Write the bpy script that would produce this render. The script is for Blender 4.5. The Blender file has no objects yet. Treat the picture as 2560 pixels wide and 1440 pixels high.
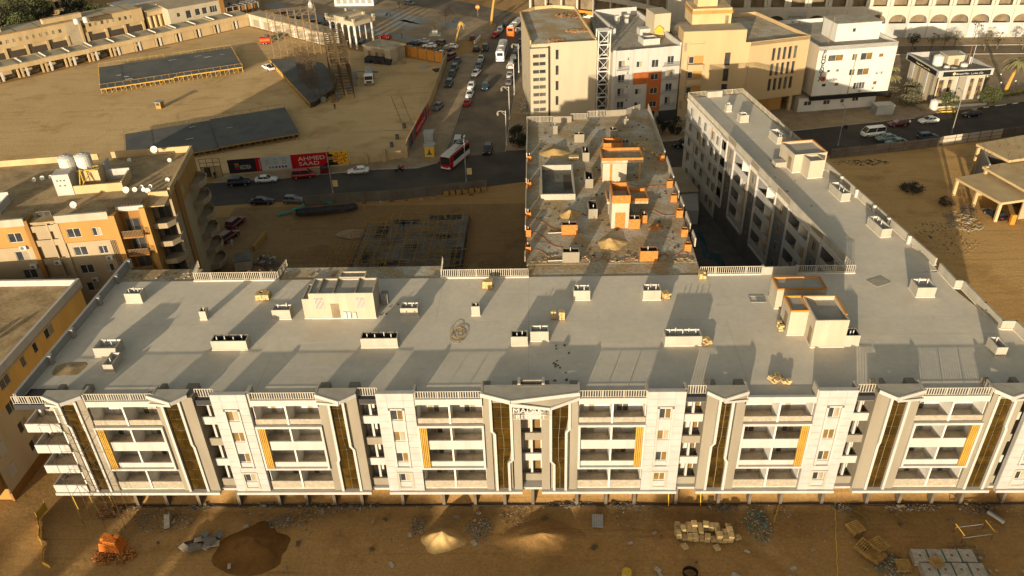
import bpy, bmesh, math, random
from mathutils import Vector, Matrix, noise as mnoise
R = math.radians
rnd = random.Random(11)
scn = bpy.context.scene
col = scn.collection

# ------------------------------------------------------------------ camera
def look(yaw, pitch, roll):
    y, p, r = R(yaw), R(pitch), R(roll)
    fw = Vector((math.sin(y)*math.cos(p), math.cos(y)*math.cos(p), -math.sin(p)))
    rt = Vector((math.cos(y), -math.sin(y), 0)); up = rt.cross(fw)
    rt2 = rt*math.cos(r) + up*math.sin(r); up2 = -rt*math.sin(r) + up*math.cos(r)
    return Matrix((rt2, up2, -fw)).transposed()
cd = bpy.data.cameras.new('camera'); cam = bpy.data.objects.new('camera', cd); col.objects.link(cam)
cd.sensor_width = 36; cd.lens = 2000/2560*36; cd.clip_start = 0.5; cd.clip_end = 3000
cam.matrix_world = Matrix.Translation((0, -62.7, 70.3)) @ look(-2.309, 32.563, -1.913).to_4x4()
scn.camera = cam

# ------------------------------------------------------------------ light
SUN_EL, SUN_AZ = 7.6, 18.3          # elevation; azimuth that the light travels towards (from +Y to +X)
w = bpy.data.worlds.new('World'); scn.world = w; w.use_nodes = True
nt = w.node_tree; nt.nodes.clear()
sky = nt.nodes.new('ShaderNodeTexSky'); sky.sky_type = 'NISHITA'; sky.sun_disc = False
sky.sun_elevation = R(SUN_EL); sky.sun_rotation = R(180 + SUN_AZ)
sky.dust_density = 3.0; sky.air_density = 1.2; sky.ozone_density = 0.6
bg = nt.nodes.new('ShaderNodeBackground'); bg.inputs[1].default_value = 0.112
wo = nt.nodes.new('ShaderNodeOutputWorld')
hs = nt.nodes.new('ShaderNodeHueSaturation'); hs.inputs['Saturation'].default_value = 0.5
nt.links.new(sky.outputs[0], hs.inputs['Color']); nt.links.new(hs.outputs[0], bg.inputs[0]); nt.links.new(bg.outputs[0], wo.inputs[0])
sl = bpy.data.lights.new('sun', 'SUN'); sl.energy = 5.0; sl.angle = R(0.5); sl.color = (1.0, 0.85, 0.68)
so = bpy.data.objects.new('sun', sl); col.objects.link(so)
trav = Vector((math.sin(R(SUN_AZ))*math.cos(R(SUN_EL)), math.cos(R(SUN_AZ))*math.cos(R(SUN_EL)), -math.sin(R(SUN_EL))))
so.rotation_euler = trav.to_track_quat('-Z', 'Y').to_euler(); so.location = (-60, -150, 120)
vs = scn.view_settings; vs.view_transform = 'Standard'; vs.look = 'None'; vs.gamma = 1; vs.use_curve_mapping = False
vs.exposure = 0.80
vs.use_white_balance = True; vs.white_balance_temperature = 7400; vs.white_balance_tint = 4
scn.render.resolution_x = 1024; scn.render.resolution_y = 576

# ------------------------------------------------------------------ materials
MATS = {}
def mat(name, c, c2=None, sc=0.3, rough=0.9, bump=0.0, bsc=12.0, lo=0.35, hi=0.65, fine=0.12, streak=False, spec=0.25, metal=0.0, detail=5, emit=0):
    m = bpy.data.materials.new(name); m.use_nodes = True; n = m.node_tree; L = n.links
    b = n.nodes['Principled BSDF']; b.inputs['Roughness'].default_value = rough; b.inputs['Metallic'].default_value = metal
    b.inputs['Specular IOR Level'].default_value = spec
    g = n.nodes.new('ShaderNodeNewGeometry')
    src = g.outputs['Position']
    if streak:
        mp = n.nodes.new('ShaderNodeMapping'); mp.inputs['Scale'].default_value = (1, 1, 0.18); L.new(src, mp.inputs['Vector']); s2 = mp.outputs[0]
    else: s2 = src
    a = n.nodes.new('ShaderNodeTexNoise'); a.inputs['Scale'].default_value = sc; a.inputs['Detail'].default_value = detail; a.inputs['Roughness'].default_value = 0.6
    L.new(s2, a.inputs['Vector'])
    mr = n.nodes.new('ShaderNodeMapRange'); mr.inputs[1].default_value = lo; mr.inputs[2].default_value = hi; L.new(a.outputs[0], mr.inputs[0])
    mx = n.nodes.new('ShaderNodeMix'); mx.data_type = 'RGBA'; mx.inputs[6].default_value = (*c, 1); mx.inputs[7].default_value = (*(c2 or [x*0.8 for x in c]), 1)
    L.new(mr.outputs[0], mx.inputs[0])
    f = n.nodes.new('ShaderNodeTexNoise'); f.inputs['Scale'].default_value = bsc; f.inputs['Detail'].default_value = 3; L.new(src, f.inputs['Vector'])
    fr = n.nodes.new('ShaderNodeMapRange'); fr.inputs[1].default_value = 0.25; fr.inputs[2].default_value = 0.75; fr.inputs[3].default_value = 1-fine; fr.inputs[4].default_value = 1+fine
    L.new(f.outputs[0], fr.inputs[0])
    mu = n.nodes.new('ShaderNodeVectorMath'); mu.operation = 'SCALE'; L.new(mx.outputs[2], mu.inputs[0]); L.new(fr.outputs[0], mu.inputs['Scale'])
    L.new(mu.outputs[0], b.inputs['Base Color'])
    if bump:
        bp = n.nodes.new('ShaderNodeBump'); bp.inputs['Strength'].default_value = bump; bp.inputs['Distance'].default_value = 0.1
        L.new(f.outputs[0], bp.inputs['Height']); L.new(bp.outputs[0], b.inputs['Normal'])
    MATS[name] = m
    return m
def flat(name, c, rough=0.5, spec=0.3, metal=0.0):
    return mat(name, c, [x*0.9 for x in c], sc=1.5, rough=rough, spec=spec, metal=metal, fine=0.05, bsc=4)
mat('white', (.365,.352,.34), (.30,.285,.265), lo=.45, hi=.8, sc=0.7, streak=True, fine=.04)
mat('clad', (.35,.342,.34), (.305,.295,.285), sc=0.8, fine=.03, rough=.6)
mat('beige', (.225,.198,.158), (.185,.16,.126), sc=0.4, streak=True, fine=.05)
mat('stone', (.31,.275,.225), (.24,.205,.16), sc=3, fine=.14, bsc=9, bump=.4)
mat('roof', (.55,.495,.415), (.455,.42,.365), sc=0.16, fine=.06, bsc=1.6, rough=.75, lo=.3, hi=.7)
mat('plinth', (.5,.47,.42), fine=.05)
mat('curb', (.34,.315,.27), (.27,.25,.215), sc=.6, streak=True, fine=.07)
mat('greyplaster', (.25,.245,.24), (.20,.195,.19), sc=.4, streak=True, fine=.06)
mat('wallgrey', (.14,.137,.14), (.115,.112,.115), sc=.4, streak=True, fine=.05)
mat('rawcon', (.33,.30,.25), (.24,.21,.17), sc=.7, fine=.15, bump=.3, bsc=6)
mat('roughroof', (.37,.345,.29), (.30,.215,.12), sc=.24, fine=.3, bsc=2.5, lo=.38, hi=.58, bump=.5, detail=8)
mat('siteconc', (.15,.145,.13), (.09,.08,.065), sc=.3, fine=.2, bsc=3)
mat('rail', (.40,.36,.30), fine=.04)
mat('railbrown', (.20,.13,.07), fine=.1)
mat('blackmetal', (.035,.035,.04), fine=.2, rough=.6)
mat('gold', (.43,.25,.05), (.34,.19,.04), sc=.6, fine=.08, rough=.5)
mat('goldglass2', (.020,.012,.003), (.05,.028,.005), sc=.35, fine=.3, bsc=.8, rough=.14, spec=.6)
mat('goldglass', (.024,.014,.003), (.06,.034,.006), sc=.4, fine=.3, bsc=.8, rough=.16, spec=.6, lo=.42, hi=.66)
mat('glass', (.022,.026,.03), (.05,.05,.05), sc=.4, fine=.2, bsc=.7, rough=.08, spec=.7)
mat('glasslite', (.10,.095,.085), (.05,.05,.05), sc=.5, fine=.2, bsc=.9, rough=.12, spec=.6)
mat('curtain', (.34,.29,.22), (.2,.16,.11), sc=1.4, streak=True, fine=.1, rough=.6)
mat('frame', (.48,.465,.445), fine=.03, rough=.5)
mat('framebrown', (.16,.11,.07), fine=.05, rough=.6)
mat('pane_gold', (.19,.12,.045), (.12,.075,.03), sc=.7, fine=.1, rough=.2)
mat('brick', (.42,.175,.045), (.30,.11,.03), sc=3.5, fine=.38, bsc=7, bump=.5)
mat('brickpale', (.46,.34,.17), (.34,.24,.12), sc=3, fine=.25, bsc=8, bump=.4)
mat('sandpile', (.44,.30,.135), (.37,.24,.10), sc=.8, fine=.12, bsc=4, bump=.3)
mat('brickred', (.58,.18,.03), (.44,.12,.025), sc=3, fine=.3, bsc=7, bump=.4)
mat('darksand', (.15,.072,.018), (.10,.048,.012), sc=.6, fine=.15, bsc=5, bump=.3)
mat('asphalt', (.047,.040,.034), (.085,.069,.053), sc=.13, fine=.18, bsc=3.5, lo=.45, hi=.75, detail=8)
mat('asphaltold', (.095,.077,.06), (.175,.135,.09), sc=.15, fine=.16, bsc=2.5, lo=.35, hi=.68, detail=8)
mat('pave', (.30,.225,.145), (.215,.155,.095), sc=.3, fine=.12, bsc=3)
mat('paveblue', (.24,.24,.235), (.20,.195,.185), sc=.3, fine=.08, bsc=3)
mat('kerb', (.36,.33,.28), fine=.12)
mat('kerbwhite', (.62,.60,.55), fine=.08)
mat('yellowpaint', (.55,.36,.05), fine=.15)
mat('tanwall', (.44,.33,.19), (.36,.26,.14), sc=.35, streak=True, fine=.08)
mat('tanroof', (.36,.30,.21), (.28,.23,.16), sc=.3, fine=.12, bsc=3)
mat('creamwall', (.36,.31,.235), (.325,.275,.205), sc=.3, streak=True, fine=.05)
mat('yellowwall', (.37,.275,.16), (.335,.245,.14), sc=.25, streak=True, fine=.05)
mat('ochrelit', (.60,.37,.115), (.52,.31,.095), sc=.4, streak=True, fine=.06)  # ochre brightened to carry sky and bounce light on the side wall
mat('aptwhite', (.36,.325,.27), (.29,.25,.2), sc=.5, streak=True, fine=.06)
mat('plasterlite', (.37,.325,.26), (.31,.27,.215), sc=.6, streak=True, fine=.08, bump=.2)
mat('creamlit', (.46,.385,.28), (.40,.325,.23), sc=.4, streak=True, fine=.06)  # cream brightened likewise for light bounced onto the lower wall
mat('ochre', (.34,.19,.06), (.28,.15,.048), sc=.4, streak=True, fine=.06)
mat('ochredark', (.25,.125,.04), (.2,.1,.03), sc=.4, streak=True, fine=.06)
mat('aptcream', (.31,.245,.165), (.25,.195,.13), sc=.35, streak=True, fine=.06)
mat('sandroof', (.36,.265,.15), (.23,.16,.085), sc=.35, fine=.22, bsc=2.5, lo=.4, hi=.65, detail=8)
mat('balfloor', (.50,.43,.34), (.36,.30,.23), sc=1.1, fine=.12, bsc=3)
mat('balwall', (.56,.54,.51), fine=.05)
mat('orange', (.36,.105,.03), fine=.06)
mat('orangewall', (.46,.19,.03), (.40,.16,.025), sc=.5, fine=.08)
mat('redpaint', (.45,.012,.012), fine=.05, rough=.5)
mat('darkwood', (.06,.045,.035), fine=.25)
mat('wood', (.34,.21,.07), (.24,.14,.045), sc=2, fine=.25)
mat('stagewood', (.50,.31,.07), (.36,.21,.05), sc=2, fine=.25)
mat('stagedeck', (.075,.08,.085), (.11,.108,.10), sc=.22, fine=.12, bsc=3)
mat('steelgrey', (.30,.31,.32), (.22,.22,.22), sc=.5, fine=.15, rough=.55, metal=.2)
mat('shadedcon', (.13,.105,.08), (.09,.072,.055), sc=.6, fine=.15)  # concrete darkened to carry the shade on columns and under slabs
mat('corrug', (.13,.118,.105), (.09,.08,.07), sc=.4, fine=.12, rough=.6)
mat('corrugsunlit', (.42,.37,.30), (.34,.29,.23), sc=.4, fine=.1, rough=.7)  # hoarding metal lightened to paint the stretch in sun
mat('rust', (.16,.075,.03), (.10,.045,.02), sc=2, fine=.3)
mat('scafdark', (.05,.04,.03), (.10,.06,.025), sc=1.0, fine=.2)
mat('tarp', (.02,.022,.025), (.045,.045,.045), sc=.8, fine=.3, bump=.6, bsc=3)
mat('teal', (.03,.20,.17), fine=.2)
mat('tank', (.48,.47,.455), (.42,.41,.385), sc=.6, streak=True, fine=.04, rough=.5)
mat('dish', (.60,.58,.54), fine=.05, rough=.5)
mat('tinlight', (.34,.34,.33), fine=.12, rough=.5)
mat('poolwater', (.012,.07,.085), (.012,.05,.06), sc=.5, rough=.08, spec=.6)
mat('poolfloor', (.11,.10,.095), (.07,.065,.06), sc=.5, fine=.15, bsc=3)
mat('trunk', (.16,.105,.055), (.10,.065,.035), sc=3, fine=.3)
mat('palmtrunk', (.42,.26,.07), (.28,.17,.05), sc=3, fine=.3)
mat('leaf', (.045,.06,.022), (.085,.09,.035), sc=1.2, fine=.35, bsc=3)
mat('leafdark', (.018,.022,.014), (.035,.036,.02), sc=1.2, fine=.35, bsc=3)
mat('leafgrey', (.085,.085,.055), (.13,.115,.07), sc=1.2, fine=.3, bsc=3)
mat('palmleaf', (.10,.105,.05), (.16,.135,.06), sc=1.5, fine=.3, bsc=3)
mat('drybush', (.035,.033,.03), (.07,.06,.045), sc=1.5, fine=.3, bsc=3)
mat('tyre', (.018,.018,.018), fine=.1)
mat('rim', (.35,.35,.35), fine=.05, metal=.6, rough=.4)
mat('carglass', (.012,.014,.017), (.03,.03,.035), sc=.4, rough=.06, spec=.7)
mat('headlight', (.6,.6,.58), fine=.03, rough=.2)
mat('taillight', (.35,.012,.01), fine=.05, rough=.3)
mat('cloth_black', (.012,.012,.014)); mat('cloth_white', (.55,.54,.52)); mat('cloth_grey', (.12,.12,.13)); mat('cloth_blue', (.05,.07,.13)); mat('skin', (.28,.16,.09)); mat('hair', (.012,.01,.008))
mat('trash_w', (.36,.33,.29), (.25,.22,.18), sc=3, fine=.2); mat('trash_d', (.07,.055,.042), (.13,.10,.07), sc=3, fine=.3); mat('trash_b', (.15,.17,.17), fine=.2)
mat('rubble', (.30,.22,.13), (.20,.14,.08), sc=3, fine=.3)
mat('signblack', (.014,.014,.014), fine=.1, rough=.4); mat('lettergold', (.55,.42,.2), fine=.05); mat('letterwhite', (.5,.49,.47), fine=.03); mat('letterdark', (.05,.055,.065), fine=.05)
mat('hotel', (.40,.375,.33), (.36,.325,.275), sc=.3, streak=True, fine=.04)
mat('interior', (.20,.155,.10), (.12,.09,.06), sc=.5, fine=.15)
mat('ropeyellow', (.62,.40,.06), fine=.2)
for nm, c in dict(white=(.62,.62,.61), silver=(.32,.33,.34), grey=(.10,.105,.11), black=(.012,.012,.014), red=(.30,.012,.012), maroon=(.10,.012,.012), blue=(.015,.05,.085), green=(.022,.04,.035), teal=(.16,.23,.23), brown=(.09,.06,.045), navy=(.010,.016,.03), orange=(.62,.115,.012)).items():
    mat('paint_'+nm, c, c, rough=.28, spec=.5, fine=.02)

def roof_material():
    m = MATS['roof']; n = m.node_tree; L = n.links; b = n.nodes['Principled BSDF']; src = b.inputs['Base Color'].links[0].from_socket
    g = n.nodes.new('ShaderNodeNewGeometry')
    def layer(prev, sc, lo, hi, amt, c, detail=7, dist=.8, stretch=(1,1,1)):
        mp = n.nodes.new('ShaderNodeMapping'); mp.inputs['Scale'].default_value = stretch; L.new(g.outputs['Position'], mp.inputs['Vector'])
        a = n.nodes.new('ShaderNodeTexNoise'); a.inputs['Scale'].default_value = sc; a.inputs['Detail'].default_value = detail; a.inputs['Distortion'].default_value = dist; a.inputs['Roughness'].default_value = .62; L.new(mp.outputs[0], a.inputs['Vector'])
        r = n.nodes.new('ShaderNodeMapRange'); r.inputs[1].default_value = lo; r.inputs[2].default_value = hi; r.inputs[4].default_value = amt; L.new(a.outputs[0], r.inputs[0])
        x = n.nodes.new('ShaderNodeMix'); x.data_type = 'RGBA'; L.new(r.outputs[0], x.inputs[0]); L.new(prev, x.inputs[6]); x.inputs[7].default_value = (*c, 1); return x.outputs[2]
    c = layer(src, .22, .52, .75, .55, (.46,.39,.29)); c = layer(c, .55, .60, .74, .45, (.33,.31,.28)); c = layer(c, 2.6, .68, .76, .5, (.30,.25,.19)); c = layer(c, .5, .62, .7, .3, (.60,.58,.53), stretch=(.12,1.6,1))
    L.new(c, b.inputs['Base Color'])
roof_material()
def ground_material(name, base, alt, dark, lite):
    m = bpy.data.materials.new(name); m.use_nodes = True; n = m.node_tree; L = n.links
    b = n.nodes['Principled BSDF']; b.inputs['Roughness'].default_value = .95; b.inputs['Specular IOR Level'].default_value = .15
    g = n.nodes.new('ShaderNodeNewGeometry')
    def nz(s, d=6, r=.6, dist=0.0, vec=None):
        a = n.nodes.new('ShaderNodeTexNoise'); a.inputs['Scale'].default_value = s; a.inputs['Detail'].default_value = d; a.inputs['Roughness'].default_value = r; a.inputs['Distortion'].default_value = dist
        L.new(vec or g.outputs['Position'], a.inputs['Vector']); return a.outputs[0]
    def rng(x, a, b_, c=0.0, d=1.0):
        q = n.nodes.new('ShaderNodeMapRange'); q.inputs[1].default_value = a; q.inputs[2].default_value = b_; q.inputs[3].default_value = c; q.inputs[4].default_value = d; L.new(x, q.inputs[0]); return q.outputs[0]
    def mix(f, a, b_):
        q = n.nodes.new('ShaderNodeMix'); q.data_type = 'RGBA'; L.new(f, q.inputs[0])
        for i, v in ((6, a), (7, b_)):
            if isinstance(v, tuple): q.inputs[i].default_value = (*v, 1)
            else: L.new(v, q.inputs[i])
        return q.outputs[2]
    c = mix(rng(nz(.035), .35, .65), base, alt)
    c = mix(rng(nz(.11, 8, .65, .6), .52, .72, 0, .75), c, dark)
    c = mix(rng(nz(.5, 8, .7, .4), .56, .75, 0, .6), c, lite)
    mp = n.nodes.new('ShaderNodeMapping'); mp.inputs['Rotation'].default_value = (0, 0, R(28)); mp.inputs['Scale'].default_value = (.05, .9, 1); L.new(g.outputs['Position'], mp.inputs['Vector'])
    c = mix(rng(nz(1.0, 5, .6, .8, mp.outputs[0]), .55, .75, 0, .45), c, (.26,.175,.085))
    mp = n.nodes.new('ShaderNodeMapping'); mp.inputs['Rotation'].default_value = (0, 0, R(-52)); mp.inputs['Scale'].default_value = (.035, 1.3, 1); L.new(g.outputs['Position'], mp.inputs['Vector'])
    c = mix(rng(nz(1.0, 4, .55, 1.2, mp.outputs[0]), .58, .70, 0, .5), c, dark)
    c = mix(rng(nz(.06, 4, .6, 1.5), .60, .72, 0, .55), c, lite)
    sp = n.nodes.new('ShaderNodeTexNoise'); sp.inputs['Scale'].default_value = 3.5; sp.inputs['Detail'].default_value = 6; L.new(g.outputs['Position'], sp.inputs['Vector'])
    mu = n.nodes.new('ShaderNodeVectorMath'); mu.operation = 'SCALE'; L.new(c, mu.inputs[0]); L.new(rng(sp.outputs[0], .25, .75, .8, 1.18), mu.inputs['Scale'])
    L.new(mu.outputs[0], b.inputs['Base Color'])
    bp = n.nodes.new('ShaderNodeBump'); bp.inputs['Strength'].default_value = .5; bp.inputs['Distance'].default_value = .12; L.new(nz(1.3, 8, .65), bp.inputs['Height']); L.new(bp.outputs[0], b.inputs['Normal'])
    MATS[name] = m
ground_material('sandground', (.34,.205,.085), (.28,.16,.06), (.19,.098,.036), (.39,.255,.115))
ground_material('eventsand', (.54,.38,.20), (.46,.31,.15), (.30,.18,.075), (.57,.42,.22))
ground_material('lotsand', (.52,.32,.13), (.43,.25,.095), (.26,.14,.05), (.53,.34,.14))
ground_material('shadedsoil', (.24,.15,.07), (.185,.11,.05), (.11,.065,.03), (.29,.19,.095))  # site soil darkened to stand in for the deep shade there

# ------------------------------------------------------------------ mesh helpers
class MB:
    def __init__(s): s.v = []; s.f = []; s.m = []
    def poly(s, pts, mi=0):
        i = len(s.v); s.v += [tuple(p) for p in pts]; s.f.append(tuple(range(i, i+len(pts)))); s.m.append(mi); return s
    def box(s, x0, x1, y0, y1, z0, z1, mi=0, skip=''):
        i = len(s.v); s.v += [(x0,y0,z0),(x1,y0,z0),(x1,y1,z0),(x0,y1,z0),(x0,y0,z1),(x1,y0,z1),(x1,y1,z1),(x0,y1,z1)]
        for k, f in (('b',(0,3,2,1)),('t',(4,5,6,7)),('f',(0,1,5,4)),('r',(1,2,6,5)),('k',(2,3,7,6)),('l',(3,0,4,7))):
            if k not in skip: s.f.append(tuple(i+j for j in f)); s.m.append(mi)
        return s
    def obox(s, c, sx, sy, sz, rz=0.0, mi=0, tilt=0.0):
        mtx = Matrix.Translation(c) @ Matrix.Rotation(rz, 4, 'Z') @ Matrix.Rotation(tilt, 4, 'X')
        i = len(s.v)
        for z in (-.5, .5):
            for x, y in ((-.5,-.5),(.5,-.5),(.5,.5),(-.5,.5)): s.v.append(tuple(mtx @ Vector((x*sx, y*sy, z*sz))))
        for f in ((0,3,2,1),(4,5,6,7),(0,1,5,4),(1,2,6,5),(2,3,7,6),(3,0,4,7)): s.f.append(tuple(i+j for j in f)); s.m.append(mi)
        return s
    def prism(s, pts, z0, z1, mi=0, mt=None, bottom=True):
        n = len(pts); i = len(s.v); s.v += [(x,y,z0) for x, y in pts] + [(x,y,z1) for x, y in pts]
        ar = sum(pts[k][0]*pts[(k+1)%n][1]-pts[(k+1)%n][0]*pts[k][1] for k in range(n))
        o = list(range(n)) if ar > 0 else list(range(n))[::-1]
        s.f.append(tuple(i+n+k for k in o)); s.m.append(mi if mt is None else mt)
        if bottom: s.f.append(tuple(i+k for k in o[::-1])); s.m.append(mi)
        for a in range(n):
            p, q = o[a], o[(a+1) % n]; s.f.append((i+p, i+q, i+n+q, i+n+p)); s.m.append(mi)
        return s
    def tube(s, p, q, r, n=5, mi=0, r2=None, cap=False):
        p, q = Vector(p), Vector(q); d = q-p
        if d.length < 1e-6: return s
        d.normalize(); a = d.orthogonal().normalized(); b = d.cross(a); i = len(s.v); r2 = r if r2 is None else r2
        for c, rr in ((p, r), (q, r2)):
            for k in range(n):
                t = 2*math.pi*k/n; s.v.append(tuple(c + a*(rr*math.cos(t)) + b*(rr*math.sin(t))))
        for k in range(n): s.f.append((i+k, i+(k+1) % n, i+n+(k+1) % n, i+n+k)); s.m.append(mi)
        if cap: s.f.append(tuple(i+k for k in range(n))[::-1]); s.f.append(tuple(i+n+k for k in range(n))); s.m += [mi, mi]
        return s
    def path(s, pts, r, n=4, mi=0):
        for a, b in zip(pts, pts[1:]): s.tube(a, b, r, n, mi)
        return s
    def lathe(s, x, y, prof, n=16, mi=0):
        i = len(s.v)
        for r, z in prof:
            for k in range(n): t = 2*math.pi*k/n; s.v.append((x+r*math.cos(t), y+r*math.sin(t), z))
        for j in range(len(prof)-1):
            for k in range(n):
                a = i+j*n; s.f.append((a+k, a+(k+1) % n, a+n+(k+1) % n, a+n+k)); s.m.append(mi)
        s.f.append(tuple(i+(len(prof)-1)*n+k for k in range(n))); s.m.append(mi)
        return s
    def wall(s, p0, u, length, z0, z1, ops=(), rev=.18, mi=0, mr=None):
        """wall sheet from p0 along u (unit xy); outward normal is (uy,-ux); ops = (a,b,c,d) openings along/height"""
        mr = mi if mr is None else mr
        nx, ny = u[1], -u[0]
        P = lambda a, z, d=0.0: (p0[0]+u[0]*a-nx*d, p0[1]+u[1]*a-ny*d, z)
        xs = sorted({0.0, length, *[min(max(o[0],0),length) for o in ops], *[min(max(o[1],0),length) for o in ops]}); zs = sorted({z0, z1, *[o[2] for o in ops], *[o[3] for o in ops]})
        for j in range(len(zs)-1):
            run = None
            for k in range(len(xs)):
                inside = True
                if k < len(xs)-1:
                    cx, cz = (xs[k]+xs[k+1])/2, (zs[j]+zs[j+1])/2
                    inside = any(o[0] < cx < o[1] and o[2] < cz < o[3] for o in ops)
                if not inside and run is None: run = xs[k]
                if inside and run is not None:
                    s.poly([P(run, zs[j]), P(xs[k], zs[j]), P(xs[k], zs[j+1]), P(run, zs[j+1])], mi); run = None
        for a, b, c, d in ops:
            s.poly([P(a,c), P(b,c), P(b,c,rev), P(a,c,rev)], mr); s.poly([P(a,d,rev), P(b,d,rev), P(b,d), P(a,d)], mr)
            s.poly([P(a,c,rev), P(a,d,rev), P(a,d), P(a,c)], mr); s.poly([P(b,c), P(b,d), P(b,d,rev), P(b,c,rev)], mr)
        return s
    def mesh(s, name, mats):
        me = bpy.data.meshes.new(name); me.from_pydata(s.v, [], s.f)
        for k in mats: me.materials.append(MATS[k])
        if len(mats) > 1: me.polygons.foreach_set('material_index', s.m)
        me.update(); return me
    def obj(s, name, mats, parent=None, loc=(0,0,0), rz=0.0, **t):
        return put(name, s.mesh(name, [mats] if isinstance(mats, str) else mats), parent, loc, rz, **t)
def tag(o, label=None, cat=None, group=None, kind=None):
    if label: o['label'] = label
    if cat: o['category'] = cat
    if group: o['group'] = group
    if kind: o['kind'] = kind
    return o
def put(name, me, parent=None, loc=(0,0,0), rz=0.0, **t):
    o = bpy.data.objects.new(name, me); col.objects.link(o); o.location = loc; o.rotation_euler = (0, 0, rz)
    if parent is not None: o.parent = parent
    return tag(o, **t)
def thing(name, label, cat, loc=(0,0,0), rz=0.0, group=None):
    return put(name, None, None, loc, rz, label=label, cat=cat, group=group)
def copy_tree(o, parent=None):
    c = o.copy(); col.objects.link(c); c.parent = parent
    for ch in o.children: copy_tree(ch, c)
    return c
WC = {}
def window(parent, loc, rz, wd, ht, n=2, frame='frame', glass='glass', name='window', fw=.07, kinds=None):
    """frame with n side by side panes; local x along the wall, -y outwards, origin at bottom left"""
    k = (round(wd,2), round(ht,2), n, frame, fw)
    if k not in WC:
        m = MB(); m.box(0,wd,-.04,.04,0,fw); m.box(0,wd,-.04,.04,ht-fw,ht)
        for i in range(n+1):
            x = i*(wd-fw)/n; m.box(x, x+fw, -.043, .037, fw, ht-fw)
        pw = (wd-fw)/n-fw
        WC[k] = (m.mesh(name, [frame]), (wd-fw)/n, pw)
    me, st, pw = WC[k]
    f = put(name, me, parent, loc, rz)
    for i in range(n):
        g = (kinds[i] if kinds else glass); pk = ('p', round(pw,3), round(ht,2), g)
        if pk not in WC: WC[pk] = MB().box(0, pw, -.01, .01, 0, ht-2*fw).mesh('pane', [g])
        put('pane', WC[pk], f, (i*st+fw, 0, fw))
    return f
def rail(parent, p, q, z, h=1.1, sp=.25, m='rail', name='railing', post=2.2, r=.04):
    """upright bar railing from p to q (xy), bottom z"""
    p, q = Vector((*p, 0)), Vector((*q, 0)); L = (q-p).length; a = math.atan2(q.y-p.y, q.x-p.x)
    b = MB(); b.box(0,L,-.03,.03,h-.06,h); b.box(0,L,-.02,.02,.08,.12)
    n = max(1, round(L/post))
    for i in range(n+1): b.box(i*L/n-.03, i*L/n+.03, -.032, .032, 0, h-.06)
    o = b.obj(name, m, parent, (p.x, p.y, z), a)
    c = MB(); k = int(L/sp)
    for i in range(1, k): x = i*L/k; c.box(x-r, x+r, -.015, .015, .12, h-.06, skip='tb')
    c.obj('bars', m, o, kind='stuff')
    return o
def text(s, parent, loc, rz, size, m, name='lettering', ext=.03, tilt=90, align='LEFT', sx=1.0, shear=0.0, bold=0.0):
    c = bpy.data.curves.new(name, 'FONT'); c.body = s; c.size = size; c.extrude = ext; c.align_x = align; c.resolution_u = 2; c.shear = shear; c.offset = bold
    o = bpy.data.objects.new(name, c); col.objects.link(o)
    dg = bpy.context.evaluated_depsgraph_get(); me = bpy.data.meshes.new_from_object(o.evaluated_get(dg)); bpy.data.objects.remove(o)
    me.materials.clear(); me.materials.append(MATS[m])
    o = put(name, me, parent, loc); o.rotation_euler = (R(tilt), 0, rz); o.scale = (sx, 1, 1)
    return o
# ------------------------------------------------------------------ ground, roads, pavements
def ground():
    xs = [-1500,-900,-500,-350,-260] + [-200+8*i for i in range(17)] + [-66+1.2*i for i in range(112)] + [70+8*i for i in range(18)] + [260,350,500,900,1500]
    ys = [-1200,-700,-400,-250,-180,-120,-80,-50] + [-30+1.0*i for i in range(42)] + [14+4*i for i in range(22)] + [108+8*i for i in range(22)] + [300,350,450,700,1200,1800]
    V = []; F = []
    for y in ys:
        for x in xs:
            z = 0.0
            if -66 < x < 66 and -30 < y < 14:
                z = .22*mnoise.noise((x*.16, y*.2, 1)) + .10*mnoise.noise((x*.6, y*.6, 4))
                if y > 1.6: z = z*.4 + (min(2.0, (y-1.6)*.95) if -50 < x < 66 else 0)
                z -= .12
            elif -48 < x < -4 and 30 < y < 76:
                z = -.5 - .25*mnoise.noise((x*.1, y*.1, 2))
            elif 40 < x < 140 and 10 < y < 92 and abs(x) > 52:
                z = -.12 + .12*mnoise.noise((x*.12, y*.12, 2))
            V.append((x, y, z))
    n = len(xs)
    for j in range(len(ys)-1):
        for i in range(n-1): F.append((j*n+i, j*n+i+1, (j+1)*n+i+1, (j+1)*n+i))
    me = bpy.data.meshes.new('ground'); me.from_pydata(V, [], F); me.materials.append(MATS['sandground']); me.materials.append(MATS['shadedsoil'])
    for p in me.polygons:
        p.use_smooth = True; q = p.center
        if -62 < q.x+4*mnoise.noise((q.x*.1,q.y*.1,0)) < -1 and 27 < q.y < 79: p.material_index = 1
    put('ground', me, kind='structure')
ground()
def sheet(name, pts, z, m, kind='structure', thick=0.0, **k):
    b = MB()
    if thick: b.prism(pts, z-thick, z)
    else:
        ar = sum(pts[i][0]*pts[(i+1)%len(pts)][1]-pts[(i+1)%len(pts)][0]*pts[i][1] for i in range(len(pts)))
        b.poly([(x, y, z) for x, y in (pts if ar > 0 else pts[::-1])])
    return b.obj(name, m, kind=kind, **k)
NEAR = [(-160,66),(-110,72.5),(-65.7,78.6),(-53.5,80.2),(-40,80.6),(-28,81.6),(-10.3,85.8),(-2,88),(28,93.8),(63,98.6),(78.7,101.6),(94,105.6),(108,109.2),(170,124)]
FARL = [(-160,78),(-110,84),(-68.4,89.7),(-55.2,91.1),(-46.3,93),(-34.4,95.2),(-25.8,95.5),(-21.9,98),(-20.7,101.4)]
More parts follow.
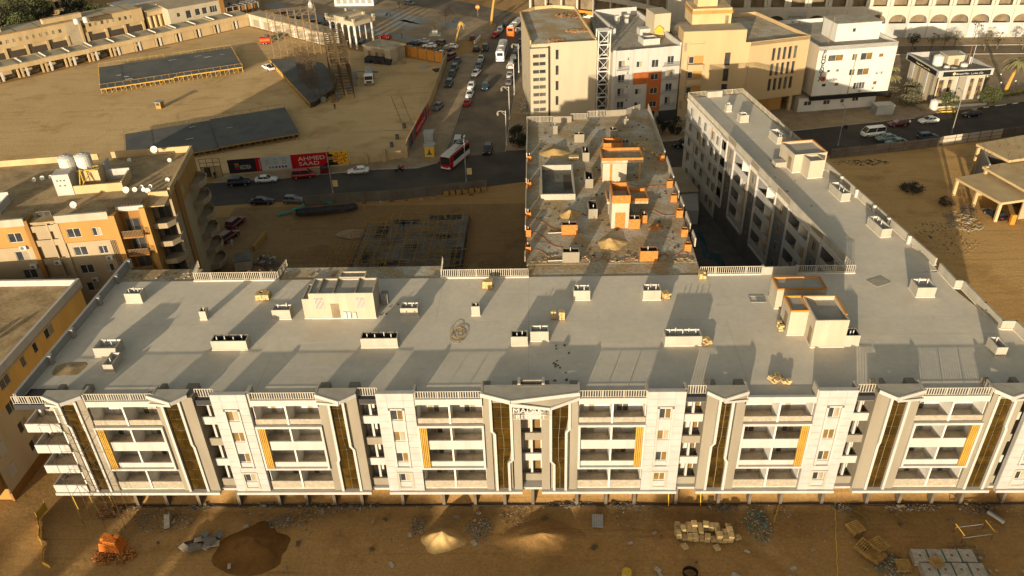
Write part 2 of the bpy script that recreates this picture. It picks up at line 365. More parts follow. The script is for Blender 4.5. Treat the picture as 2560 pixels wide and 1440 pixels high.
FARR = [(-7.4,104.2),(5,104.8),(34,108.4),(58,112.6),(83,118),(88.6,119.1),(95.9,122.5),(112,126.6),(118.4,128.3),(170,141)]
sheet('cross_road', NEAR + FARR[::-1] + FARL[::-1], .022, 'asphalt')
SL = [(-21,100),(-20.4,106.5),(-19.5,124.5),(-18.9,139.1),(-18.2,157.9),(-17,178.8),(-15.2,195.3),(-12,226)]
SR = [(-7.2,103.6),(-6.6,123),(-5.9,140),(-5.2,158),(-4.2,176),(-1.7,200),(2.0,226)]
sheet('side_street', SL + SR[::-1], .027, 'asphaltold')
# raised pavements with kerb faces
def pavement(name, pts, z=.13, m='pave', kerb='kerb', kw=.22):
    o = MB().prism(pts, 0, z).obj(name, m, kind='structure')
    return o
pavement('corner_pavement', [(-68,93.5),(-68.4,89.9),(-55.2,91.3),(-46.3,93.2),(-34.4,95.4),(-25.8,95.7),(-22.1,98.2),(-20.9,101.4),(-20.6,106.5),(-19.7,124.5),(-19.1,139.1),(-18.4,157.9),(-17.3,177),(-20,180),(-26.2,174.8),(-26.4,156),(-27,130.7),(-28.9,106),(-29.1,101.6),(-40.9,98.3),(-59.1,94.9)])
pavement('street_pavement', [(-7.0,104.4),(-6.4,123),(-5.7,140),(-5.0,158),(-4.0,176),(-1.5,200),(3,200),(0.5,160),(-.6,118.6),(-.6,104.9)])
pavement('far_pavement', [(5,105.0),(34,108.6),(58,112.8),(83,118.3),(88.6,119.4),(95.9,122.8),(112,126.9),(118.4,128.6),(170,141.3),(170,150),(112,133),(88,128),(60,127),(20,121)])
def kerbline(pts, z, m='kerb', w_=.16, name='kerb', cols=None, step=1.0):
    b = MB()
    for (x0, y0), (x1, y1) in zip(pts, pts[1:]):
        L = math.hypot(x1-x0, y1-y0); n = max(1, int(L/step)) if cols else 1
        for i in range(n):
            a, c = i/n, (i+1)/n
            b.obox(((x0+(x1-x0)*(a+c)/2), (y0+(y1-y0)*(a+c)/2), z/2), L/n*.985, w_, z, math.atan2(y1-y0, x1-x0), (i % 2) if cols else 0)
    return b.obj(name, cols or m, kind='structure')
kerbline(FARL[2:] + SL[1:6], .17); kerbline(SR[:6], .17)
kerbline([(5,104.85),(34,108.45),(58,112.65),(83,118.1),(88.6,119.2)], .17)
kerbline([(104,124.2),(112,126.7),(118.4,128.4),(170,141.1)], .2, cols=['kerbwhite','blackmetal'], step=1.6)
kerbline(NEAR[9:], .1)
# the plaza behind the event ground
sheet('plaza', [(-104,250),(-36.5,191.5),(-15.5,196),(-12,222),(-40,262),(-90,300)], .018, 'pave')
sheet('plaza_lane', [(-103,246),(-69.2,217),(-50.3,200.4),(-36.3,190.2),(-33.6,193.6),(-48,205),(-67,222.5),(-100,252)], .026, 'paveblue')
sheet('plaza_road', [(-70,262),(-49.7,246.5),(-23.3,224.5),(-12,212),(2,200),(6,214),(-12,232),(-40,258),(-50,280)], .030, 'asphaltold')
for i, q in enumerate([[(-62,231),(-56,238),(-36,221),(-40,215)], [(-52,216),(-46,222),(-38,214),(-43,208)], [(-34,216),(-28,222),(-22,214),(-29,208)], [(-76,243),(-70,249),(-62,242),(-68,236)]]):
    sheet('plaza_panel', q, .026, 'paveblue')
sheet('event_yard', [(-155,158),(-99.5,217),(-66,190),(-50,182),(-27.5,170),(-28.8,104),(-41,98.6),(-75,93.4),(-160,84)], .012, 'eventsand')
sheet('empty_lot', [(53.6,8),(140,8),(140,114),(108,107.6),(94,104),(78.7,100),(62,96.6),(43,93)], .03, 'lotsand')
sheet('hotel_forecourt', [(88,131),(112,135),(170,152),(170,186),(90,187),(84,160)], .014, 'pave')
sheet('hotel_road', [(90,178.2),(175,174.5),(175,166),(90,170)], .022, 'asphaltold')
kerbline([(90,178.4),(175,174.7)], .16); kerbline([(90,169.8),(175,165.8)], .16)
sheet('courtyard_floor', [(20.8,24.6),(39,24.6),(30.8,89),(21,89)], .02, 'poolfloor')
# road patches of worn asphalt
# sunk swimming pool in the courtyard
pl = thing('swimming_pool', 'empty teal-rimmed swimming pool in the shaded courtyard beside the angled wing', 'pool')
MB().prism([(23.2,56),(27.7,65.2),(29.6,65.1),(29.4,58),(31.3,57.2),(31.4,46),(26,40),(22.8,42)], .025, .05).obj('pool_rim', 'poolwater', pl)
MB().prism([(23.6,55.6),(27.3,63.6),(28.4,63.4),(28.2,56),(30.2,55),(30.3,46.4),(25.7,41.2),(23.3,43)], .04, .058).obj('pool_floor', 'poolfloor', pl)
# yellow marker ropes lying across the front yard
for i, (a, b, lab) in enumerate([((33.2,1.4),(30.2,-9),'long yellow marker rope lying across the front yard sand'), ((26.8,1.0),(25.6,-1.6),'short yellow marker rope lying before the middle columns')]):
    m = MB(); n = 26 if i == 0 else 8; pts = []
    for k in range(n+1):
        t = k/n; pts.append((a[0]+(b[0]-a[0])*t+rnd.uniform(-.05,.05), a[1]+(b[1]-a[1])*t, .10+rnd.uniform(-.02,.04)))
    m.path(pts, .045, 5); m.obj('marker_rope', 'ropeyellow', label=lab, cat='rope')
# ------------------------------------------------------------------ the resort block in front
RZ = 16.5                                            # roof level
FL = [3.95, 7.0, 10.03, 13.06]                       # floor levels
TOP = 17.68
rb = thing('resort_building', 'long white four-storey resort block with gold glass strips and open balconies', 'building')
RIGHT = [(53.6,2.4),(53.4,11.6),(51.6,11.7),(51.3,15.3),(50.2,20.2),(50.1,24)]
m = MB(); m.prism([(-54.6,2.4)] + RIGHT + [(-54.6,24)], 3.4, 15.9); m.obj('core_walls', 'creamwall', rb)
m = MB(); m.prism([(-54.75,.36),(53.75,.36)] + RIGHT[0:] + [(50.1,24.05),(-54.75,24.05)], 15.9, RZ); m.obj('roof_slab', 'roof', rb)
for a, b in ((-54.6,-44.6),(-33.4,-12.6),(-1.4,20.6)): MB().box(a, b, 24.06, 27.2, 15.6, 16.4).obj('rear_ledge', 'roughroof', rb)
for a, b in ((-54.6,-44.6),(-33.4,-12.6)): MB().box(a, b, 24.06, 27.1, .0, 15.6).obj('rear_wall', 'rawcon', rb)
REC = [(-36.0,-34.05),(-18.9,-16.88),(-2.1,.05),(14.8,16.88),(31.87,33.85),(48.5,49.25)]
MB().box(-54.8,53.4,.31,2.5,3.4,3.7).obj('base_slab', 'white', rb)
xs_ = [-54.8]+[v for r_ in REC for v in r_]+[53.4]
for a, b in zip(xs_[::2], xs_[1::2]): MB().box(a, b, -.38, .305, 3.36, 3.72).obj('base_edge', 'white', rb)
MB().box(-50, 60, .98, 1.2, -.4, .1).obj('ground_beam', 'darkwood', rb)
# columns below
colme = MB().box(-.17,.17,-.45,.45,-.4,3.42).mesh('column', ['shadedcon'])
for px in (-46.9,-43.4,-39.6,-34.9,-30.2,-27.0,-23.8,-20.6,-15.9,-11.2,-7.6,-4.2,.9-1.9,4.0,7.3,10.5,15.2,20.0,23.5,27.0,31.6,36.6,40.2,43.8,47.0,51.6):
    put('column', colme, rb, (px, 1.55, 0))
# faint seams in the roof membrane
for (x0,x1,y0,y1) in ((-12.2,-12.17,14.2,23.9),(-1.3,-1.27,2,23.9),(-50,51,14.18,14.2),(21.6,21.63,3,14.1),(38.0,51,10.9,10.93),(-30,-29.97,2,8)):
    MB().box(x0,x1,y0,y1,RZ-.01,RZ+.006).obj('roof_seam', 'curb', rb)

def polytrim(pts, w_, y0, y1, b):
    """vertical trim strip that follows (x,z) points, x..x+w_"""
    for (xa, za), (xb, zb) in zip(pts, pts[1:]):
        i = len(b.v); b.v += [(xa,y0,za),(xa+w_,y0,za),(xb+w_,y0,zb),(xb,y0,zb),(xa,y1,za),(xa+w_,y1,za),(xb+w_,y1,zb),(xb,y1,zb)]
        for f in ((0,1,2,3),(4,7,6,5),(0,3,7,4),(1,5,6,2)): b.f.append(tuple(i+k for k in f)); b.m.append(0)
ROWS = [3.75,5.3,6.85,8.2,9.75,11.3,12.6,14.2,15.5,16.35]
def glass_strip(x0, x1, lj, rj, bottom_dx=(0,0)):
    """x0..x1 pane edges at the top; lj/rj = (z of jog, shift below it)"""
    def ex(x, j, z): return x + (j[1] if z < j[0]-.15 else (0 if z > j[0]+.15 else j[1]/2))
    strip = MB(); strip.box(min(x0,x0+lj[1])-.1, max(x1,x1+rj[1])+.1, .16, .3, 3.72, 16.9); g = strip.obj('glass_strip', 'beige', rb)
    for a, b in zip(ROWS, ROWS[1:]):
        l0, l1, r0, r1 = ex(x0,lj,a), ex(x0,lj,b), ex(x1,rj,a), ex(x1,rj,b)
        for s in (0, 1):
            if s == 0: q = (l0, (l0+r0)/2-.02, (l1+r1)/2-.02, l1)
            else: q = ((l0+r0)/2+.02, r0, r1, (l1+r1)/2+.02)
            MB().poly([(q[0],.12+rnd.uniform(-.008,.008),a+.02),(q[1],.12,a+.02),(q[2],.12+rnd.uniform(-.012,.012),b-.02),(q[3],.12,b-.02)]).obj('pane', rnd.choice(['goldglass','goldglass2','goldglass2']), g)
    b = MB()
    for x, j, dx in ((x0,lj,-.27),(x1,rj,.0)):
        pts = [(x+dx, 16.9), (x+dx, j[0]+.22), (x+dx+j[1], j[0]-.22), (x+dx+j[1], 3.72)]
        polytrim(pts, .27, -.2, .3, b)
    b.obj('white_trim', 'white', rb)
def pediment(xl, xr, xt, side, tip=-1.15, zt=TOP):
    b = MB(); b.prism([(xl,0.0),(xt,tip),(xr,0.0),(xr,.9),(xl,.9)], zt-.10, zt-.02); b.obj('canopy_top', 'curb', rb)
    b = MB()
    def fascia(p, q, z0, z1, w_=.16):
        a = math.atan2(q[1]-p[1], q[0]-p[0]); L = math.hypot(q[0]-p[0], q[1]-p[1])
        i = len(b.v); nx, ny = math.sin(a)*w_, -math.cos(a)*w_
        for (x, y), (za, zb) in ((p, z0), (q, z1)):
            b.v += [(x,y,za),(x+nx,y+ny,za),(x+nx,y+ny,zb),(x,y,zb)]
        for f in ((0,1,2,3),(4,7,6,5),(0,4,5,1),(1,5,6,2),(2,6,7,3),(3,7,4,0)): b.f.append(tuple(i+k for k in f)); b.m.append(0)
    fascia((xl,0),(xt,tip),(zt-.42,zt),(zt-.42,zt)); fascia((xt,tip),(xr,0),(zt-.42,zt),(zt-.42,zt))
    # the lower folded edge on one side
    s = xl if side < 0 else xr
    fascia(*(((s,-.02),(xt,tip+.02)) if side < 0 else ((xt,tip+.02),(s,-.02))), *(((zt-1.35,zt-1.05),(zt-.62,zt-.36)) if side < 0 else ((zt-.62,zt-.36),(zt-1.35,zt-1.05))))
    b.obj('canopy_edge', 'white', rb)
    b = MB(); b.poly([(s,.02,zt-.45),(xt,tip+.04,zt-.45),(s,.02,zt-1.2)] if side > 0 else [(s,.02,zt-.45),(s,.02,zt-1.2),(xt,tip+.04,zt-.45)]); b.poly([(xl,.1,zt-.6),(xr,.1,zt-.6),(xr,.1,zt-1.4),(xl,.1,zt-1.4)])
    b.obj('canopy_soffit', 'beige', rb)
DOORK = ['curtain','glass']
def bay(xa, xb, slat, railing=True, stone=(0,3)):
    mid = (xa+xb)/2
    for i, f in enumerate(FL):
        MB().box(xa, xb, .2, 2.4, f-.27, f).obj('balcony_floor', 'balfloor', rb)
        if i in stone: MB().box(xa, xb, .14, .30, f-.02, f+1.02).obj('balcony_parapet', 'stone', rb)
        else: MB().box(xa, xb, .02, .18, f-.25, f+1.0).obj('balcony_parapet', 'white', rb)
        c = FL[i+1]-.27 if i < 3 else 16.05
        MB().box(mid-.09, mid+.09, .03, 2.3, f, c).obj('balcony_partition', 'balwall', rb); MB().box(xa+.06, xb-.06, 2.305, 2.395, f, c).obj('balcony_back', 'balwall', rb)
        for xq in (xa+.001, xb-.06): MB().box(xq, xq+.059, .32, 2.4, f, c).obj('balcony_side', 'balwall', rb)
    MB().box(xa, xb, -.02, .34, 16.05, 16.78).obj('top_beam', 'white', rb)
    for i, f in enumerate(FL):
        for k in (0, 1):
            x = xa+.4+rnd.random()*1.2 if k == 0 else mid+.4+rnd.random()*1.2
            window(rb, (x, 2.28, f+.02), 0, 1.3, 2.1, 2, frame='frame', name='balcony_door', kinds=[rnd.choice(['glasslite','curtain','balwall','balwall']) for _ in range(2)])
    b = MB(); b.box(xa-.05, xb+.05, -.3, .02, 13.12, 13.40); b.box(xa-.05, xb+.05, -.3, .02, 7.08, 7.34); b.box(xa-.05, xa+.18, -.3, .02, 7.34, 13.12); b.box(xb-.18, xb+.05, -.3, .02, 7.34, 13.12)
    b.obj('white_frame', 'white', rb)
    sm = WC.setdefault('slat', MB().box(0,.13,-.24,-.03,7.36,13.10).mesh('slat', ['gold']))
    for k in range(4):
        put('slat', sm, rb, ((xa+.22+.19*k) if slat < 0 else (xb-.36-.19*k), 0, 0))
    if railing: rail(rb, (xa+.1,.14), (xb-.1,.14), 16.78, .95)
    for x in (xa-.12, xb-.08): MB().box(x, x+.2, .0, 1.45, 15.9, TOP+.02).obj('parapet_fin', 'curb', rb)
def pier(xa, xb, y1=2.4, top=TOP-.45, m='beige', y0=.0):
    MB().box(xa, xb, y0, y1, 3.72, top).obj('pilaster', m, rb)
def recess(xa, xb, y=.62):
    MB().box(xa, xb, 2.2, 2.38, 3.7, 16).obj('recess_wall', 'balwall', rb)
    for i, f in enumerate(FL):
        MB().box(xa, xb, y, y+.2, f-.05, f+.95).obj('recess_parapet', 'white' if i % 2 else 'beige', rb)
        MB().box(xa, xb, y+.2, 2.3, f-.25, f).obj('recess_floor', 'balfloor', rb)
    MB().box((xa+xb)/2-.12, (xa+xb)/2+.12, y+.21, y+.6, 3.7, 16).obj('recess_mullion', 'white', rb)
    for f in FL:
        window(rb, (xa+.12, 2.16, f+.6), 0, .75, 1.7, 1, frame='frame', glass='curtain'); window(rb, (xb-.87, 2.16, f+.6), 0, .75, 1.7, 1, frame='framebrown', glass='pane_gold')
    MB().box(xa-.02, xb+.02, y-.3, y+.35, 15.95, 16.6).obj('recess_beam', 'blackmetal', rb)
    rail(rb, (xa, .9), (xb, .9), RZ+.02, 1.15)
def white_panel(xa, xb, kind=0):
    wx0, wx1 = (xa+xb)/2-.62, (xa+xb)/2+.62
    if kind: wx0 += .1; wx1 += .1
    WZ = [(14.0,15.47),(11.08,12.45),(8.03,9.4),(5.1,6.35)]
    b = MB(); b.wall((xa,-.10), (1,0), xb-xa, 3.72, TOP, [(wx0-xa,wx1-xa,a,c) for a, c in WZ], .22)
    b.box(xa, xb, .12, .4, 3.72, TOP-.02, skip='f'); b.box(xa, xa+.05, -.1, .12, 3.72, TOP, skip='fk'); b.box(xb-.05, xb, -.1, .12, 3.72, TOP, skip='fk'); b.box(xa,xb,-.1,.4,TOP-.02,TOP, skip='fbk')
    b.obj('panel_wall', 'clad', rb)
    n = 15; h = (TOP-3.72)/n
    for k in range(n):
        for (a, c) in ((xa+.02, wx0-.24), (wx1+.24, xb-.02)):
            key = ('clad', round(c-a,2)); me = WC.setdefault(key, MB().box(0,c-a,-.05,-.005,.012,h-.012, skip='k').mesh('cladding_panel', ['clad']))
            put('cladding_panel', me, rb, (a, -.10, 3.72+k*h))
        zc = 3.72+(k+.5)*h
        if zc > 16.0 or zc < 4.0:
            a, c = wx0-.22, wx1+.22; key = ('clad', round(c-a,2)); me = WC.setdefault(key, MB().box(0,c-a,-.05,-.005,.012,h-.012, skip='k').mesh('cladding_panel', ['clad']))
            put('cladding_panel', me, rb, (a, -.10, 3.72+k*h))
    t = MB(); t.box(wx0-.22, wx0-.02, -.26, -.1, 7.4, 15.72); t.box(wx1+.02, wx1+.22, -.26, -.1, 7.4, 15.72); t.box(wx0-.22, wx1+.22, -.26, -.1, 15.55, 15.75); t.box(wx0-.22, wx1+.22, -.34, -.1, 7.30, 7.45)
    t.obj('window_surround', 'white', rb)
    t = MB(); t.box(wx0-.28, wx0-.02, -.2, -.1, 4.1, 6.6); t.box(wx1+.02, wx1+.28, -.2, -.1, 4.1, 6.6); t.box(wx0-.02, wx1+.02, -.2, -.1, 6.38, 6.6); t.box(wx0-.02, wx1+.02, -.2, -.1, 4.1, 4.3)
    t.obj('window_surround', 'curb', rb)
    for a, c in WZ:
        window(rb, (wx0, .06, a), 0, wx1-wx0, c-a, 2, kinds=[rnd.choice(['glass','pane_gold']), rnd.choice(['pane_gold','curtain','pane_gold'])], frame='frame')
    m = MB()
    m.box(xb-.1, xb+.1, .3, 1.4, 15.9, TOP+.03); m.obj('parapet_fin', 'curb', rb)
J1, J2 = (8.2, -.25), (10.3, .32)
glass_strip(-50.1,-48.55,(13.6,.3),(4.2,.0)); pier(-51.0,-50.35); pier(-48.28,-47.45); pediment(-51.6,-47.6,-49.2,-1)
bay(-47.4,-40.05,-1); pier(-40.05,-39.45); glass_strip(-39.2,-37.6,(3.9,0),(10.6,.15)); pier(-37.2,-36.0); pediment(-40.6,-36.5,-37.7,-1)
recess(-36.0,-34.05); white_panel(-34.05,-30.25)
bay(-30.05,-23.05,-1); pier(-23.05,-22.0); glass_strip(-21.75,-20.5,(8.3,-.18),(10.2,.3)); pier(-20.0,-18.9); pediment(-23.1,-18.95,-20.4,-1)
recess(-18.9,-16.88); white_panel(-16.88,-12.95)
bay(-12.9,-6.0,-1); pier(-6.0,-5.2); glass_strip(-5.02,-3.2,(12.3,.3),(8.1,-.42)); pier(-2.95,-2.1)
recess(-2.1,.05,1.2); pier(.05,.95); glass_strip(1.17,2.85,(7.9,.36),(12.5,-.32)); pier(3.05,3.9)
# the wide folded canopy over the entrance
m = MB(); m.prism([(-6.1,0),(-3.0,-1.2),(3.95,0),(3.95,1.2),(-6.1,1.2)], TOP-.1, TOP-.02); m.obj('canopy_top', 'curb', rb)
def strut(b, p, q, z0, z1, w_=.18):
    i = len(b.v); a = math.atan2(q[1]-p[1], q[0]-p[0]); nx, ny = math.sin(a)*w_, -math.cos(a)*w_
    for (x, y), (za, zb) in ((p, z0), (q, z1)): b.v += [(x,y,za),(x+nx,y+ny,za),(x+nx,y+ny,zb),(x,y,zb)]
    for f in ((0,1,2,3),(4,7,6,5),(0,4,5,1),(1,5,6,2),(2,6,7,3),(3,7,4,0)): b.f.append(tuple(i+k for k in f)); b.m.append(0)
m = MB(); strut(m,(-6.1,0),(-3.0,-1.2),(TOP-.5,TOP),(TOP-.5,TOP)); strut(m,(-3.0,-1.2),(3.95,0),(TOP-.42,TOP),(TOP-.42,TOP))
strut(m,(-3.0,-1.25),(.95,-1.05),(TOP-.75,TOP-.3),(TOP-1.45,TOP-1.1)); strut(m,(.95,-1.05),(3.95,0),(TOP-1.45,TOP-1.1),(TOP-1.0,TOP-.62)); m.obj('canopy_edge', 'white', rb)
m = MB(); m.poly([(-3,-1.2,TOP-.5),(.95,-1.03,TOP-1.2),(3.95,.01,TOP-.45)]); m.poly([(3.95,.01,TOP-.45),(.95,-1.03,TOP-1.2),(3.95,.01,TOP-.75)]); m.poly([(-6.1,.1,TOP-.6),(3.95,.1,TOP-.6),(3.95,.1,TOP-1.5),(-6.1,.1,TOP-1.5)]); m.obj('canopy_soffit', 'beige', rb)
m = MB(); m.box(-2.35,-2.05,1.2,2.3,RZ,TOP+.1); m.box(.15,.45,1.2,2.3,RZ,TOP+.1); m.box(-2.05,.15,1.9,2.15,RZ,TOP-.05); m.obj('parapet_fin', 'curb', rb)
text('MALAK', rb, (-2.85,-.95,15.72), 0, .92, 'letterwhite', sx=1.05); text('RESORT', rb, (-2.55,-.98,14.92), 0, .88, 'letterwhite', sx=.98)
m = MB(); m.box(-3.0,-.9+2,-.9,-.86,15.62,15.68); m.box(-3.0,1.1,-.9,-.86,14.82,14.88); m.box(-3.0,-2.94,-.9,-.86,14.88,15.62); m.box(1.04,1.1,-.9,-.86,14.88,15.62); m.box(-2.6,-2.5,-.86,0,15.2,15.3); m.box(.5,.6,-.86,0,15.2,15.3); m.obj('sign_frame', 'rail', rb)
J1, J2 = (8.2, .25), (10.3, -.3)
bay(3.95,10.85,1); white_panel(10.87,14.75); recess(14.8,16.88)
pier(16.88,18.0); glass_strip(18.38,19.45,(10.4,-.32),(8.2,.25)); pier(19.95,20.9); pediment(16.9,20.95,18.3,1)
bay(20.9,27.9,1,railing=False); white_panel(27.95,31.85); recess(31.87,33.85)
pier(33.85,35.15); glass_strip(35.5,37.0,(10.4,-.1),(8.2,.0)); pier(37.3,38.25); pediment(34.0,38.4,35.3,1)
bay(38.3,45.15,1); pier(45.15,45.75); glass_strip(46.0,47.5,(4,0),(12.6,.15)); pier(47.9,48.5); pediment(45.3,49.2,46.4,1)
recess(48.5,49.25); white_panel(49.27,53.2,1)
# left end balconies
for i, f in enumerate(FL):
    MB().box(-54.6,-50.9,-.04,2.4,f-.27,f).obj('balcony_floor', 'balfloor', rb); w_ = MB(); w_.box(-54.75,-50.95,-.2,-.05,f-.3,f+.85); w_.box(-54.75,-54.6,-.05,2.4,f-.3,f+.85); w_.obj('balcony_parapet', 'white', rb); w_ = MB()
    window(rb, (-53.4,2.3,f+.02), 0, 1.9, 2.1, 3, frame='frame', name='balcony_door', kinds=['curtain','glass','curtain']); MB().box(-51.05,-50.9,-.04,2.39,f+.9,f+2.75).obj('balcony_side', 'balwall', rb); MB().box(-54.3,-54.05,1.9,2.35,f,f+2.75).obj('balcony_post', 'white', rb)
MB().box(-55.0,-51.4,-.2,2.4,15.95,16.6).obj('end_beam', 'blackmetal', rb); rail(rb, (-54.9,-.1), (-51.5,-.1), 16.62, 1.05)
# parapets on the left and along the angled right edge
m = MB(); m.box(-54.92,-54.58,.3,28,RZ,TOP-.02)
for y in (6.9,11.9,18.7,23.8,27.6): m.box(-54.57,-54.2,y-.25,y+.25,RZ,TOP+.05)
m.obj('left_parapet', 'greyplaster', rb); MB().box(-54.6,-54.5,1.4,24,RZ,RZ+.12).obj('parapet_foot', 'plinth', rb)
def wall_run(parent, pts, h, th, m, z=RZ, foot=True, name='parapet'):
    b = MB(); f = MB()
    for (x0, y0), (x1, y1) in zip(pts, pts[1:]):
        L = math.hypot(x1-x0, y1-y0); a = math.atan2(y1-y0, x1-x0)
        b.obox(((x0+x1)/2,(y0+y1)/2,z+h/2), L+th*.9, th, h, a); f.obox(((x0+x1)/2,(y0+y1)/2,z+.07), L+th*.8, th+.22, .14, a)
    b.obj(name, m, parent)
    if foot: f.obj('parapet_foot', 'plinth', parent)
wall_run(rb, [(50.15,24.2),(50.35,20.3),(51.2,20.2),(51.5,15.4),(51.75,11.75),(53.15,11.7),(53.4,9),(53.7,.6)], 1.15, .22, 'curb')
# rear edge
rail(rb, (-44.4,24.0), (-33.6,24.0), RZ+.18, 1.1); rail(rb, (-44.5,24.1), (-45.0,27.2), RZ+.18, 1.1); rail(rb, (-33.5,24.1), (-33.2,27.2), RZ+.18, 1.1)
rail(rb, (-12.4,24.0), (-1.4,24.0), RZ+.18, 1.1); rail(rb, (-12.5,24.1), (-12.6,27.4), RZ+.18, 1.1)
rail(rb, (20.3,24.0), (28.0,24.0), RZ+.18, 1.05); rail(rb, (32.4,24.0), (39.6,24.0), RZ+.18, 1.05)
for a, b in ((-44.6,-33.4),(-12.6,-1.3),(20.2,28.1),(32.4,39.7)): MB().box(a,b,23.85,24.15,RZ,RZ+.18).obj('rear_curb', 'plinth', rb)
m = MB(); m.box(28.1,32.4,23.9,24.12,RZ,RZ+1.1); m.box(27.95,28.25,23.8,24.2,RZ,RZ+1.3); m.box(32.2,32.5,23.8,24.2,RZ,RZ+1.25); m.obj('rear_parapet', 'curb', rb)

# open-topped roof shafts with pipes
def shaft(parent, x0, x1, y0, y1, h, z=RZ, outer='curb', inner='tank', pipes=2, rz=0, th=.12, foot=True, name='roof_shaft', loc=None):
    b = MB(); ix0, ix1, iy0, iy1 = x0+th, x1-th, y0+th, y1-th; zb = z+h*.35
    b.box(x0,x1,y0,iy0,z,z+h); b.box(x0,x1,iy1,y1,z,z+h); b.box(x0,ix0,iy0,iy1,z,z+h); b.box(ix1,x1,iy0,iy1,z,z+h)
    o = b.obj(name, outer, parent)
    b = MB(); b.poly([(ix0,iy0,zb),(ix1,iy0,zb),(ix1,iy1,zb),(ix0,iy1,zb)])
    e = .004
    for p in ([(ix0+e,iy1-e,zb),(ix1-e,iy1-e,zb),(ix1-e,iy1-e,z+h-.02),(ix0+e,iy1-e,z+h-.02)],[(ix0+e,iy0+e,z+h-.02),(ix1-e,iy0+e,z+h-.02),(ix1-e,iy0+e,zb),(ix0+e,iy0+e,zb)],[(ix0+e,iy0+e,zb),(ix0+e,iy1-e,zb),(ix0+e,iy1-e,z+h-.02),(ix0+e,iy0+e,z+h-.02)],[(ix1-e,iy0+e,z+h-.02),(ix1-e,iy1-e,z+h-.02),(ix1-e,iy1-e,zb),(ix1-e,iy0+e,zb)]): b.poly(p)
    b.obj('lining', inner, o)
    if foot: MB().box(x0-.06,x1+.06,y0-.06,y1+.06,z+.001,z+.13).obj('foot', 'plinth', o)
    for k in range(pipes):
        x = ix0+.15+(ix1-ix0-.3)*(k+.5)/pipes+rnd.uniform(-.1,.1); y = iy0+.12+rnd.random()*max(.05,(iy1-iy0-.25))
        p = MB(); p.tube((x,y,zb),(x,y,z+h+.22+.2*rnd.random()),.06,8,cap=True); p.obj('pipe', 'frame', o)
    return o
SH = [(-51.3,-49.25,19.0,20.4,1.38,'tank',3),(-40.6,-39.78,15.15,16.1,1.22,'brick',1),(-50.0,-47.4,7.9,9.7,1.3,'tank',2),(-47.65,-46.55,5.1,7.4,1.15,'tank',1),(-37.05,-33.0,9.05,10.4,1.28,'blackmetal',4),
      (-31.8,-29.6,15.1,16.4,1.32,'tank',2),(-16.5,-14.4,15.35,16.7,1.22,'tank',2),(-8.05,-7.05,15.4,16.3,1.35,'interior',1),(-20.1,-15.95,9.25,10.6,1.3,'blackmetal',4),(-3.22,-1.35,9.35,10.6,1.28,'blackmetal',2),(-1.05,1.0,10.2,11.5,1.34,'tank',1),
      (4.15,6.15,18.5,19.9,1.38,'tank',2),(12.5,14.65,18.35,19.9,1.38,'tank',3),(13.85,17.9,9.1,10.6,1.3,'tank',5),(44.95,47.15,18.3,20.4,1.38,'tank',2),(48.6,49.75,6.6,8.6,1.28,'tank',1),(32.95,35.0,8.8,10.3,1.4,'glass',3)]
for x0, x1, y0, y1, h, inn, np_ in SH: shaft(rb, x0, x1, y0, y1, h, inner=inn, pipes=np_)
# left stair house
def house(parent, parts, name, m='plasterlite', roofm='curb', lip=.22, lipm=None):
    """parts: boxes (x0,x1,y0,y1,h) with raised rims"""
    o = None
    for (x0,x1,y0,y1,h) in parts:
        b = MB(); b.box(x0,x1,y0,y1,RZ,RZ+h-.0); o2 = b.obj(name, m, parent)
        b = MB(); t = .16
        for q in ((x0,x1,y0,y0+t),(x0,x1,y1-t,y1),(x0,x0+t,y0+t,y1-t),(x1-t,x1,y0+t,y1-t)): b.box(*q, RZ+h, RZ+h+lip)
        b.obj('rim', lipm or m, o2); MB().box(x0+t,x1-t,y0+t,y1-t,RZ+h-.02,RZ+h+.015).obj('top', roofm, o2); MB().box(x0-.06,x1+.06,y0-.06,y1+.06,RZ+.002,RZ+.14).obj('foot', 'plinth', o2)
        o = o or o2
    return o
h1 = house(rb, [(-27.05,-19.4,15.15,18.6,3.35)], 'stair_house')
house(rb, [(-27.95,-27.05,15.2,18.6,2.55)], 'stair_house_annex')
for q in ((-24.1,-20.9,18.6,20.0,3.45),): house(rb, [q], 'stair_house_back')
MB().box(-26.0,-25.85,15.3,18.5,RZ+3.37,RZ+3.6).obj('roof_divider', 'beige', h1); MB().box(-21.6,-21.45,15.3,18.5,RZ+3.37,RZ+3.6).obj('roof_divider', 'beige', h1); MB().box(-24.2,-24.05,15.3,18.5,RZ+3.37,RZ+3.6).obj('roof_divider', 'beige', h1)
def louvre(parent, x, y, z, w_, h, n=7):
    MB().box(x,x+w_,y-.03,y-.005,z,z+h).obj('louvre_back', 'darkwood', parent)
    sm = WC.setdefault(('lv',round(h,2)), MB().box(0,.085,-.07,-.032,0,h).mesh('louvre_slat', ['frame']))
    for k in range(n): put('louvre_slat', sm, parent, (x+.03+k*(w_-.1)/(n-1)*.98, y, z))
louvre(h1, -26.45, 15.15, RZ+1.45, 1.05, 1.45); louvre(h1, -21.55, 15.15, RZ+1.55, 1.0, 1.35)
MB().box(-24.62,-23.62,15.13,15.145,RZ+.15,RZ+2.15).obj('doorway', 'interior', h1)
for k, x in enumerate((-23.2,-22.7,-22.05)): MB().box(x,x+.36,14.98,15.10,RZ+.1,RZ+1.05-.05*k).obj('leaning_board', 'frame', h1)
MB().box(-19.2,-18.4,18.0,18.9,RZ+.02,RZ+1.5).obj('roof_cabinet', 'greyplaster', rb)
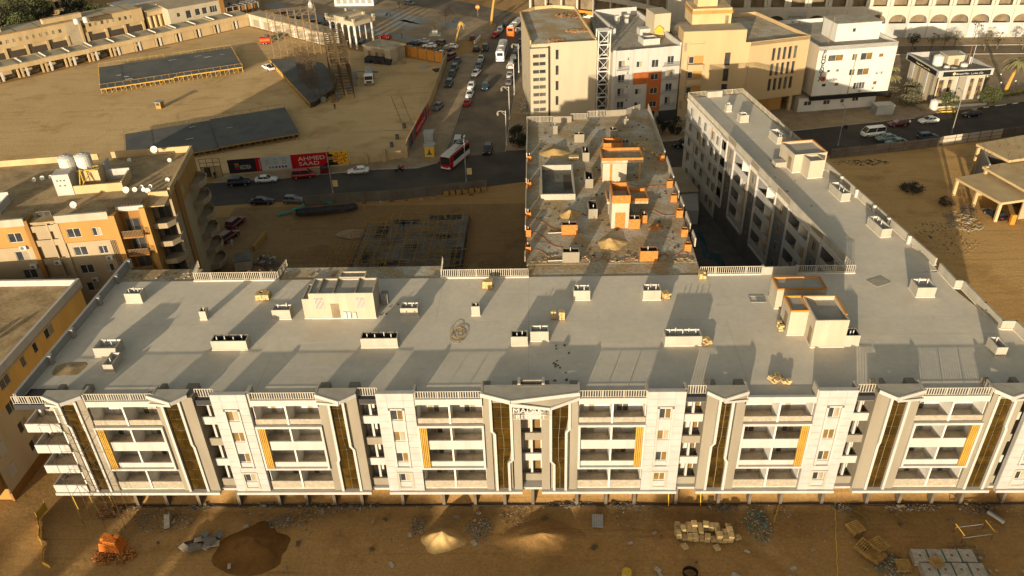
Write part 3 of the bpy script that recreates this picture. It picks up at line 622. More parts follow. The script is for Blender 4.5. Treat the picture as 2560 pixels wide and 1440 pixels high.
# right stair house cluster with orange rims
h2 = house(rb, [(29.7,33.3,8.55,13.4,3.15)], 'stair_house', lip=.5, lipm='plasterlite'); MB().box(29.72,33.28,13.25,13.42,RZ+3.651,RZ+3.72).obj('rim_edge', 'orangewall', h2); MB().box(33.2,33.42,9.6,13.2,RZ+3.651,RZ+3.72).obj('rim_edge', 'orangewall', h2)
h3 = house(rb, [(27.75,29.75,10.9,14.0,3.15)], 'stair_house', lipm='orangewall'); h4 = house(rb, [(27.7,33.4,16.2,18.9,2.6)], 'stair_house', lipm='orangewall')
MB().box(27.735,27.748,11.6,12.7,RZ+.2,RZ+2.3).obj('doorway', 'interior', h3); MB().box(29.69,29.698,9.0,9.9,RZ+.15,RZ+2.2).obj('doorway', 'interior', h2)
# ------------------------------------------------------------------ heaps and pallets
def heap(name, x, y, rx, ry, h, z, m, label=None, cat=None, seed=0, parent=None, n=22, k=9, ridge=0.0):
    V = [(0,0,h)]; F = []
    for j in range(1, k+1):
        t = j/k
        for i in range(n):
            a = 2*math.pi*i/n; q = 1+.42*mnoise.noise((math.cos(a)*1.3+seed*7, math.sin(a)*1.3, t*.6+seed))
            hh = h*(1-t)**1.5*(1+.25*t) if t < 1 else 0
            hh += .26*h*mnoise.noise((math.cos(a)*t*3+seed, math.sin(a)*t*3, 5))*(1-t)
            V.append((rx*t*q*math.cos(a), ry*t*q*math.sin(a), max(hh, -.02) - (.06 if j == k else 0)))
    for i in range(n): F.append((0, 1+i, 1+(i+1) % n))
    for j in range(k-1):
        for i in range(n): a = 1+j*n; F.append((a+i, a+n+i, a+n+(i+1) % n, a+(i+1) % n))
    me = bpy.data.meshes.new(name); me.from_pydata(V, [], F); me.materials.append(MATS[m])
    for p in me.polygons: p.use_smooth = True
    return put(name, me, parent, (x, y, z), label=label, cat=cat)
PK = {}
def pallet(x, y, z, label, rz=0.0, nx=3, ny=2, nz=3, m='brickpale', s=(.42,.5,.24), name='block_pallet', group=None, jit=.03, wood=True):
    t = thing(name, label, 'block pile', (x, y, z), rz, group)
    if wood:
        b = MB(); W_, D_ = nx*s[0], ny*s[1]
        for i in range(4): b.box(-W_/2, W_/2, -D_/2+i*D_/4+.02, -D_/2+(i+.7)*D_/4, .09, .12)
        for i in range(3): b.box(-W_/2+i*(W_-.1)/2, -W_/2+i*(W_-.1)/2+.1, -D_/2, D_/2, 0, .09)
        b.obj('pallet', 'wood', t)
    key = (s, m)
    if key not in PK: PK[key] = MB().box(-s[0]/2+.012,s[0]/2-.012,-s[1]/2+.012,s[1]/2-.012,0,s[2]-.01).mesh('block', [m])
    for k in range(nz):
        for i in range(nx):
            for j in range(ny):
                if k == nz-1 and rnd.random() < .22: continue
                put('block', PK[key], t, ((i-(nx-1)/2)*s[0]+rnd.uniform(-jit,jit), (j-(ny-1)/2)*s[1]+rnd.uniform(-jit,jit), .12+k*s[2]), rnd.uniform(-.08,.08))
    return t
RP = 16.5
pallet(-34.3, 19.9, RP, 'strapped pallet of pale blocks on the roof between two dark-striped shadows', .05, 4, 3, 3)
pallet(-6.4, 21.7, RP, 'pallet of pale blocks on the roof against the rear railing', -.1, 3, 2, 4)
pallet(1.65, 14.6, RP, 'narrow block stack on the roof, the one beside the paired shafts without a gap', 0, 2, 1, 4, s=(.3,.45,.26)); pallet(2.6, 14.55, RP, 'wider block stack on the roof next to the narrow stack', 0, 2, 2, 4, s=(.36,.36,.26))
pallet(15.3, 18.9, RP, 'block pile on the roof leaning beside the rear white-lined shaft', .3, 2, 2, 3, jit=.08); pallet(18.5, 9.6, RP, 'small broken block pile on the roof beside the longest shaft', .4, 2, 2, 2, jit=.1)
pallet(20.5, 23.3, RP, 'small pallet of blocks on the roof in the rear corner by the railing', 0, 2, 2, 3)
pallet(24.6, 3.0, RP, 'tumbled pale blocks on the roof edge where the railing is missing', .6, 3, 2, 2, jit=.2, wood=False); pallet(25.4, 2.4, RP, 'loose pair of pale blocks at the unrailed roof edge', .2, 2, 1, 2, jit=.12, wood=False)
pallet(27.3, 12.2, RP, 'pale blocks heaped against the orange-rimmed stair house door', 1.5, 3, 1, 3, jit=.1, wood=False)
heap('dirt_heap', -52.0, 6.0, 1.9, 1.5, .16, RP, 'sandroof', 'flat brown dirt heap in the front left corner of the roof', 'dirt heap', 3)
def lumps(name, spots, m, label, cat='debris', z=RP, s=.2):
    t = thing(name, label, cat, (spots[0][0], spots[0][1], z))
    for (x, y) in spots:
        b = MB(); b.obox((0,0,s*.2), s*rnd.uniform(.6,1.6), s*rnd.uniform(.6,1.4), s*.4, rnd.random()*3); b.obj('piece', m, t, (x-spots[0][0], y-spots[0][1], 0))
lumps('roof_debris', [(2.0+rnd.uniform(-.6,1.2), 3.5+rnd.uniform(-.5,6)) for _ in range(14)], 'trash_d', 'dark scraps strewn over the shaded roof behind the entrance canopy')
lumps('roof_debris', [(-18+rnd.uniform(-1,1.5), 16+rnd.uniform(-1.5,2.4)) for _ in range(7)], 'trash_d', 'dark scraps on the roof beside the louvred stair house')
lumps('roof_debris', [(-40+rnd.uniform(-14,14), 25.6+rnd.uniform(-1,1.2)) for _ in range(40)], 'rubble', 'rubble bits scattered along the rough rear ledge', z=16.4, s=.3)
def coil(x, y, z, label):
    b = MB(); pts = []
    for k in range(110):
        t = k/110*math.pi*9; pts.append((math.cos(t)*(.7+.3*math.sin(t*.37))*.9+.4*math.sin(t*.11), math.sin(t)*(.8+.3*math.cos(t*.29))*1.4+.5*math.cos(t*.13), .05+.1*abs(math.sin(t*.7))))
    b.path(pts, .028, 4); b.obj('hose_coil', 'wood', None, (x, y, z), label=label, cat='hose')
coil(-9.6, 11.8, RP, 'tangled tan hose coil lying in the middle of the roof')
t = thing('steel_grating', 'small steel grating frame lying on the roof before the orange-rimmed stair house', 'grating', (26.2, 18.3, RP))
b = MB(); b.box(-.9,.9,-.7,-.62,.02,.08); b.box(-.9,.9,.62,.7,.02,.08); b.box(-.9,-.82,-.62,.62,.02,.08); b.box(.82,.9,-.62,.62,.02,.08); b.obj('grating_frame', 'steelgrey', t)
for k in range(6): MB().box(-.1+k*.15,-.05+k*.15,-.62,.62,.03,.07).obj('grating_bar', 'steelgrey', t)
MB().obox((41.9,21.9,RP+.03), 2.3, 1.7, .05, .45).obj('plywood_sheet', 'rawcon', label='grey board lying flat on the roof near the wing corner', cat='board')

# ------------------------------------------------------------------ the unfinished block behind
ub = thing('unfinished_block', 'unfinished rear block with rubble-strewn concrete roof and orange brick stacks', 'building')
UP = [(-1.6,27.25),(20.6,27.25),(21.2,66),(21.4,84.6),(19.3,83.6),(16.6,81.2),(12.9,80.6),(9.4,80.5),(9.3,79.4),(6.2,79.3),(6.2,78.1),(-1.9,78.2)]
MB().prism(UP, 0, 16.42, 0, 1).obj('block_walls', ['creamwall','roughroof'], ub)
def ushaft(x0, x1, y0, d, h, m='beige', inn='blackmetal', p=1): shaft(ub, x0, x1, y0, y0+d, h, z=16.42, outer=m, inner=inn, pipes=p, foot=False, name='brick_shaft' if m == 'brick' else 'vent_shaft')
for q in ((2.8,3.6,72.3,.8,1.6),(6.4,8.1,68.3,1.1,1.5),(15.6,16.4,74.9,.8,1.65),(12.7,14.0,70.5,1.5,1.3),(7.4,8.5,60.1,3.0,1.55),(7.3,8.5,50.0,3.2,1.5),(7.2,8.5,39.9,3.0,1.5),(3.1,5.3,27.6,1.2,1.55),(14.3,15.4,64,1.2,1.6)): ushaft(*q)
for q in ((3.2,5.4,35.2,1.1,1.5),(13.2,15.5,27.7,1.3,1.5),(12.62,14.2,36.6,1.3,1.5),(14.5,15.4,38.3,1.0,1.2)): ushaft(*q, m='brick')
ushaft(11.0,14.2,62.9,2.3,2.0,'brick','brick',0)
for i, y in enumerate((60.4,50.3,40.1,34.8,30.1)): shaft(ub, -1.75, -1.05, y, y+1.2, 1.0, z=16.42, outer='brick', inner='blackmetal', pipes=1, foot=False, name='brick_shaft')
for i, (x, y) in enumerate(((20.1,59.5),(20.0,49.7),(19.9,44.7),(20.0,39.8),(19.8,34.1),(19.6,30.0))): shaft(ub, x-.25, x+.65, y, y+.9, 1.1, z=16.42, outer='brick', inner='brick', pipes=0, foot=False, name='brick_shaft')
# stair houses on it
s1 = MB().box(10.1,13.8,52.2,56.2,16.4,19.5).obj('stair_house', 'plasterlite', ub); b = MB()
for q in ((9.9,16.3,52.4,52.58),(9.9,16.3,56.4,56.58),(9.9,10.08,52.58,56.4),(16.12,16.3,52.58,56.4)): b.box(*q, 19.86, 20.3)
b.obj('brick_rim', 'brick', s1); MB().box(9.9,16.3,52.4,56.58,19.5,19.85).obj('roof_plate', 'roughroof', s1); MB().box(11.2,11.55,52.15,52.19,16.5,19.4).obj('brick_patch', 'brick', s1); MB().box(15.7,16.0,52.6,52.9,16.42,19.5).obj('prop', 'wood', s1)
s2 = MB().box(10.2,12.6,36.85,41.2,16.4,20.3).obj('stair_house', 'plasterlite', ub); MB().box(10.7,12.1,36.78,36.84,16.45,18.9).obj('brick_infill', 'brick', s2)
b = MB()
for q in ((10.2,12.7,36.83,37.0),(10.2,12.7,41.0,41.2),(10.2,10.38,37.0,41.0),(12.52,12.7,37.0,41.0)): b.box(*q, 20.32, 21.5)
b.obj('brick_rim', 'brick', s2)
MB().box(9.85,15.7,40.5,44.0,18.4,18.75).obj('roof_plate', 'roughroof', s2); b = MB()
for q in ((12.7,15.7,40.5,40.68),(12.7,15.7,43.8,44.0),(15.52,15.7,40.68,43.8)): b.box(*q, 18.76, 19.2)
b.obj('brick_rim', 'brick', s2); MB().box(9.85,10.02,40.5,44.0,18.76,19.2).obj('brick_rim', 'brick', s2); MB().box(10.1,13.6,41.2,43.8,16.4,18.4).obj('lower_wall', 'beige', s2)
pb = MB()
for q in ((.4,5.6,46.1,46.35),(.4,5.6,56.75,57.0),(.4,.65,46.35,56.75),(5.35,5.6,46.35,56.75)): pb.box(*q, 16.4, 17.35)
o = pb.obj('roof_pool_wall', 'curb', ub); MB().box(.66,5.34,46.36,56.74,16.43,16.5).obj('roof_pool_floor', 'siteconc', o); MB().box(4.0,5.2,49.5,54.8,16.5,16.53).obj('floor_hatch', 'darkwood', o)
# edges
for (a, c) in ((28,29.6),(36.6,39.6),(41.8,49.6),(52.2,59.8),(62.2,77.8)): MB().box(-1.9,-1.75,a,c,16.42,17.25).obj('edge_panel', 'rail', ub)
for (a, c) in ((31.4,33.8),(35.6,39.4),(41.4,44.3),(46,49.3),(51.2,58.9),(61,83.5)): MB().box(20.9,21.05,a,c,16.42,17.7).obj('edge_panel', 'rail', ub)
rail(ub, (-1.9,78.1), (2.9,78.1), 16.45, 1.2); rail(ub, (6.2,79.2), (9.2,79.2), 16.45, 1.2); rail(ub, (9.4,80.4), (12.8,80.5), 16.45, 1.2); rail(ub, (16.7,81.3), (19.4,83.5), 16.45, 1.2)
MB().box(2.9,6.3,77.95,78.15,16.42,17.6).obj('edge_wall', 'beige', ub); MB().obox((14.75,80.85,17.0),3.8,.2,1.2,.1).obj('edge_wall', 'beige', ub)
heap('sand_pile', 2.9, 63.8, 2.6, 2.2, .9, 16.42, 'sandpile', 'sand pile on the unfinished roof beside the reclining tool planks', 'sand pile', 1)
heap('sand_pile', 4.6, 41.3, 1.9, 1.8, .8, 16.42, 'sandpile', 'small sand pile on the unfinished roof behind the brick shaft', 'sand pile', 2)
heap('sand_pile', 9.8, 32.6, 2.3, 2.0, .85, 16.42, 'sandpile', 'sand pile on the unfinished roof before the brick-capped stair house', 'sand pile', 5)
heap('brick_heap', 16.6, 36.9, 1.2, .9, .5, 16.42, 'brick', 'heap of broken orange bricks beside the stair house on the unfinished roof', 'brick heap', 6)
heap('dust_heap', 17.3, 67.5, 2.6, 1.2, .35, 16.42, 'brickpale', 'low dusty rubble heap along the right edge of the unfinished roof', 'rubble heap', 8)
for k in range(5): pallet(16.7+k*.85, 66.6-k*1.3, 16.42, 'cement sacks and pale blocks lined along the right edge of the unfinished roof', .5, 2, 2, 2, wood=False, jit=.08, group='sacks on the unfinished roof')
pallet(6.0, 61.2, 16.42, 'pallet of pale blocks on the unfinished roof beside the tall open shaft', 0, 4, 2, 2)
lumps('roof_debris', [(rnd.uniform(-1,20), rnd.uniform(27.6,29.6)) for _ in range(70)], 'rubble', 'rubble scattered over the near edge of the unfinished roof', z=16.42, s=.34)
lumps('roof_debris', [(rnd.uniform(0,19.5), rnd.uniform(30,77)) for _ in range(110)], 'trash_d', 'dark scraps scattered all over the unfinished roof', z=16.42, s=.26)
t = thing('electric_conduits', 'orange electric conduits snaking between the brick shafts on the unfinished roof', 'conduit', (0,0,0))
for a, c in (((-.8,40.3),(3.3,36)),((5.4,28.2),(13.2,28.3)),((-.8,31),(3.1,28.3)),((15.5,28.5),(19.4,30.2)),((-.8,36),(3.2,31)),((15.4,42.5),(19.6,40.2)),((9,52.6),(19.6,50))):
    pts = [(a[0]+(c[0]-a[0])*k/8, a[1]+(c[1]-a[1])*k/8+.5*math.sin(k*.9), 16.46) for k in range(9)]; MB().path(pts, .04, 4).obj('conduit', 'orange', t)
for a, c in (((1.2,27.9),(3.1,28.0)),((1.3,35.5),(3.2,35.6))): MB().tube((*a,16.55),(*c,16.55),.07,8,cap=True).obj('drain_pipe', 'frame', t)

# ------------------------------------------------------------------ the angled wing
wg = thing('angled_wing', 'angled grey and white wing with gold slats beside the shaded courtyard', 'building', (39.45,24.25,0), R(8.6))
MB().prism([(2.2,-.2),(10.8,-.2),(10.8,66),(2.2,66)], 0, 15.9).obj('wing_walls', 'creamwall', wg)
MB().prism([(.3,-1.4),(10.6,-1.4),(10.9,.2),(10.95,66.2),(-.15,66.2),(-.12,.3)], 15.9, RZ+.003).obj('wing_roof', 'roof', wg)
BAYS = [(43.9,46.8,1),(33.6,40.4,2),(23.2,30.3,2),(11.7,18.6,2),(.4,8.2,2)]
def wwin(y, z, wd=1.1, ht=1.5, kinds=('glass','pane_gold')): window(wg, (-.08, y, z), R(-90), wd, ht, 2, kinds=list(kinds), frame='greyplaster', fw=.05)
for (a, c) in ((40.4,43.9),(30.3,33.6),(18.6,23.2),(8.2,11.7)):
    o = MB().box(0, 2.2, a, c, 0, 16.0).obj('grey_pilaster', 'wallgrey', wg); MB().box(-.08, -.01, a, c, 13.2, 17.5).obj('pilaster_sunlit', 'beige', wg)  # beige facing paints sunlight on the top storey of the grey pilaster
    for f in FL: wwin((a+c)/2+.5, f+.9, 1.0, 1.5)
for f in (.6,): pass
o = MB(); o.wall((0,66.2), (0,-1), 66.2-46.8, 0, 16.0, [(66.2-y-.55, 66.2-y+.55, f+.8, f+2.3) for y in (48.6,51.0,55.3,58.6,63.2) for f in FL+[.6]], .2); o.obj('wing_wall', 'balwall', wg)
MB().box(.25,.4,46.8,66.1,.2,15.8).obj('wall_backing', 'blackmetal', wg)
for y in (48.6,51.0,55.3,58.6,63.2):
    for f in FL+[.6]: wwin(y+.55, f+.8, 1.1, 1.5, ('glass','curtain'))
for f in FL[1:]: MB().box(-.35,.02,46.8,66.3,f-.35,f-.05).obj('wall_ledge', 'white', wg)
for y, z0, z1 in ((51.9,13.4,15.9),(57.4,10.2,13.0),(60.4,7.0,9.8),(64.2,4,6.8)): MB().box(-.06,.0,y-.22,y+.22,z0,z1).obj('gold_panel', 'gold', wg)
for n_, (a, c, k) in enumerate(BAYS):
    for i, f in enumerate(FL):
        top = FL[i+1]-.27 if i < 3 else 16.0
        MB().box(.1,2.2,a,c,f-.27,f).obj('balcony_floor', 'balfloor', wg); MB().box(2.1,2.19,a,c,f,top).obj('balcony_back', 'balwall', wg); MB().box(0,.14,a,c,f-.27,f+.95).obj('balcony_parapet', 'white', wg)
        if k == 2: MB().box(.02,2.2,(a+c)/2-.08,(a+c)/2+.08,f,top).obj('balcony_partition', 'balwall', wg)
        for yy in ([a+1.9, (a+c)/2+1.9+.4] if k == 2 else [a+2.2]): window(wg, (2.06, yy+.6, f+.03), R(-90), 1.6, 2.1, 2, frame='framebrown', name='balcony_door', kinds=[rnd.choice(['glasslite','curtain','balwall']) for _ in range(2)])
    MB().box(-.02,.4,a,c,15.95,16.7).obj('top_beam', 'white', wg)
    b = MB(); b.box(-.3,0,a-.1,a+.12,4,16.6); b.box(-.3,0,c-.12,c+.1,4,16.6); b.box(-.3,0,a+.12,c-.12,3.6,3.9); b.box(-.3,0,a+.12,c-.12,16.3,16.6); b.obj('white_frame', 'white', wg)
    if k == 2:
        for j in range(3): MB().box(-.22,-.02,a+.2+j*.2,a+.32+j*.2,6.8,13).obj('slat', 'gold', wg)
    MB().box(0,2.2,a,c,0,3.6).obj('base_wall', 'wallgrey', wg)
def wallseg(pts, h, m='curb', parent=wg, foot=True, th=.22): wall_run(parent, pts, h, th, m, foot=foot)
wallseg([(0.05,2.2),(0.05,43.0)], 1.15); rail(wg, (.0,43.2), (-.1,66.1), RZ+.15, 1.0); rail(wg, (.05,.2), (.05,2.1), RZ+.1, 1.05); rail(wg, (-.1,66.1), (3.6,66.1), RZ+.15, 1.0); rail(wg, (6.6,66.1), (10.9,66.1), RZ+.15, 1.0)
MB().box(3.6,6.6,65.5,66.2,RZ,RZ+1.15).obj('end_parapet', 'curb', wg); rail(wg, (10.9,66.1), (10.9,48), RZ+.15, 1.0)
wallseg([(10.85,48),(10.85,-.2)], 1.1)
for y in (43,36,24.5,19.8,14.6,10.8,5.5): MB().box(10.4,10.73,y-.16,y+.16,RZ,RZ+1.2).obj('parapet_pier', 'plinth', wg)
for (x0,x1,y0,y1,h) in ((4.4,5.4,57.2,58.2,1.35),(4.9,6.5,51.6,53.2,1.35),(7.3,8.9,40.9,44.4,1.3),(7.7,9.1,18.7,22.6,1.3),(7.85,9.3,7.6,11.4,1.3)): shaft(wg, x0, x1, y0, y1, h, inner='tank', pipes=3)
def house_l(parts, lipm):
    for (x0,x1,y0,y1,h) in parts:
        o2 = MB().box(x0,x1,y0,y1,RZ,RZ+h).obj('stair_house', 'plasterlite', wg); b = MB(); t_ = .18
        for q in ((x0,x1,y0,y0+t_),(x0,x1,y1-t_,y1),(x0,x0+t_,y0+t_,y1-t_),(x1-t_,x1,y0+t_,y1-t_)): b.box(*q, RZ+h, RZ+h+.35)
        b.obj('rim', 'plasterlite', o2); MB().box(x0+t_,x1-t_,y0+t_,y1-t_,RZ+h-.02,RZ+h+.02).obj('top', 'curb', o2)
        if lipm: MB().box(x0,x1,y1-t_-.02,y1+.03,RZ+h+.351,RZ+h+.45).obj('rim_edge', 'orangewall', o2); MB().box(x1-t_-.02,x1+.03,y0,y1-t_-.03,RZ+h+.351,RZ+h+.45).obj('rim_edge', 'orangewall', o2)
        MB().box(x0-.06,x1+.06,y0-.06,y1+.06,RZ+.002,RZ+.14).obj('foot', 'plinth', o2)
house_l([(5.0,10.3,29.5,34.7,2.7)], True); house_l([(6.4,8.8,27.0,29.5,2.6)], False)
MB().box(3.2,5.0,31.7,33.2,RZ,RZ+.9).obj('low_shaft', 'curb', wg)
b = MB(); b.box(4.96,4.99,30.2,31.4,RZ+.2,RZ+2.2); b.obj('doorway', 'interior', wg)
lumps('roof_debris', [(37.5+rnd.uniform(-2.5,2.5), 50+rnd.uniform(-9,9)) for _ in range(10)], 'rubble', 'twigs and scraps beside the wing stair house')
# low service house beside the wing
sv = thing('service_house', 'low white service house with flat tan canopy roof in the courtyard', 'house')
MB().prism([(26.6,86.5),(29,86),(30.4,75.6),(26.3,74.9),(24.6,85)], 3.1, 3.35).obj('canopy_roof', 'tanroof', sv); MB().prism([(26.9,75.2),(30.2,75.4),(29.2,68.2),(26.9,68.5)], 0, 2.9).obj('house_wall', 'white', sv)
for p in ((26.4,75.6),(25.0,84.6),(28.8,85.6)): MB().tube((*p,0),(*p,3.1),.12,8).obj('post', 'beige', sv)
# ------------------------------------------------------------------ neighbouring buildings
ACM = None
def ac_unit(parent, loc, rz):
    o = put('air_conditioner', WC.setdefault('ac', MB().box(-.45,.45,-.36,0,0,.62).mesh('air_conditioner', ['frame'])), parent, loc, rz)
    put('fan_grille', WC.setdefault('acf', MB().lathe(0,0,[(.24,0),(.24,.02)],14).mesh('fan_grille', ['cloth_grey'])), o, (-.1,-.37,.31)).rotation_euler = (R(90),0,0)
def facade(parent, p0, u, L, z0, z1, wins, m, rz, rev=.15, frame='frame', back=True, kinds=None, name='wall'):
    """wins: (a, z, w, h, n) – wall sheet with openings and a window in each"""
    b = MB(); b.wall(p0, u, L, z0, z1, [(a, a+w_, z, z+h) for a, z, w_, h, n in wins], rev); b.obj(name, m, parent)
    nx, ny = u[1], -u[0]
    for a, z, w_, h, n in wins:
        k = [rnd.choice(kinds or ['glass','glass','curtain']) for _ in range(n)]
        window(parent, (p0[0]+u[0]*a-nx*(rev-.04), p0[1]+u[1]*a-ny*(rev-.04), z), math.atan2(u[1],u[0]), w_, h, n, frame=frame, kinds=k)
def roof_rim(parent, pts, z, h, m, th=.25, name='roof_parapet'):
    n = len(pts)
    for i in range(n):
        (x0,y0),(x1,y1) = pts[i], pts[(i+1) % n]; L = math.hypot(x1-x0,y1-y0)
        MB().obox(((x0+x1)/2,(y0+y1)/2,z+h/2), L-.01, th, h, math.atan2(y1-y0,x1-x0)).obj(name, m, parent)
def dish(x, y, z, r, label, group, rz=0.0):
    r *= .6; t = thing('satellite_dish', label, 'satellite dish', (x, y, z), rz, group)
    b = MB(); n = 16; i = 0; prof = [(0,0),(r*.5,.05*r),(r*.85,.16*r),(r,.24*r)]
    for rr, d in prof: b.v += [(rr*math.cos(2*math.pi*k/n), -.0+d, r*1.2+rr*math.sin(2*math.pi*k/n)) for k in range(n)]
    for j in range(3):
        for k in range(n): b.f.append((j*n+k, j*n+(k+1)%n, (j+1)*n+(k+1)%n, (j+1)*n+k)); b.m.append(0)
    b.v = [(x_, -y_, z_) for x_, y_, z_ in b.v]
    o = b.obj('reflector', 'dish', t, (0,0,.0)); o.rotation_euler = (R(-25),0,0)
    MB().tube((0,.1,0),(0,.15,r*1.1),.04,6).tube((-.3,.1,0),(.3,.1,0),.03,5).obj('mount', 'steelgrey', t); MB().tube((0,-.05,r*.5),(0,-r*1.0,r*1.25),.02,5).obj('feed_arm', 'steelgrey', t)
def water_tank(x, y, z, r, h, label, group=None):
    t = thing('water_tank', label, 'water tank', (x, y, z), 0, group)
    MB().lathe(0,0,[(r,0),(r,.05),(r*.98,h*.32),(r,h*.34),(r*.98,h*.36),(r*.98,h*.66),(r,h*.68),(r*.97,h*.72),(r*.97,h*.9),(r*.55,h),(r*.22,h*1.02)],20).obj('tank_body', 'tank', t); MB().lathe(0,0,[(r*.24,h*1.02),(r*.24,h*1.08)],12).obj('tank_lid', 'greyplaster', t); MB().tube((r*.9,0,h*.1),(r*1.15,0,0),.04,6).obj('outlet_pipe','frame',t)
# --- left apartment block
ap = thing('apartment_block', 'ochre and cream apartment block with cluttered roof and satellite dishes', 'building', (-60.1,36.4,0), R(9))
wn = []
rows = [16.95,13.95,10.95,7.95,4.95,1.95]
for z in rows:
    wn += [(30.5,z,1.9,1.5,2),(38.4,z,1.85,1.45,2),(41.8,z,1.25,1.3,2),(22.0,z,1.9,1.5,2),(14,z,1.9,1.5,2),(6,z,1.9,1.5,2)]
lo = [q for q in wn if q[1] < 16]; hi = [q for q in wn if q[1] > 16]
cuts = [(34.2,37.8)]
for a0, a1 in ((0,33.4),(37.6,44.6)):
    facade(ap, (-45+a0,0), (1,0), a1-a0, 0, 16.2, [(a-a0,z,w_,h,n) for a,z,w_,h,n in lo if a0 < a < a1], 'aptcream', 0, kinds=['glass','glass','glass','curtain']); facade(ap, (-45+a0,-.12), (1,0), a1-a0, 16.25, 19.5, [(a-a0,z,w_,h,n) for a,z,w_,h,n in hi if a0 < a < a1], 'ochre', 0, kinds=['glass','glass','curtain'])
    MB().box(-45+a0,-45+a1,-.14,.3,16.18,16.26).obj('floor_band', 'ochredark', ap)
    MB().box(-45+a0-.1,-45+a1,-.3,.1,19.5,20.6).obj('parapet_band', 'aptwhite', ap)
MB().box(-11.8,-11.2,-.25,2,0,20.2).obj('wall_pier', 'ochredark', ap); MB().box(-7.9,-7.3,-.2,2,0,19.4).obj('wall_pier', 'aptcream', ap)
for z in rows+[19.2]:
    MB().box(-11.2,-7.9,.05,2.0,z-1.0,z-.75).obj('loggia_floor', 'aptcream', ap); MB().box(-11.2,-7.9,.0,.14,z-1.0,z-.05).obj('loggia_parapet', 'aptcream', ap)
    window(ap, (-10.6,1.9,z-.7), 0, 1.9, 2.0, 2, frame='framebrown', name='loggia_door')
MB().box(-9.0,-8.8,-.05,.3,0,19.4).obj('loggia_mullion', 'aptcream', ap); MB().box(-12,-7.2,2.0,2.2,0,19.6).obj('loggia_back', 'aptcream', ap)
MB().box(-45,0,.35,21,0,19.55).obj('block_core', 'aptcream', ap)
MB().box(-45,6.7,2.3,21.9,19.55,19.7).obj('roof_deck', 'sandroof', ap); MB().box(-45,-.4,.1,2.3,19.4,19.69).obj('roof_deck', 'sandroof', ap)
# right part: stepped corner with balconies
MB().box(-.4,.4,-.25,2,0,19.9).obj('wall_pier', 'ochre', ap); MB().box(3.4,4.2,1.2,4,0,20.0).obj('wall_pier', 'ochre', ap); MB().box(0,3.8,2.0,6,0,19.6).obj('corner_wall', 'ochredark', ap); MB().box(3.8,6.8,5.6,22.3,0,19.6).obj('corner_wall', 'aptcream', ap)
for i, z in enumerate(rows):
    MB().box(.4,3.4,.1,2,z-1.0,z-.75).obj('balcony_floor', 'ochredark', ap); rail(ap, (.4,.15), (3.4,.15), z-.75, .95, .2, m='railbrown'); window(ap, (.9,1.95,z-.7), 0, 1.9, 2.0, 2, name='balcony_door', frame='framebrown')
    MB().prism([(4.2,2.6),(6.2,2.6),(7.2,3.8),(7.2,5.6),(4.2,5.6)], z-1.1, z-.8).obj('corner_balcony', 'aptcream', ap)
    b = MB()
    for p, q in (((4.2,2.66),(6.2,2.66)),((6.2,2.66),(7.15,3.8)),((7.15,3.8),(7.15,5.6))):
        b.obox(((p[0]+q[0])/2,(p[1]+q[1])/2,z-.55), math.hypot(q[0]-p[0],q[1]-p[1]), .14, .55, math.atan2(q[1]-p[1],q[0]-p[0]))
    b.obj('balcony_front', 'aptcream', ap); window(ap, (4.5,5.55,z-.75), 0, 1.9, 2.0, 2, name='balcony_door', frame='framebrown')
    facade(ap, (6.81,5.7), (0,1), 16.5, z-1.0, z+2.0 if i else 19.6, [(5.6,z,1.5,1.4,2)], 'ochre' if i == 0 else 'aptcream', 0)
    MB().prism([(6.8,15.4),(8.2,15.7),(8.9,17.2),(8.9,19),(8.2,20.6),(6.8,21)], z-1.1, z-.85).obj('side_balcony', 'aptcream', ap)
    b = MB(); arc = [(6.85,15.45),(8.15,15.75),(8.85,17.2),(8.85,19),(8.15,20.5),(6.85,20.9)]
    for p, q in zip(arc, arc[1:]): b.obox(((p[0]+q[0])/2,(p[1]+q[1])/2,z-.5), math.hypot(q[0]-p[0],q[1]-p[1])+.05, .12, .7, math.atan2(q[1]-p[1],q[0]-p[0]))
    b.obj('balcony_front', 'aptcream', ap)
MB().box(6.82,6.95,8.2,10.4,2,20).obj('wall_recess', 'ochredark', ap)
for (x0,x1,y) in ((-45,-28,21.6),(-26,-8,21.9),(-6,6.7,22.2)): MB().box(x0,x1,y,y+.3,19.6,20.7).obj('roof_parapet', 'tanwall', ap)
MB().box(6.5,6.85,6,22.4,19.6,20.7).obj('roof_parapet', 'tanwall', ap); MB().box(3.8,6.6,5.4,5.7,19.6,20.5).obj('roof_parapet', 'tanwall', ap); MB().box(.2,4.0,1.6,1.9,19.6,20.3).obj('roof_parapet', 'white', ap)
b = MB()
for k in range(12): b.box(-1.4+k*.42,-1.1+k*.42,2.2,4.1,20.25,20.3)
b.box(-1.5,3.8,2.4,2.5,20.15,20.25); b.box(-1.5,3.8,3.8,3.9,20.15,20.25); b.obj('pergola', 'framebrown', ap)
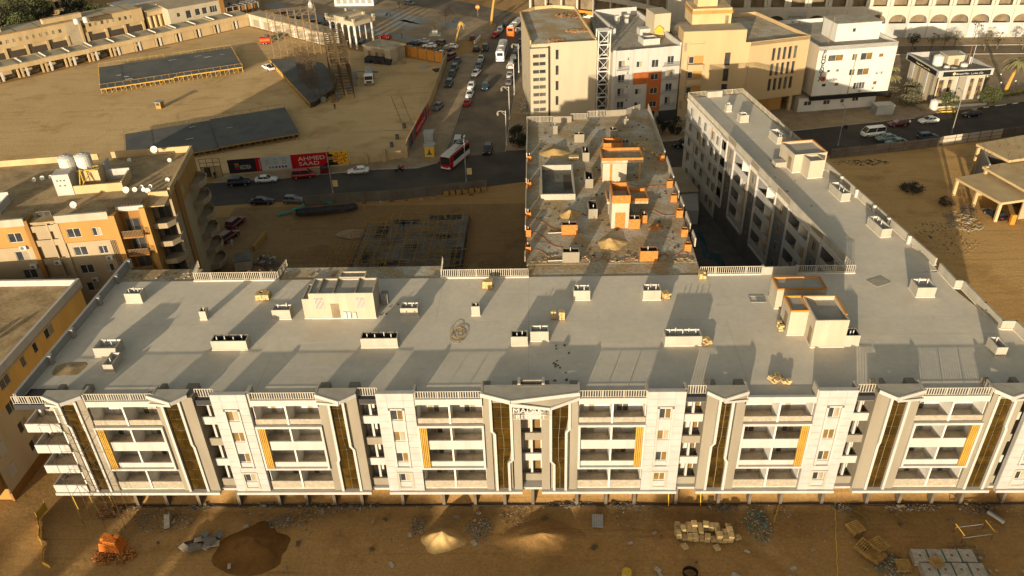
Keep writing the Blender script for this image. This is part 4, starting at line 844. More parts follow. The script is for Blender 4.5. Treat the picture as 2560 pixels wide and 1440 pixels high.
# roof houses
MB().box(-10.0,-7.6,8.6,11.0,19.7,23.0).obj('roof_house', 'white', ap)
for k, (x, z) in enumerate(((-9.5,22),(-9.0,22),(-8.5,22),(-9.3,21.2),(-8.6,21.2))): MB().box(x,x+.2,8.55,8.59,z,z+.18).obj('vent_hole', 'darkwood', ap)
for q in ((-7.6,-.6,8.7,8.95,1.3),(-7.6,-.6,13.2,13.45,1.7),(-.85,-.6,8.95,13.2,1.4),(-4.3,-4.05,13.45,15.6,2.6)): MB().box(q[0],q[1],q[2],q[3],19.7,19.7+q[4]).obj('roof_wall', 'white' if q[2] > 10 else 'tanwall', ap)
MB().box(-10,-4.3,11.0,13.2,19.7,22.3).obj('roof_house', 'tanwall', ap)
for p, q in (((-6.9,8.9,19.7),(-6.4,10,23)),((-5.9,8.9,19.7),(-6.4,10,23)),((-7.8,10.5,22.6),(-4.4,10.5,22.6)),((-7.8,12,22.6),(-4.4,12,22.6)),((-6.2,9,21),(-5,12,22.6))): MB().tube(p,q,.07,5).obj('yellow_brace', 'yellowpaint', ap)
for q in ((-21,-20.8,4,8,1.3),(-16.5,-16.3,4,8,1.2),(-21,-16.3,7.8,8,1.6),(-21,-16.3,3.9,4.1,.8)): MB().box(*q[:4],19.7,19.7+q[4]).obj('roof_wall', 'white', ap)
for (x, y) in ((-7.2,12.0),(-4.9,12.2)):
    P = ap.matrix_basis @ Vector((x,y,0)); 
A9 = Matrix.Translation((-60.1,36.4,0)) @ Matrix.Rotation(R(9),4,'Z')
def apw(x, y): v = A9 @ Vector((x,y,0)); return v.x, v.y
for i, (x, y) in enumerate(((-8.7,12.1),(-6.3,12.3))): water_tank(*apw(x,y), 22.3, 1.15, 2.3, 'white ribbed water tank on the apartment block roof house', 'twin roof tanks')
for i, (x, y, r) in enumerate(((-15.4,14.5,.55),(-14.3,14.8,.6),(-13.2,15.2,.5),(-12.2,15.4,.45))): dish(*apw(x,y), 19.7, r, 'white satellite dish in the row by the low wall on the apartment roof', 'row of roof dishes', R(9))
for i, (x, y, r) in enumerate(((.1,7.4,.8),(1.3,7.6,.6),(2.0,8.6,.5),(2.6,7.4,.55),(3.3,8.5,.5),(3.4,6.7,.65))): dish(*apw(x,y), 19.7, r, 'white satellite dish in the cluster at the front of the apartment roof', 'cluster of roof dishes', R(9+rnd.uniform(-15,15)))
dish(*apw(5.4,10.4), 19.7, .55, 'single white dish in the middle of the bare apartment roof', None, R(9)); dish(*apw(-6.2,3.6), 19.7, .8, 'large tilted dish near the front band of the apartment roof', None, R(9)); dish(*apw(-17.6,4.9), 19.7, .85, 'large dish beside the roofless white room on the apartment roof', None, R(9)); dish(*apw(1.4,20.2), 20.6, .95, 'big dish fixed on the rear parapet of the apartment block', None, R(9)); dish(*apw(4.0,18.2), 19.7, .55, 'small dish near the rear corner of the apartment roof', None, R(9)); dish(*apw(-1.8,17.5), 20.6, .5, 'small dish above the white rear wall of the apartment roof', None, R(9))
for (x, z) in ((-13.0,16.0),(-12.6,12.9),(-2.0,13.2),(-5.0,9.8),(-5.4,6.9),(-9.2,13.2)): ac_unit(ap, (x,-.02,z-.2), 0)
for k in range(4): MB().tube((-1.2+k*.22,-.08,.5),(-1.2+k*.22,-.08,16),.04,5).obj('drain_pipe', 'rust', ap)
# --- lower yellow block at the left edge
yb = thing('yellow_block', 'lower yellow apartment block with white parapet at the left of the resort', 'building')
MB().box(-95,-62.35,2.2,27,0,14).obj('block_core', 'aptcream', yb); MB().box(-95,-62.3,2.2,27,14,14.12).obj('roof_deck', 'sandroof', yb)
facade(yb, (-62.1,2.0), (0,1), 25.2, 10.4, 14.0, [(15.4,12.1,2.0,1.5,2),(12.6,12.0,.9,1.4,1),(9.8,12.0,.9,1.4,1),(5.4,12.1,1.9,1.5,2)], 'ochrelit', 0, name='upper_wall')
facade(yb, (-62.15,2.0), (0,1), 25.2, 1.2, 10.35, [(4.8,8.9,1.8,1.5,2),(5.2,5.6,1.8,1.5,2),(5.6,2.3,1.8,1.5,2),(15,8.9,1.8,1.5,2),(15,5.6,1.8,1.5,2)], 'creamlit', 0, name='lower_wall')
MB().box(-62.4,-62.1,2.0,27.2,-.2,1.2).obj('plinth', 'ochredark', yb); MB().box(-62.2,-61.85,1.8,27.4,14.0,15.1).obj('roof_parapet', 'white', yb); MB().box(-95,-62.2,27.05,27.4,14,15.0).obj('roof_parapet', 'white', yb); MB().box(-61.9,-61.8,1.8,27.4,13.7,13.95).obj('cornice', 'tanwall', yb)
for k, z in enumerate((9.0,5.7,2.4)):
    MB().box(-66,-62.6,.2,2.1,z-.4,z-.15).obj('balcony_floor', 'yellowwall', yb); rail(yb, (-66,.25), (-62.6,.25), z-.15, 1.0, .2); MB().box(-62.9,-62.5,.1,2.15,z-.4,z+2.9).obj('balcony_pier', 'ochre', yb); MB().box(-62.14,-62.05,3.0,4.2,z+.2,z+1.9).obj('shutter', 'frame', yb)
facade(yb, (-95,2.15), (1,0), 32.6, 0, 14, [(20,8.9,1.8,1.5,2),(20,5.6,1.8,1.5,2)], 'ochre', 0, name='front_wall')
for i, (x, y, r) in enumerate(((-66.5,14.3,.75),(-68,13.4,.7),(-69.5,12.6,.6))): dish(x, y, 14.1, r, 'white dish in the row on the lower yellow block roof', 'dishes on the yellow block', R(-10))
# --- tall cream block with lattice lift shaft
gb = thing('cream_tower_block', 'plain cream tower block with slot windows and rubble on its roof', 'building', (-1.4,118.3,0), R(6.8))
MB().prism([(.4,1.2),(15.2,.6),(15.4,31),(10,34),(5,33),(1,29)], 0, 19.0).obj('block_core', 'creamwall', gb)
MB().prism([(.6,1.4),(15,.8),(15.2,30.8),(10,33.6),(5,32.6),(1.2,28.8)], 19.0, 19.15).obj('roof_deck', 'roughroof', gb)
o = MB(); ops = []
for z in (16.4,14.6,12.8,11.0,9.2,7.4,5.6,3.8): ops.append((.6,3.5,z,z+.8))
o.wall((0,0), (1,0), 4.1, 0, 18.5, ops, .3); o.box(0,4.1,.0,1.6,18.48,18.5); o.obj('stair_wall', 'creamwall', gb); MB().box(0,.05,.02,2,0,18.5).obj('stair_side', 'creamwall', gb)
for k, (a, c, z, z1) in enumerate(ops): MB().box(a+.05,c-.05,.31,.36,z,z1).obj('slot_pane', 'glasslite' if k > 2 else 'glass', gb); MB().box((a+c)/2-.06,(a+c)/2+.06,.05,.3,z,z1).obj('slot_post', 'creamwall', gb)
ops = [(1.2,1.9,z,z+2.2) for z in (15.8,12.2,8.6,5.0)]
o = MB(); o.wall((4.6,.0), (1,0), 10.7, 0, 19.6, ops, .4); o.box(4.6,15.3,0.01,.3,19.58,19.6); o.obj('front_wall', 'creamwall', gb)
for (a, c, z, z1) in ops: MB().box(4.6+a,4.6+c,.38,.42,z,z1).obj('slot_pane', 'glass', gb)
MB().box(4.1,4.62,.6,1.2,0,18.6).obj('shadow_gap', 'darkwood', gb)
for p, q in (((.35,2),(.9,29.5)),((1,29.2),(5,33.2)),((5,33.2),(10,34)),((10,34),(15.3,31)),((15.25,31),(15.1,1))): MB().obox(((p[0]+q[0])/2,(p[1]+q[1])/2,19.4), math.hypot(q[0]-p[0],q[1]-p[1]), .3, .9, math.atan2(q[1]-p[1],q[0]-p[0])).obj('roof_parapet', 'tanwall', gb)
lt = thing('lift_shaft', 'white steel lattice lift shaft between the cream tower and the white flats', 'lift shaft', (13.9,119.6,0), R(6.8))
for x in (0,2.7):
    for y in (0,2.6): MB().box(x,x+.25,y,y+.25,0,21.6).obj('shaft_post', 'frame', lt)
for k in range(7):
    z = .2+k*3.05; MB().box(.25,2.7,.02,.22,z,z+.25).obj('shaft_beam', 'frame', lt); MB().box(.25,2.7,2.62,2.82,z,z+.25).obj('shaft_beam', 'frame', lt)
    for p, q in (((.2,.1,z+.2),(2.75,.1,z+3.0)),((2.75,.1,z+.2),(.2,.1,z+3.0))): MB().tube(p,q,.07,5).obj('shaft_brace', 'frame', lt)
for k in range(6): MB().box(0,2.95,.1+k*.48,.35+k*.48,21.6,21.7).obj('top_slat', 'frame', lt)
MB().box(.1,2.85,2.9,3.0,0,19).obj('shaft_back', 'blackmetal', lt)
# --- white flats with the orange bay
wf = thing('white_flats', 'white flats with an orange bay and small balconies beside the lift shaft', 'building', (17.3,117.9,0), R(12.4))
wins = []
MB().prism([(0,.4),(16,.4),(16.3,31),(4,33),(0,14)], 0, 17.0).obj('block_core', 'creamwall', wf); MB().prism([(0,.3),(16,.3),(16.3,31),(4,33),(0,14)], 17.0, 17.12).obj('roof_deck', 'rawcon', wf)
R4 = [13.5,10.3,7.1,3.9]
facade(wf, (0,0), (1,0), 8.4, 0, 17.7, [(1.3,z,1.7,1.9,2) for z in R4]+[(5.6,z,1.5,1.4,2) for z in R4], 'white', 0, name='front_wall')
facade(wf, (8.4,-.12), (1,0), 3.4, 12.4, 17.7, [(.8,13.2,1.7,1.8,2)], 'white', 0, name='bay_wall'); facade(wf, (8.4,-.12), (1,0), 3.4, 2.8, 12.2, [(.8,z,1.8,1.4,2) for z in (10.3,7.0,3.8)], 'orange', 0, name='orange_bay'); MB().box(8.4,11.8,-.16,.2,12.2,12.4).obj('bay_band', 'greyplaster', wf)
facade(wf, (11.8,0), (1,0), 4.3, 2.6, 17.7, [(1.2,z,1.6,2.0,2) for z in R4], 'white', 0, name='right_wall'); MB().box(5.0,8.4,-.03,-.01,9.5,12.3).obj('orange_patch', 'orange', wf)
for z in R4:
    for x0, x1 in ((.9,3.4),(11.9,15.6)):
        MB().box(x0,x1,-.8,0,z-.35,z-.15).obj('balcony_floor', 'white', wf); rail(wf, (x0,-.78), (x1,-.78), z-.15, .9, .25, m='steelgrey')
    ac_unit(wf, (3.6,0,z+1.9), 0)
MB().box(-.1,.6,-.3,0,0,17.9).obj('wall_fin', 'white', wf); MB().box(4.0,4.7,-.2,0,0,17.7).obj('wall_fin', 'white', wf)
MB().box(11.9,16,-.6,.3,0,2.6).obj('shop_front', 'blackmetal', wf); MB().box(8.4,10.6,-.2,.2,0,2.7).obj('shop_front', 'signblack', wf); 
for q in ((0,5,14.2,14.6,1.6),(0,.4,8,14,1.3),(4.6,5.0,14.6,32,1.7),(5,16,31.6,32,2.0),(15.9,16.3,.4,31,1.2),(8.5,12.5,4.2,4.5,1.4),(8.5,8.8,4.5,8,1.4),(12.2,12.5,4.5,8,1.2),(8.8,12.2,7.7,8,1.2),(0,9,.1,.35,.35)): MB().box(*q[:4],17.1,17.1+q[4]).obj('roof_wall', 'white', wf)
for (x, y) in ((8,24),(10.5,24)): MB().box(x,x+1,y,y+1,17.1,19.2).obj('vent_stack', 'white', wf)
MB().box(13,17,10,16,17.1,22.5).obj('roof_tower', 'creamwall', wf); MB().box(10.5,13.0,12.5,15,17.1,18.6).obj('roof_room', 'white', wf)
pg = thing('roof_grill', 'small orange brick barbecue with pitched hood on the white flats roof', 'barbecue', (29.0,130.5,17.12), R(12)); MB().box(-1.2,1.2,-.6,.6,0,1.2).obj('grill_base', 'brickpale', pg); MB().prism([(-1,-.5),(1,-.5),(1,.5),(-1,.5)],1.2,1.9).obj('grill_hood', 'yellowpaint', pg); b = MB(); b.poly([(-1.1,-.5,1.9),(1.1,-.5,1.9),(0,-.5,2.8)]); b.poly([(-1.1,.5,1.9),(0,.5,2.8),(1.1,.5,1.9)]); b.poly([(-1.1,-.5,1.9),(0,-.5,2.8),(0,.5,2.8),(-1.1,.5,1.9)]); b.poly([(1.1,-.5,1.9),(1.1,.5,1.9),(0,.5,2.8),(0,-.5,2.8)]); b.obj('grill_gable', 'yellowpaint', pg)
# --- yellow office block, two faces
yo = thing('yellow_office', 'stepped yellow office block with slit windows in groups', 'building', (33.3,120.6,0), R(2.9))
ops = [(1.3,4.9,z,z+2.7) for z in (16.2,12.7,9.2,5.6)]; sl = [(9.8,11.1,z,z+3.0) for z in (12.9,9.2,5.6)]
b = MB(); b.wall((0,0), (1,0), 15.4, 0, 18.1, [o_ for o_ in ops if o_[3] < 18.1]+sl, .35); b.wall((0,0), (1,0), 14.2, 18.1, 20.9, [(1.3,4.9,18.1,18.9)], .35); b.obj('front_wall', 'yellowwall', yo)
MB().prism([(0,.4),(15.4,.4),(15.4,20),(0,22)], 0, 17.4).obj('block_core', 'yellowwall', yo); MB().prism([(0,.3),(14.2,.3),(14.2,6),(0,6)], 17.4, 20.8).obj('upper_core', 'yellowwall', yo); MB().box(0,14.2,.3,6.1,20.8,20.9).obj('roof_deck', 'tanroof', yo)
for (a, c, z, z1) in ops[1:]: MB().box(a,c,.36,.4,z,z1).obj('balcony_back', 'ochre', yo); MB().box(a,c,-.9,.3,z-.3,z+.9).obj('balcony_front', 'yellowwall', yo); window(yo, (a+.3,.34,z+.9), 0, 1.2, 1.6, 1)
for (a, c, z, z1) in sl: window(yo, (a,.3,z), 0, 1.3, 3.0, 1, frame='blackmetal'); 
for z in (17.6,14.2,10.8,7.4,4.0): window(yo, (.1,-.02,z-1.2), 0, .9, 2.2, 1, frame='yellowwall', glass='curtain')
MB().box(3,12,6.0,14,20.6,24.4).obj('roof_house', 'tanwall', yo); MB().box(4.4,9,8,12,24.4,26.2).obj('roof_house', 'tanwall', yo); MB().box(2.8,12.2,5.8,14.2,23.2,23.9).obj('roof_band', 'ochre', yo); MB().box(10.6,11.4,5.95,5.99,20.9,22.7).obj('doorway', 'interior', yo)
MB().prism([(0,6.1),(15.4,6.1),(15.4,20),(0,22)], 17.4, 17.5).obj('roof_deck', 'roughroof', yo)
y2 = thing('yellow_office_wing', 'yellow office wing with three rows of slit windows above a recessed ground floor', 'building', (48.7,121.2,0), R(17.6))
b = MB(); ops = []
for z in (13.2,9.6,6.0):
    for k in range(5): ops.append((5.9+k*1.42, 6.75+k*1.42, z, z+2.9))
b.wall((0,0), (1,0), 15.4, 4.4, 18.0, ops, .3); b.obj('front_wall', 'yellowwall', y2); MB().prism([(0,.35),(15.3,.35),(15.6,24),(0,22)], 4.4, 17.2, ).obj('block_core', 'yellowwall', y2); MB().prism([(0,2),(12,2.5),(12,20),(0,20)], 0, 4.4).obj('ground_floor', 'ochre', y2); MB().prism([(0,.2),(15.3,.2),(15.6,24),(0,22)], 17.2, 17.3).obj('roof_deck', 'roughroof', y2)
for (a, c, z, z1) in ops: window(y2, (a,.26,z), 0, c-a, z1-z, 1, frame='framebrown', kinds=[rnd.choice(['glass','glass','glasslite'])])
for q in ((0,15.4,0,.25),(15.2,15.5,.25,24),(0,15.5,23.8,24.1)): MB().box(*q,17.2,18.1).obj('roof_parapet', 'yellowwall', y2)
MB().box(15.4,15.42,.4,23.5,4.4,17.2).obj('side_wall', 'creamwall', y2); MB().box(0,15.4,-.05,.3,4.1,4.4).obj('floor_band', 'yellowwall', y2); MB().box(12.8,13.5,.5,1.2,0,4.1).obj('corner_pillar', 'yellowwall', y2)
# --- white travel office with painted name
po = thing('white_travel_office', 'white office block with tall vertical lettering and a black skirt band', 'building', (65.1,123.6,0), R(9.1))
W3 = [(2.6,12.4,3.7,1.5,2),(8.5,12.3,1.3,1.5,2),(10.6,12.2,2.9,1.7,2),(15.1,12.6,1.2,.9,1),(2.9,9.8,.8,.7,1),(5.1,9.8,.8,.7,1),(8.5,8.7,1.4,1.5,2),(10.5,8.6,2.9,1.6,2),(2.2,6.4,1.1,.8,1),(5.4,6.4,1.0,.8,1),(10.2,5.3,2.9,1.6,4),(15.1,6.0,1.0,.9,1)]
facade(po, (0,0), (1,0), 19.3, 4.3, 16.0, W3, 'tank', 0, kinds=['glasslite','pane_gold','glass'], name='front_wall')
MB().prism([(0,.4),(19.2,.4),(19.4,24),(.6,24)], 4.3, 15.0).obj('block_core', 'creamwall', po); MB().box(0,19.2,.3,24,15,15.1).obj('roof_deck', 'rawcon', po); MB().box(-.02,0,.02,24,4.3,16).obj('side_wall', 'creamwall', po)
for q in ((0,19.3,.0,.25),(0,.3,.25,24),(19.0,19.3,.25,24),(0.3,19,23.7,24)): MB().box(*q,15.0,16.0-.005).obj('roof_parapet', 'tank', po)
MB().box(6.8,17.8,6,13,15.1,19.2).obj('roof_house', 'tank', po); MB().box(6.6,18,5.8,13.2,19.2,19.35).obj('roof_house_top', 'rawcon', po); MB().box(10.8,11.5,5.94,5.98,17.2,18).obj('vent_hole', 'glass', po)
MB().box(-.2,8.3,-.4,.4,3.3,4.3).obj('skirt_band', 'signblack', po); MB().box(8.3,19.6,-.2,.4,3.2,4.1).obj('skirt_band', 'signblack', po)
facade(po, (-2.2,1.2), (1,0), 19.6, 0, 3.4, [(1.4,1.6,1.9,1.1,2),(6.3,1.5,1.7,1.1,2),(10.6,1.6,1.0,1.0,1),(13.6,1.8,1.6,1.0,2)], 'tank', 0, kinds=['glasslite','glass'], name='ground_wall'); MB().box(-2.2,17.4,1.5,20,0,3.45).obj('ground_core', 'creamwall', po)
for i, ch in enumerate('PHOENIX'): text(ch, po, (1.5,-.04,14.1-i*1.03), 0, 1.5, 'letterdark', ext=.02, align='CENTER', bold=.05)
text('REISEN', po, (3.1,-.04,7.75), 0, .8, 'letterdark', ext=.02, sx=1.1, bold=.02)
d = MB().lathe(0,0,[(.62,0),(.62,.04)],20).obj('round_emblem', 'orange', po, (2.35,-.02,8.35)); d.rotation_euler = (R(90),0,0); e = MB().lathe(0,0,[(.32,0),(.32,.02)],16).obj('emblem_core', 'paint_maroon', d, (0,0,.04))
for (x, z) in ((15.4,8.6),(16.6,8.6),(15.2,5.0),(12.0,4.5)): ac_unit(po, (x,0,z), 0)
for (x, z) in ((4.2,16.3),(6.0,16.3)): ac_unit(po, (x,23.6,z-1), 0)
MB().tube((9.0,-.1,3.6),(9.3,-.1,10.5),.09,6).tube((9.3,-.1,10.5),(9.5,-.1,13),.09,6).obj('stain_pipe', 'wood', po); MB().tube((4,4,15),(4.6,4,21.5),.04,5).obj('mast', 'wood', po)
# --- bank pavilion
bk = thing('bank_pavilion', 'white bank pavilion with black sign bands and tall arched windows', 'bank', (96.4,128.3,0), R(5.7))
ops = [(.35,1.6,.8,6.0),(2.6,3.6,.8,6.0),(8.1,9.1,.8,6.0),(10.1,11.3,.8,6.0)]
b = MB(); b.wall((0,0), (1,0), 11.6, 0, 7.2, ops, .4); b.box(.02,11.58,.5,13.6,0,7.2, skip='f'); b.obj('pavilion_wall', 'creamwall', bk)
for (a, c, z, z1) in ops:
    for k in range(5): MB().box(a+.05,c-.05,.36,.4,z+.05+k*(z1-z)/5,z-.02+(k+1)*(z1-z)/5).obj('tall_pane', 'pane_gold' if k % 2 else 'glass', bk)
    MB().box((a+c)/2-.04,(a+c)/2+.04,.3,.38,z,z1).obj('pane_mullion', 'framebrown', bk)
MB().box(5.0,6.9,-.35,0,0,7.2).obj('door_panel', 'beige', bk); MB().box(4.2,4.9,-.1,0,1,7.2).obj('glass_strip', 'tinlight', bk); MB().box(7.0,7.7,-.1,0,1,7.2).obj('glass_strip', 'tinlight', bk)
for (x0,x1,y0,y1) in ((-1.0,12.6,-1.0,-.7),(-1,-.7,-.7,14.4),(12.3,12.6,-.7,14.4),(-.7,12.3,14.1,14.4)): MB().box(x0,x1,y0,y1,7.0,8.6).obj('roof_fascia', 'tinlight', bk)
MB().box(-.7,12.3,-.7,14.1,7.2,7.35).obj('roof_deck', 'rawcon', bk)
s_ = MB().box(.2,11.9,-1.06,-1.01,7.15,8.3).obj('sign_band', 'signblack', bk); text('Banque Misr', bk, (3.4,-1.08,7.5), 0, .62, 'letterwhite', ext=.01, sx=1.0); text('|', bk, (7.05,-1.08,7.5), 0, .62, 'letterwhite', ext=.01); text('\uFEAE\uFEBC\uFEE3 \uFEDA\uFEE8\uFE91', bk, (7.4,-1.08,7.5), 0, .72, 'letterwhite', ext=.01)
e = MB().lathe(0,0,[(.36,0),(.36,.03)],16).obj('bank_emblem', 'lettergold', bk, (2.9,-1.06,7.75)); e.rotation_euler = (R(90),0,0)
s_ = MB().box(-1.06,-1.01,-.2,13.6,7.15,8.3).obj('sign_band', 'signblack', bk); text('Banque Misr |', bk, (-1.08,9.2,7.5), R(-90), .62, 'lettergold', ext=.01); text('\uFEAE\uFEBC\uFEE3 \uFEDA\uFEE8\uFE91', bk, (-1.08,5.4,7.5), R(-90), .72, 'lettergold', ext=.01)
for y in (1.5,4.6,8.0,11.3): MB().box(-.15,0,y,y+1.1,0,7.1).obj('side_pier', 'tinlight' if y in (4.6,11.3) else 'beige', bk)
MB().box(4.2,8.4,5,9,7.35,10.2).obj('roof_house', 'creamwall', bk); MB().box(6.0,7.0,4.96,4.99,7.4,9.4).obj('doorway', 'interior', bk)
def bkw(x, y): v = Matrix.Translation((96.4,128.3,0)) @ Matrix.Rotation(R(5.7),4,'Z') @ Vector((x,y,0)); return v.x, v.y
water_tank(*bkw(2.6,6.2),7.35,1.25,2.9,'tall white water tank on the bank roof beside the red ladder'); water_tank(*bkw(7.6,3.2),7.35,.85,1.5,'white water tank before the bank roof house door'); water_tank(*bkw(3.1,2.9),7.35,.7,1.2,'squat white tank, wider of the two low ones on the bank roof'); water_tank(*bkw(4.5,2.0),7.35,.75,1.0,'lowest white tank at the front of the bank roof')
water_tank(95.0,124.6,.2,.95,2.4,'white water tank standing on the ground before the bank')
t = thing('antenna_masts', 'pair of orange and white antenna masts on the bank roof', 'antenna', (*bkw(10.2,6),7.35))
for k in (0,1): MB().tube((k*.9,0,0),(k*.9+.3,.5,4.6),.05,5).obj('mast', 'orange' if k == 0 else 'frame', t)
MB().tube((.45,0,0),(.5,.1,2.0),.16,8,cap=True).obj('panel_antenna', 'frame', t)
# --- hotel arcade behind
ht = thing('arcade_hotel', 'long white hotel with deep loggias above an arched shopping arcade', 'hotel', (40,190.0,0), R(-3.0))
HL = 125.0; NB = 17; bw = 6.0
hw = MB()
MB().box(0,HL,3.5,14,0,22).obj('hotel_core', 'interior', ht)
for k in range(NB):
    x = 12+k*bw
    MB().box(x-.18,x+.18,-.3,3.5,0,22).obj('hotel_pier', 'hotel', ht)
    # arch infill at shop level
    b = MB(); n = 8; pts = []
    for i in range(n+1): a = math.pi*i/n; pts.append((x+bw/2+ (bw/2-.5)*math.cos(math.pi-a), 5.0+1.9*math.sin(a)))
    for (xa, za), (xb, zb) in zip(pts, pts[1:]): b.poly([(xa,0,za),(xb,0,zb),(xb,0,8.4),(xa,0,8.4)])
    b.poly([(x+.18,0,4.3),(x+.5,0,4.3),(x+.5,0,8.4),(x+.18,0,8.4)]); b.poly([(x+bw-.5,0,4.3),(x+bw-.18,0,4.3),(x+bw-.18,0,8.4),(x+bw-.5,0,8.4)]); b.obj('arch', 'hotel', ht)
    MB().box(x+.18,x+bw-.18,-.1,.1,0,4.3).obj('shop_wall', 'tank' if k % 3 else 'tinlight', ht)
    for lv, z in enumerate((8.4,13.3,18.2)):
        MB().box(x+.18,x+bw-.18,-.2,.05,z,z+1.0).obj('loggia_parapet', 'hotel', ht); MB().box(x+.18,x+bw-.18,.05,3.5,z,z+.25).obj('loggia_floor', 'hotel', ht)
        MB().box(x+.18,x+1.0,.3,.5,z+.25,z+4.9).obj('loggia_screen', 'hotel', ht); MB().box(x+bw-1.0,x+bw-.18,.3,.5,z+.25,z+4.9).obj('loggia_screen', 'hotel', ht)
    if k in (2,): pass
MB().box(0,12,-1.5,3.4,0,22).obj('hotel_end', 'hotel', ht); MB().box(12+NB*bw,HL,-.6,3.4,0,22).obj('hotel_end', 'hotel', ht)
for z in (3,8,13):
    for x in (114.2,117.2): window(ht, (x,-.66,z), 0, 1.4, 1.6, 2)
sg = MB().box(54.3,59.7,-.25,-.12,4.4,7.2).obj('shop_sign', 'tinlight', ht); text('4 BAGS', ht, (54.7,-.28,5.2), 0, 1.5, 'letterdark', ext=.01)
sg = MB().box(36.3,41.7,-.25,-.12,4.0,8.0).obj('shop_sign', 'tinlight', ht); text('PHARMACY', ht, (36.6,-.28,6.2), 0, 1.0, 'letterdark', ext=.01); text('HOTEL & CARE', ht, (36.6,-.28,4.8), 0, .8, 'letterdark', ext=.01)
h0 = thing('curved_hotel_front', 'curved white hotel front with orange striped ground floor behind the cream tower', 'hotel', (0,0,0))
for k in range(8):
    x0, y0, x1, y1 = -2+k*5.4, 224-.5*k*k+k*.4, -2+(k+1)*5.4, 224-.5*(k+1)**2+(k+1)*.4
    a = math.atan2(y1-y0,x1-x0); L = math.hypot(x1-x0,y1-y0)
    for z, h, m_ in ((0,1.0,'tank'),(1.0,1.3,'orangewall'),(6.2,1.6,'hotel'),(11,1.4,'hotel')): MB().obox(((x0+x1)/2,(y0+y1)/2,z+h/2),L,.4,h,a).obj('curved_band', m_, h0)
    MB().obox((x0,y0,6),.6,.6,12,a).obj('front_column', 'hotel', h0); MB().obox(((x0+x1)/2,(y0+y1)/2+3.5,6),L*1.1,.4,12,a).obj('back_wall', 'interior', h0)
# --- unfinished concrete frames on the right
uf = thing('concrete_shell', 'unfinished tan concrete shell with slabs on columns at the right lot', 'building')
MB().prism([(87.3,88.9),(89.6,80.6),(125,90),(121,101)], 5.7, 6.2).obj('top_slab', 'tanwall', uf); MB().prism([(84.6,80.0),(87.2,69.4),(120,78),(118,90)], 4.9, 5.35).obj('upper_slab', 'tanwall', uf); MB().prism([(88.6,87.6),(90.4,81.6),(110,87),(108,93)], 0, 5.6).obj('shade_block', 'shadedcon', uf); MB().prism([(88,78),(89.5,72),(112,78),(110,86)], 0, 4.8).obj('shade_block', 'shadedcon', uf); MB().prism([(79,77.9),(82.3,67.2),(100,71.5),(97,84)], 3.6, 4.05).obj('lower_slab', 'tanwall', uf)  # solid dark blocks stand in for the shade between the slabs
for x, y in ((79.9,78.6),(81.2,73.4),(82.6,67.8),(90,70.2)): MB().box(x-.25,x+.25,y-.25,y+.25,-.2,3.6).obj('shell_column', 'tanwall', uf)
for x, y in ((87.6,88.2),(85.2,79.5),(95,91)): MB().box(x-.25,x+.25,y-.25,y+.25,-.2,5.6).obj('shell_column', 'tanwall', uf)
MB().prism([(88.2,88),(86,80.5),(86.3,80.4),(88.5,87.9)], 0, 5.6).obj('shell_wall', 'greyplaster', uf); MB().prism([(84,78),(95,81),(95,81.3),(84,78.3)], 0, 3.6).obj('shell_wall', 'tanwall', uf); MB().prism([(87,68.4),(100,71.8),(100,72.1),(87,68.7)], 0, 3.6).obj('shell_wall', 'yellowwall', uf)
for k in range(16):
    x, y = 86+rnd.uniform(0,12), 72+rnd.uniform(3,16); b = MB()
    for j in range(4): b.tube((x+rnd.uniform(-.1,.1),y+rnd.uniform(-.1,.1),6),(x+rnd.uniform(-.2,.2),y+rnd.uniform(-.2,.2),7.0),.02,4)
    b.obj('rebar', 'rust', uf, kind='stuff')
MB().box(84.6,85.4,66.4,67.0,0,1.9).obj('timber_door', 'orangewall', uf)
